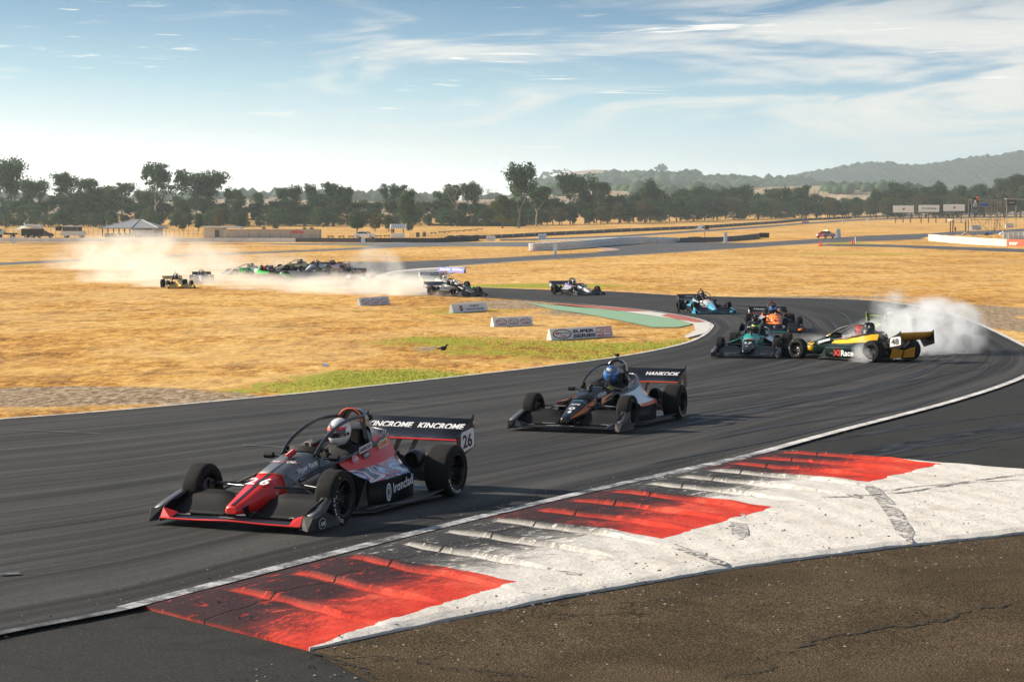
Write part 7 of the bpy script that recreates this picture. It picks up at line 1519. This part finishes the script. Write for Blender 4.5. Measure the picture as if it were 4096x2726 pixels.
def shelter():
    a = Gf(1563.5, 951); D = a[1]; s = D/FPX; r = empty('marshal_shelter', (a[0], D, gz(D))); tag(r, 'marshal shelter with a striped metal roof over a white box', 'shelter'); w = 51.5*s; z = lambda row: H_at(row, D)-gz(D)
    mb = MB(); mb.box((w/2, 1.2, z(932)/2), (w, 2.4, z(932))); mb.build('wall', M_wall, r)
    mb = MB(); 
    mb.add([(-4.5*s, -.6, z(913)), (58.5*s, -.6, z(913)), (59*s, 2.6, z(896)), (-5*s, 2.6, z(896)), (-4.5*s, -.6, z(914)), (58.5*s, -.6, z(914)), (59*s, 2.6, z(897)), (-5*s, 2.6, z(897))], [(0, 1, 2, 3), (7, 6, 5, 4), (0, 4, 5, 1), (1, 5, 6, 2), (2, 6, 7, 3), (3, 7, 4, 0)]); mb.build('roof', M_wall, r)
    mb = MB()
    for k in range(8): x = (2+k*7.2)*s; mb.box((x, 1.0, (z(913)+z(896))/2+.06), (.12, 3.4, .05), 0, Matrix.Rotation(math.atan2(z(896)-z(913), 3.2), 3, 'X'))
    mb.build('roof_rib', M_gwall, r)
    for q in (2, 49): mb = MB(); mb.tube([(q*s, .1, 0), (q*s, .1, z(911))], .06, 6); mb.build('post', M_dpost, r); mb = MB(); mb.tube([(q*s, 2.3, 0), (q*s, 2.3, z(899))], .06, 6); mb.build('post', M_dpost, r)
    figure('marshal', a[0]+9*s, D+.7, gz(D)+z(932)-.02-0.55, 1.7, 'marshal in dark clothes under the shelter roof', M_cloth, M_cloth)
shelter()
# loudspeaker mast
def mast():
    a = Gf(2820, 950); D = a[1]; s = D/FPX; r = empty('speaker_mast', (a[0], D+1.5, gz(D))); tag(r, 'thin mast with a black box and a slanted white panel behind the grey wall', 'mast'); z = lambda row: H_at(row, D)-gz(D)
    mb = MB(); mb.tube([(0, 0, 0), (1*s, 0, z(905))], .09, 6); mb.build('pole', M_post, r); mb = MB(); mb.box((10*s, 0, z(908.5)), (16*s, .7, 17*s)); mb.build('black_box', M_dk, r)
    mb = MB(); mb.prism([(-39*s, -.3, z(919)), (-18*s, -.3, z(919)), (2*s, .4, z(899)), (-16*s, .4, z(899))], (0, .08, 0)); mb.build('white_panel', M_wall, r)
mast()
# scaffold tower, shelter and camera operator
def tower():
    D = Gf(3940, 952)[1]; s = D/FPX; r = empty('scaffold_tower', (X_at(3882, D), D, gz(D))); tag(r, 'tall scaffold camera tower on the right with ladder and braces', 'scaffold tower'); z = lambda row: H_at(row, D)-gz(D); X = lambda px: (px-3882)*s; dp = 2.6
    def pole(pts, name='scaffold_pole', rr=.045, m=M_post): mb = MB(); mb.tube(pts, rr, 5); return mb.build(name, m, r)
    for x, t in ((3882, 800), (3952, 800), (3974, 797), (3997, 798)):
        for y in (0, dp): pole([(X(x), y, 0), (X(x), y, z(t))])
    for x, t in ((3906, 905), (4016, 805)): pole([(X(x), 0, 0), (X(x), 0, z(t))])
    for row in (800, 812, 879): 
        for y in (0, dp): pole([(X(3882), y, z(row)), (X(3997 if row < 850 else 4016), y, z(row))])
    for row in (826, 840): pole([(X(3882), 0, z(row)), (X(4016), 0, z(row))])
    for x in (3882, 3952, 3997): 
        for row in (800, 826, 879): pole([(X(x), 0, z(row)), (X(x), dp, z(row))])
    for a_, b_ in (((3882, 826), (3912, 950)), ((3948, 829), (3890, 872)), ((3882, 879), (3900, 946)), ((3906, 882), (3952, 922)), ((3895, 940), (3950, 880)), ((3975, 870), (4008, 915)), ((3965, 850), (3955, 880))): pole([(X(a_[0]), -.05, z(a_[1])), (X(b_[0]), -.05, z(b_[1]))], 'brace', .04)
    for y0, row in ((0, 826), (0, 879)): mb = MB(); mb.box((X(3917), dp/2, z(row)+.03), (70*s, dp, .08)); mb.build('deck', M_gwall if row > 850 else M_mesh, r)
    mb = MB(); mb.box((X(3935), .1, z(819)), (30*s, .05, .6)); mb.build('deck_skirt', TBL, r)
    for (x0, r0, x1, r1) in ((3967, 928, 3977, 879), (3984, 910, 3993, 805)):
        mb = MB(); n = 12
        for q in (0, .5): mb.tube([(X(x0)+q, -.2, z(r0)), (X(x1)+q, -.2, z(r1))], .035, 5)
        for k in range(n): f = k/n; mb.tube([(X(x0+(x1-x0)*f), -.2, z(r0+(r1-r0)*f)), (X(x0+(x1-x0)*f)+.5, -.2, z(r0+(r1-r0)*f))], .025, 4)
        mb.build('ladder', M_post, r)
    mb = MB(); mb.box((X(3878), .8, z(831)), (7*s, .9, 26*s*.9)); mb.build('side_panel', M_dwall, r)
    o = figure('operator', X_at(3912, D), D+1.2, gz(D)+z(826)+.07, 46*s*.98, 'camera operator in an orange vest on top of the scaffold tower', M_hviz, M_cloth, 'lean', face=185)
    t = empty('video_camera', (X_at(3902, D), D+1.2, gz(D)+z(826)+.07)); tag(t, 'video camera on a pale tripod in front of the operator in orange', 'camera'); q = 26*s
    mb = MB(); [mb.tube([(0, 0, q*.9), (.5*math.cos(a_), .5*math.sin(a_), 0)], .035, 5) for a_ in (0.3, 2.4, 4.4)]; mb.build('tripod', M_board, t); mb = MB(); mb.box((0, 0, q*1.18), (.55, .35, .5)); mb.tube([(-.25, 0, q*1.18), (-.62, 0, q*1.15)], [.12, .16], 8); mb.build('camera_body', M_dk, t)
    # side shelter
    D2 = Gf(3840, 930)[1]; s2 = D2/FPX; r2 = empty('trackside_shelter', (X_at(3808, D2), D2, gz(D2))); tag(r2, 'small open shelter with a flat pale roof left of the scaffold tower', 'shelter'); z2 = lambda row: H_at(row, D2)-gz(D2); X2 = lambda px: (px-3808)*s2
    mb = MB(); mb.box((X2(3841), 1.6, z2(879)), (82*s2, 4, .16), 0, Matrix.Rotation(R(-1.5), 3, 'Y')); mb.build('roof', M_wall, r2)
    for px_ in (3808.6, 3870.6):
        for y in (0, 3): mb = MB(); mb.box((X2(px_), y, z2(880)/2), (.22, .22, z2(880))); mb.build('post', M_dpost, r2)
    mb = MB(); [mb.tube([(X2(px_), .1, z2(927)), (X2(px_), .1, z2(891))], .05, 5) for px_ in (3815, 3858)]; [mb.tube([(X2(3815), .1, z2(row)), (X2(3858), .1, z2(row))], .04, 5) for row in (891, 922)]; mb.build('frame', M_post, r2)
    figure('marshal', X_at(3823, D2), D2+1.2, gz(D2), 21*s2*1.1, 'seated or bending marshal inside the open shelter', M_cloth, M_cloth)
    figure('marshal', X_at(3806.5, D2), D2-.3, gz(D2), 14*s2, 'marshal in an orange jacket by the left post of the open shelter', M_hviz, M_cloth)
    # brown bank behind the white wall
    mb = MB(); n = 26; v = []
    Dm = Gf(3850, 957)[1]
    for i in range(n+1):
        px_ = 3722+(4040-3722)*i/n
        for j, (dy, hh) in enumerate(((-3, 0), (0, .55), (4, .75), (9, .5), (13, 0))): v.append((X_at(px_, Dm), Dm+dy+2, gz(Dm+dy)+hh*min(1, i/4)*(1+.15*math.sin(i*1.7+j))))
    mb.add(v, [(i*5+j, (i+1)*5+j, (i+1)*5+j+1, i*5+j+1) for i in range(n) for j in range(4)], 0, True); tag(mb.build('earth_bank', bpy.data.materials['dry_grass']), kind='structure')
    # fenced white enclosure
    De = Gf(4040, 968)[1]; se = De/FPX; e = empty('fenced_enclosure', (X_at(4011, De), De, gz(De))); tag(e, 'white mesh enclosure behind the orange red wall at the right edge', 'fence'); ze = lambda row: H_at(row, De)-gz(De)
    for k in range(7): mb = MB(); mb.tube([(k*20*se, 0, 0), (k*20*se, 0, ze(929+(-1)*k))], .06, 6); mb.build('post', M_board, e)
    mb = MB(); mb.tube([(0, 0, ze(930)), (125*se, 0, ze(924))], .06, 6); mb.tube([(0, 0, ze(930)), (2, 9, ze(927))], .06, 6); mb.build('top_rail', M_board, e); mb = MB(); mb.prism([(0, .3, 0), (125*se, .3, 0), (125*se, .3, ze(926)), (0, .3, ze(932))], (0, .05, 0)); mb.build('mesh_panel', M_mesh, e)
    for px_, row, m, lab in ((3944, 951, M_dpost, 'brown bag lying under the scaffold tower'), (3957, 953, TBL, 'dark blue bag lying under the scaffold tower'), (4003, 949, M_board, 'pale box under the right legs of the scaffold tower')):
        mb = MB(); rr = random.Random(int(px_)); mb.ico((0, 0, .3), .42, 0, 2, (1.3, .8, .8), .12, rr); o = mb.build('bag', m); o.location = (X_at(px_, D-3), D-3, gz(D)+.55); tag(o, lab, 'bag')
    mb = MB(); mb.prism([(0, 0, 0), (.35, 0, 0), (1.0, 0, .55), (1.9, 0, .1), (2.2, 0, .1), (1.05, 0, .72)], (0, .6, 0)); o = mb.build('sandbag_heap', mat('pale_pink_cloth', (.6, .42, .38), .8)); o.location = (X_at(3841, D-4), D-4, gz(D)+.6); tag(o, 'folded pale pink sheet on the bank left of the tower', 'sheet')
tower()
# ---------------------------------------------------------------- ordinary vehicles
def road_wheels(r, xs, w, rad, m=RIM):
    mb = MB(); M = Matrix.Rotation(-math.pi/2, 4, 'X'); mb.lathe([(0, .09), (rad*.6, .09), (rad*.62, .11), (rad*.95, .10), (rad, .05), (rad, -.09), (rad*.9, -.1), (0, -.1)], M, 20); tm = mb.mesh('wheel', TYRE); mb = MB(); mb.lathe([(0, .10), (rad*.58, .115), (rad*.60, .105)], M, 16); rm = mb.mesh('rim', NUT)
    for x in xs:
        for s in (1, -1): wh = link('wheel', tm, r, (x, s*(w/2-.09), rad), (0, 0, 0 if s > 0 else math.pi)); link('rim', rm, wh)
def shell(profile, w, z_in, tum=.12):
    """car shell from its side outline: sections across the width, drawn in towards the roof"""
    mb = MB(); secs = []
    for f in (-1, -.93, -.6, 0, .6, .93, 1):
        k = 1-.035*max(0, abs(f)-.6)/.4; secs.append([(x*(1-.02*abs(f)**3), f*w/2*(1-tum*max(0, (z-z_in))/.55), (z if abs(f) < .95 else z-.03)) for x, z in profile])
    mb.loft(secs, 0, cap=True, smooth=True); return mb
def road_car(name, profile, glass, w, L_, wheels, m, label, cat, px, row, psi, extra=None):
    x, y = Gf(px, row); r = empty(name); tag(r, label, cat); shell(profile, w, .85).build('body', m, r, fix=True)
    for g in glass[0]:
        for s in (1, -1): mb = MB(); mb.add([(a, s*(w/2*(1-.12*max(0, z-.85)/.55)+.008), z) for a, z in g], [tuple(range(len(g))) if s < 0 else tuple(reversed(range(len(g))))]); mb.build('side_window', M_tin, r)
    for (x0, z0, x1, z1) in glass[1]:
        y0 = w/2*(1-.12*(z0-.85)/.55)*.90; y1 = w/2*(1-.12*(z1-.85)/.55)*.86; mb = MB(); dx = .012 if x0 > 0 else -.012; mb.add([(x0+dx*2, -y0, z0+.014), (x0+dx*2, y0, z0+.014), (x1+dx, y1, z1+.014), (x1+dx, -y1, z1+.014)], [(0, 1, 2, 3)]); mb.build('windscreen', M_tin, r)
    road_wheels(r, wheels, w, .32)
    if extra: extra(r)
    place(r, x, y, psi, .03); return r
hatch_prof = [(-2.15, .35), (-2.2, .75), (-2.1, 1.0), (-1.5, 1.36), (-.6, 1.47), (.2, 1.42), (.95, 1.02), (1.8, .86), (2.15, .68), (2.2, .35)]
def hatch_x(r):
    for s in (1, -1): mb = MB(); mb.box((2.12, s*.62, .66), (.16, .34, .14)); mb.build('headlight', NUT, r); mb = MB(); mb.box((.85, s*.93, 1.0), (.14, .16, .12)); mb.build('mirror', M_board, r)
    mb = MB(); mb.box((2.19, 0, .45), (.05, 1.0, .16)); mb.build('grille', M_dk, r)
CARW = carpaint('car_white', (.72, .72, .74), .2, .9)
road_car('parked_car', hatch_prof, ([[(-1.75, 1.02), (-1.25, 1.33), (-.2, 1.38), (-.2, 1.0)], [(-.12, 1.0), (-.12, 1.38), (.2, 1.35), (.82, 1.0)]], [(.93, 1.03, .25, 1.41)]), 1.8, 4.4, (-1.32, 1.35), CARW, 'white hatchback parked behind the dark wall', 'car', 1462, 954.5, -12, hatch_x)
ute_prof = [(-2.5, .35), (-2.52, .95), (-.95, .98), (-.85, 1.05), (-.45, 1.42), (.45, 1.42), (1.05, 1.0), (2.1, .88), (2.42, .68), (2.48, .32)]
CARR = carpaint('car_red', (.38, .015, .02), .22, .9); M_lampR = mat('lit_red_beacon', (.9, .1, .02), .3, emit=(1.0, .18, .02), estr=5.0); M_lampW = mat('lit_white_beacon', (1, 1, .9), .3, emit=(1, .95, .8), estr=6.0); M_head = mat('lit_headlight', (1, 1, 1), .3, emit=(1, .95, .9), estr=2.5)
def ute_x(r):
    for s in (1, -1): mb = MB(); mb.box((2.36, s*.66, .68), (.16, .36, .15)); mb.build('headlight', M_head if s < 0 else NUT, r); mb = MB(); mb.box((.92, s*.95, 1.02), (.14, .18, .14)); mb.build('mirror', M_dk, r)
    mb = MB(); mb.box((2.46, 0, .52), (.05, .9, .22)); mb.build('grille', M_dk, r); mb = MB(); mb.box((-.1, 0, 1.47), (.25, 1.3, .06)); bar = mb.build('light_bar', M_dk, r)
    mb = MB(); mb.box((-.1, -.42, 1.56), (.24, .36, .13)); mb.build('beacon', M_lampR, bar); mb = MB(); mb.box((-.1, .12, 1.56), (.24, .30, .13)); mb.build('beacon', M_lampW, bar); mb = MB(); mb.box((-.1, .5, 1.56), (.24, .26, .11)); mb.build('beacon', TL, bar)
    mb = MB(); mb.box((1.5, 0, .965), (1.0, .8, .012)); mb.build('bonnet_decal', M_gwall, r); mb = MB(); mb.tube([(-2.0, .7, .98), (-1.3, .7, 1.12), (-1.3, -.7, 1.12), (-2.0, -.7, .98)], .03, 6); mb.build('tray_bar', M_dk, r)
    for s in (1, -1): mb = MB(); mb.box((.2, s*.962, .62), (1.1, .01, .16)); mb.build('door_decal', LT_W, r)
road_car('utility_vehicle', ute_prof, ([[(-.72, 1.02), (-.40, 1.34), (-.05, 1.36), (-.05, 1.0)], [(.02, 1.0), (.02, 1.36), (.42, 1.33), (.92, 1.0)]], [(1.03, 1.02, .50, 1.38)]), 1.85, 5.0, (-1.5, 1.5), CARR, 'dark red rescue ute with lit beacons on its roof bar', 'ute', 3302, 953, -128, ute_x)
def on_ground(name, px, row, rz, lab, cat):
    x, y = Gf(px, row); r = empty(name, (x, y, gz(y)), R(rz)); tag(r, lab, cat); return r, y/FPX
# truck tray at the far left
r, s = on_ground('flatbed_truck', 22, 951, 0, 'old blue and white flatbed truck at the left edge', 'truck'); mb = MB(); mb.box((-.9, 0, 1.1), (1.5, 1.7, .8)); mb.box((-1.0, 0, 1.6), (1.0, 1.5, .6), 0, None, (.8, .9)); mb.build('cab', carpaint('pale_blue', (.35, .5, .6)), r); mb = MB(); mb.box((1.1, 0, .85), (2.4, 1.8, .35)); [mb.tube([(.1, q, .9), (.1, q, 2.0)], .05, 5) for q in (-.8, .8)]; mb.tube([(.1, -.8, 2.0), (.1, .8, 2.0)], .05, 5); mb.build('tray', M_dk, r); mb = MB(); mb.box((-1.0, -.80, 1.62), (.7, .06, .38)); mb.build('side_window', M_tin, r); road_wheels(r, (-1.2, 1.5), 1.7, .38)
# camper with awning
r, s = on_ground('camper_trailer', 125, 951, 0, 'dark camper with a pale green awning and white box on top', 'camper'); mb = MB(); mb.box((.2, .6, 1.15), (4.4, 2, 1.5)); mb.build('body', M_dk, r)
mb = MB(); mb.add([(-3.2, -1.6, 1.55), (-.1, -1.6, 2.3), (-.1, 1.2, 2.6), (-2.4, 1.2, 2.5), (-3.2, -1.6, 1.47), (-.1, -1.6, 2.22), (-.1, 1.2, 2.5), (-2.4, 1.2, 2.4)], [(0, 1, 2, 3), (7, 6, 5, 4), (0, 4, 5, 1), (1, 5, 6, 2), (3, 2, 6, 7), (0, 3, 7, 4)]); mb.build('awning', mat('pale_green_canvas', (.50, .56, .46), .9), r)
mb = MB(); mb.box((1.1, .3, 2.15), (2.2, 1.2, 1.2)); mb.build('storage_box', M_wall, r); letter(r, 'RACING', (.6, -.32, 2.05), (1, 0, 0), UPV, .16, TB, .02, 0, w=1.0); mb = MB(); mb.box((-.6, .8, 2.75), (2.0, 1, .22)); mb.tube([(-1.6, .8, 2.6), (-1.6, .8, 3.2)], .12, 6); mb.build('roof_rack', M_wall, r); mb = MB(); mb.tube([(-3.1, -1.55, 0), (-3.1, -1.55, 1.5)], .04, 5); mb.build('awning_pole', M_post, r); road_wheels(r, (-.9, .4), 2.2, .36)
r, s = on_ground('parked_car', 172, 951, 20, 'dark maroon car behind the camper with the awning', 'car'); shell([(a*.85, z*1.05) for a, z in hatch_prof], 1.7, .9).build('body', carpaint('maroon', (.10, .02, .025)), r, fix=True); road_wheels(r, (-1.1, 1.2), 1.7, .32); r.location.y += 1.5
# bus-like camper van
r, s = on_ground('camper_van', 286, 951, 0, 'white and black camper van with raised awning left of the pavilion', 'camper van'); mb = MB(); mb.box((.4, 0, .95), (4.6, 2.0, .95)); mb.box((2.5, 0, .85), (.9, 1.8, .7)); mb.build('body', M_wall, r); mb = MB(); mb.box((.2, 0, 1.85), (3.7, 1.9, .95)); mb.build('upper_body', M_dk, r); mb = MB(); mb.box((.2, 0, 2.40), (4.1, 2.1, .16)); mb.box((-.2, 0, 2.55), (.7, .6, .2)); mb.build('roof', M_wall, r)
for k in range(3): mb = MB(); mb.box((-.9+1.1*k, -.97, 1.85), (.85, .04, .6)); mb.build('window', M_gwall, r)
mb = MB(); mb.add([(-3.0, -1.4, 2.3), (-1.6, -1.4, 2.45), (-1.6, .8, 2.5), (-3.0, .8, 2.4), (-3, -1.4, 1.5), (-3, .8, 1.5), (-1.7, -1.4, 1.5)], [(0, 1, 2, 3), (0, 3, 5, 4), (0, 4, 6, 1)]); mb.build('awning', M_dk, r); road_wheels(r, (-1.0, 2.2), 1.9, .36)
figure('spectator', *(lambda g: (g[0], g[1], gz(g[1])))(Gf(664, 952)), 1.5, 'spectator in a white shirt standing right of the pavilion', M_tee, M_jean)
figure('spectator', *(lambda g: (g[0], g[1], gz(g[1])))(Gf(79, 952)), 1.35, 'spectator in pale clothes under the pale green awning', M_tee, M_tee)
a = G(740, 845); mb = MB(); mb.prism([(0, 0, 0), (.16, .02, 0), (.12, .08, .06), (.03, .05, .08)], (.02, .10, .01)); o = mb.build('litter', M_board); o.location = (a[0], a[1], gz(a[1])+.02); tag(o, 'scrap of white paper on the dry grass above the leading car', 'litter')
a = G(1020, 806); mb = MB(); rr = random.Random(1); mb.ico((0, 0, .07), .07, 0, 2, (1.5, .8, .9), .1, rr); mb.tube([(.06, 0, .10), (.11, 0, .17), (.16, 0, .17)], [.035, .028, .008], 6); mb.tube([(-.08, 0, .07), (-.20, 0, .05)], [.03, .012], 6); o = mb.build('crow', M_dk); o.location = (a[0], a[1], gz(a[1])); tag(o, 'black bird standing in the green patch of the infield', 'bird')
# ================================================================ dust and tyre smoke
def cloud(name, c, size, col, dens, nscale, lo, hi, label, aniso=.3, shape='ell', seed=0, stretch=(1, 1, 1), ground=True, detail=3, lumps=None):
    m = bpy.data.materials.new(name); m.use_nodes = True; nt, N, L = nodes_of(m); N.clear(); out = N.new('ShaderNodeOutputMaterial'); v = N.new('ShaderNodeVolumePrincipled')
    v.inputs['Color'].default_value = col+(1,); v.inputs['Anisotropy'].default_value = aniso
    tc = N.new('ShaderNodeTexCoord'); G_ = tc.outputs['Object']; sep = N.new('ShaderNodeSeparateXYZ'); L.new(G_, sep.inputs[0])
    mp = N.new('ShaderNodeMapping'); mp.inputs['Scale'].default_value = stretch; mp.inputs['Location'].default_value = (seed, seed*1.7, 0); L.new(G_, mp.inputs[0])
    n = nz(N, L, mp.outputs[0], nscale, detail, .6, .4)
    dens_s = None
    for (lx, ly, lz, rx, ry, rz_, wt) in lumps:
        t = mth(N, L, 'ADD', mth(N, L, 'ADD', mth(N, L, 'POWER', mth(N, L, 'DIVIDE', mth(N, L, 'SUBTRACT', sep.outputs[0], lx), rx), 2.0), mth(N, L, 'POWER', mth(N, L, 'DIVIDE', mth(N, L, 'SUBTRACT', sep.outputs[1], ly), ry), 2.0)), mth(N, L, 'POWER', mth(N, L, 'DIVIDE', mth(N, L, 'SUBTRACT', sep.outputs[2], lz), rz_), 2.0))
        f = mth(N, L, 'MULTIPLY', mrange(N, L, t, 1.0, 0.0), wt); dens_s = f if dens_s is None else mth(N, L, 'MAXIMUM', dens_s, f)
    d = mth(N, L, 'MULTIPLY', mth(N, L, 'MULTIPLY', dens_s, mrange(N, L, n, lo, hi)), dens); L.new(d, v.inputs['Density']); L.new(v.outputs[0], out.inputs['Volume'])
    mb = MB(); mb.box((0, 0, size[2]/2), size); o = mb.build(name, m); o.location = c; tag(o, label, 'smoke' if 'smoke' in name else 'dust', kind='stuff'); return o
# lumps are given around each box's own foot: x, y, z, radii, weight
def L_(px, row, D, rx, ry, rz, w, c): return (X_at(px, D)-c[0], D-c[1], H_at(row, D)-c[2], rx, ry, rz, w)
c = (-20.0, 157.0, gz(150)-.4)
cloud('dust_cloud', c, (62, 88, 8.5), (1.0, .965, .89), 2.0, .42, .40, .64, 'pale dust cloud thrown up across the far bend around the sliding cars', .35, seed=3, detail=4, lumps=[
    L_(1480, 1162, 124, 6.5, 6, 1.3, .9, c), L_(1600, 1170, 119, 4.0, 5, 1.0, .7, c), L_(1330, 1160, 130, 7, 5.0, 1.0, 1.0, c), L_(1180, 1156, 132, 6, 4, .70, .7, c), L_(1040, 1135, 141, 8, 5, .9, .45, c), L_(1500, 1080, 158, 2.6, 6, 2.2, .35, c), L_(1310, 1120, 142, 2.0, 2, 1.2, .25, c),
    L_(900, 1125, 150, 6, 6, .9, .25, c), L_(570, 1115, 150, 5.2, 7, 2.2, 1.0, c), L_(650, 1140, 138, 2.8, 4, 1.2, 1.0, c), L_(540, 1050, 186, 9, 9, 3.4, .42, c), L_(700, 1055, 186, 9, 8, 2.6, .25, c), L_(820, 1110, 165, 7, 6, 1.8, .3, c), L_(1000, 1065, 192, 10, 7, 1.6, .08, c)])
c2 = (12.4, 56.2, gz(56)-.3)
cloud('tyre_smoke', c2, (12.5, 12, 5.2), (.97, .99, 1.0), 9.0, 1.7, .42, .60, 'white tyre smoke billowing behind the spinning yellow car', 0.0, seed=8, detail=4, lumps=[
    L_(3745, 1330, 56.5, 1.6, 1.8, 1.15, .55, c2), L_(3790, 1290, 57.5, 1.15, 1.5, .8, .28, c2), L_(3650, 1400, 55.5, 1.3, 1.4, .8, .75, c2), L_(3560, 1390, 55, 1.6, 1.4, .95, .50, c2), L_(3600, 1310, 58.0, 1.15, 1.2, .9, .12, c2), L_(3570, 1230, 60, .75, 1.2, .75, .12, c2), L_(3480, 1360, 52.6, .55, .9, .45, 1.0, c2), L_(3445, 1430, 51.6, .35, .5, .40, .9, c2), L_(3490, 1330, 53.0, .45, .7, .35, .8, c2), L_(3300, 1400, 56.5, 2.0, 1.6, .5, .12, c2), L_(3800, 1360, 56.3, .9, 1.2, .6, .35, c2)])
c3 = (-3.5, 116.5, gz(116)-.3)
cloud('dust_trail', c3, (7, 8, 2.2), (.93, .84, .70), .5, .9, .34, .68, 'small dust trail behind the rear wheel of the dark number 24 car', .3, seed=1, lumps=[L_(1740, 1180, 114.8, .8, 1.0, .35, 1.0, c3), L_(1790, 1185, 114.2, .5, .8, .25, .6, c3)])
# ================================================================ air
def build_haze():
    m = bpy.data.materials.new('haze_air'); m.use_nodes = True; nt, N, L = nodes_of(m); N.clear()
    o = N.new('ShaderNodeOutputMaterial'); v = N.new('ShaderNodeVolumePrincipled'); v.inputs['Density'].default_value = 0.00014; v.inputs['Color'].default_value = (0.74, 0.90, 1.0, 1); v.inputs['Anisotropy'].default_value = 0.35
    L.new(v.outputs[0], o.inputs['Volume'])
    mb = MB(); mb.box((0, 3000, 83), (9000, 6300, 176)); o = mb.build('haze', m); tag(o, 'pale blue air haze over the far hills', 'haze', kind='stuff')
build_haze()
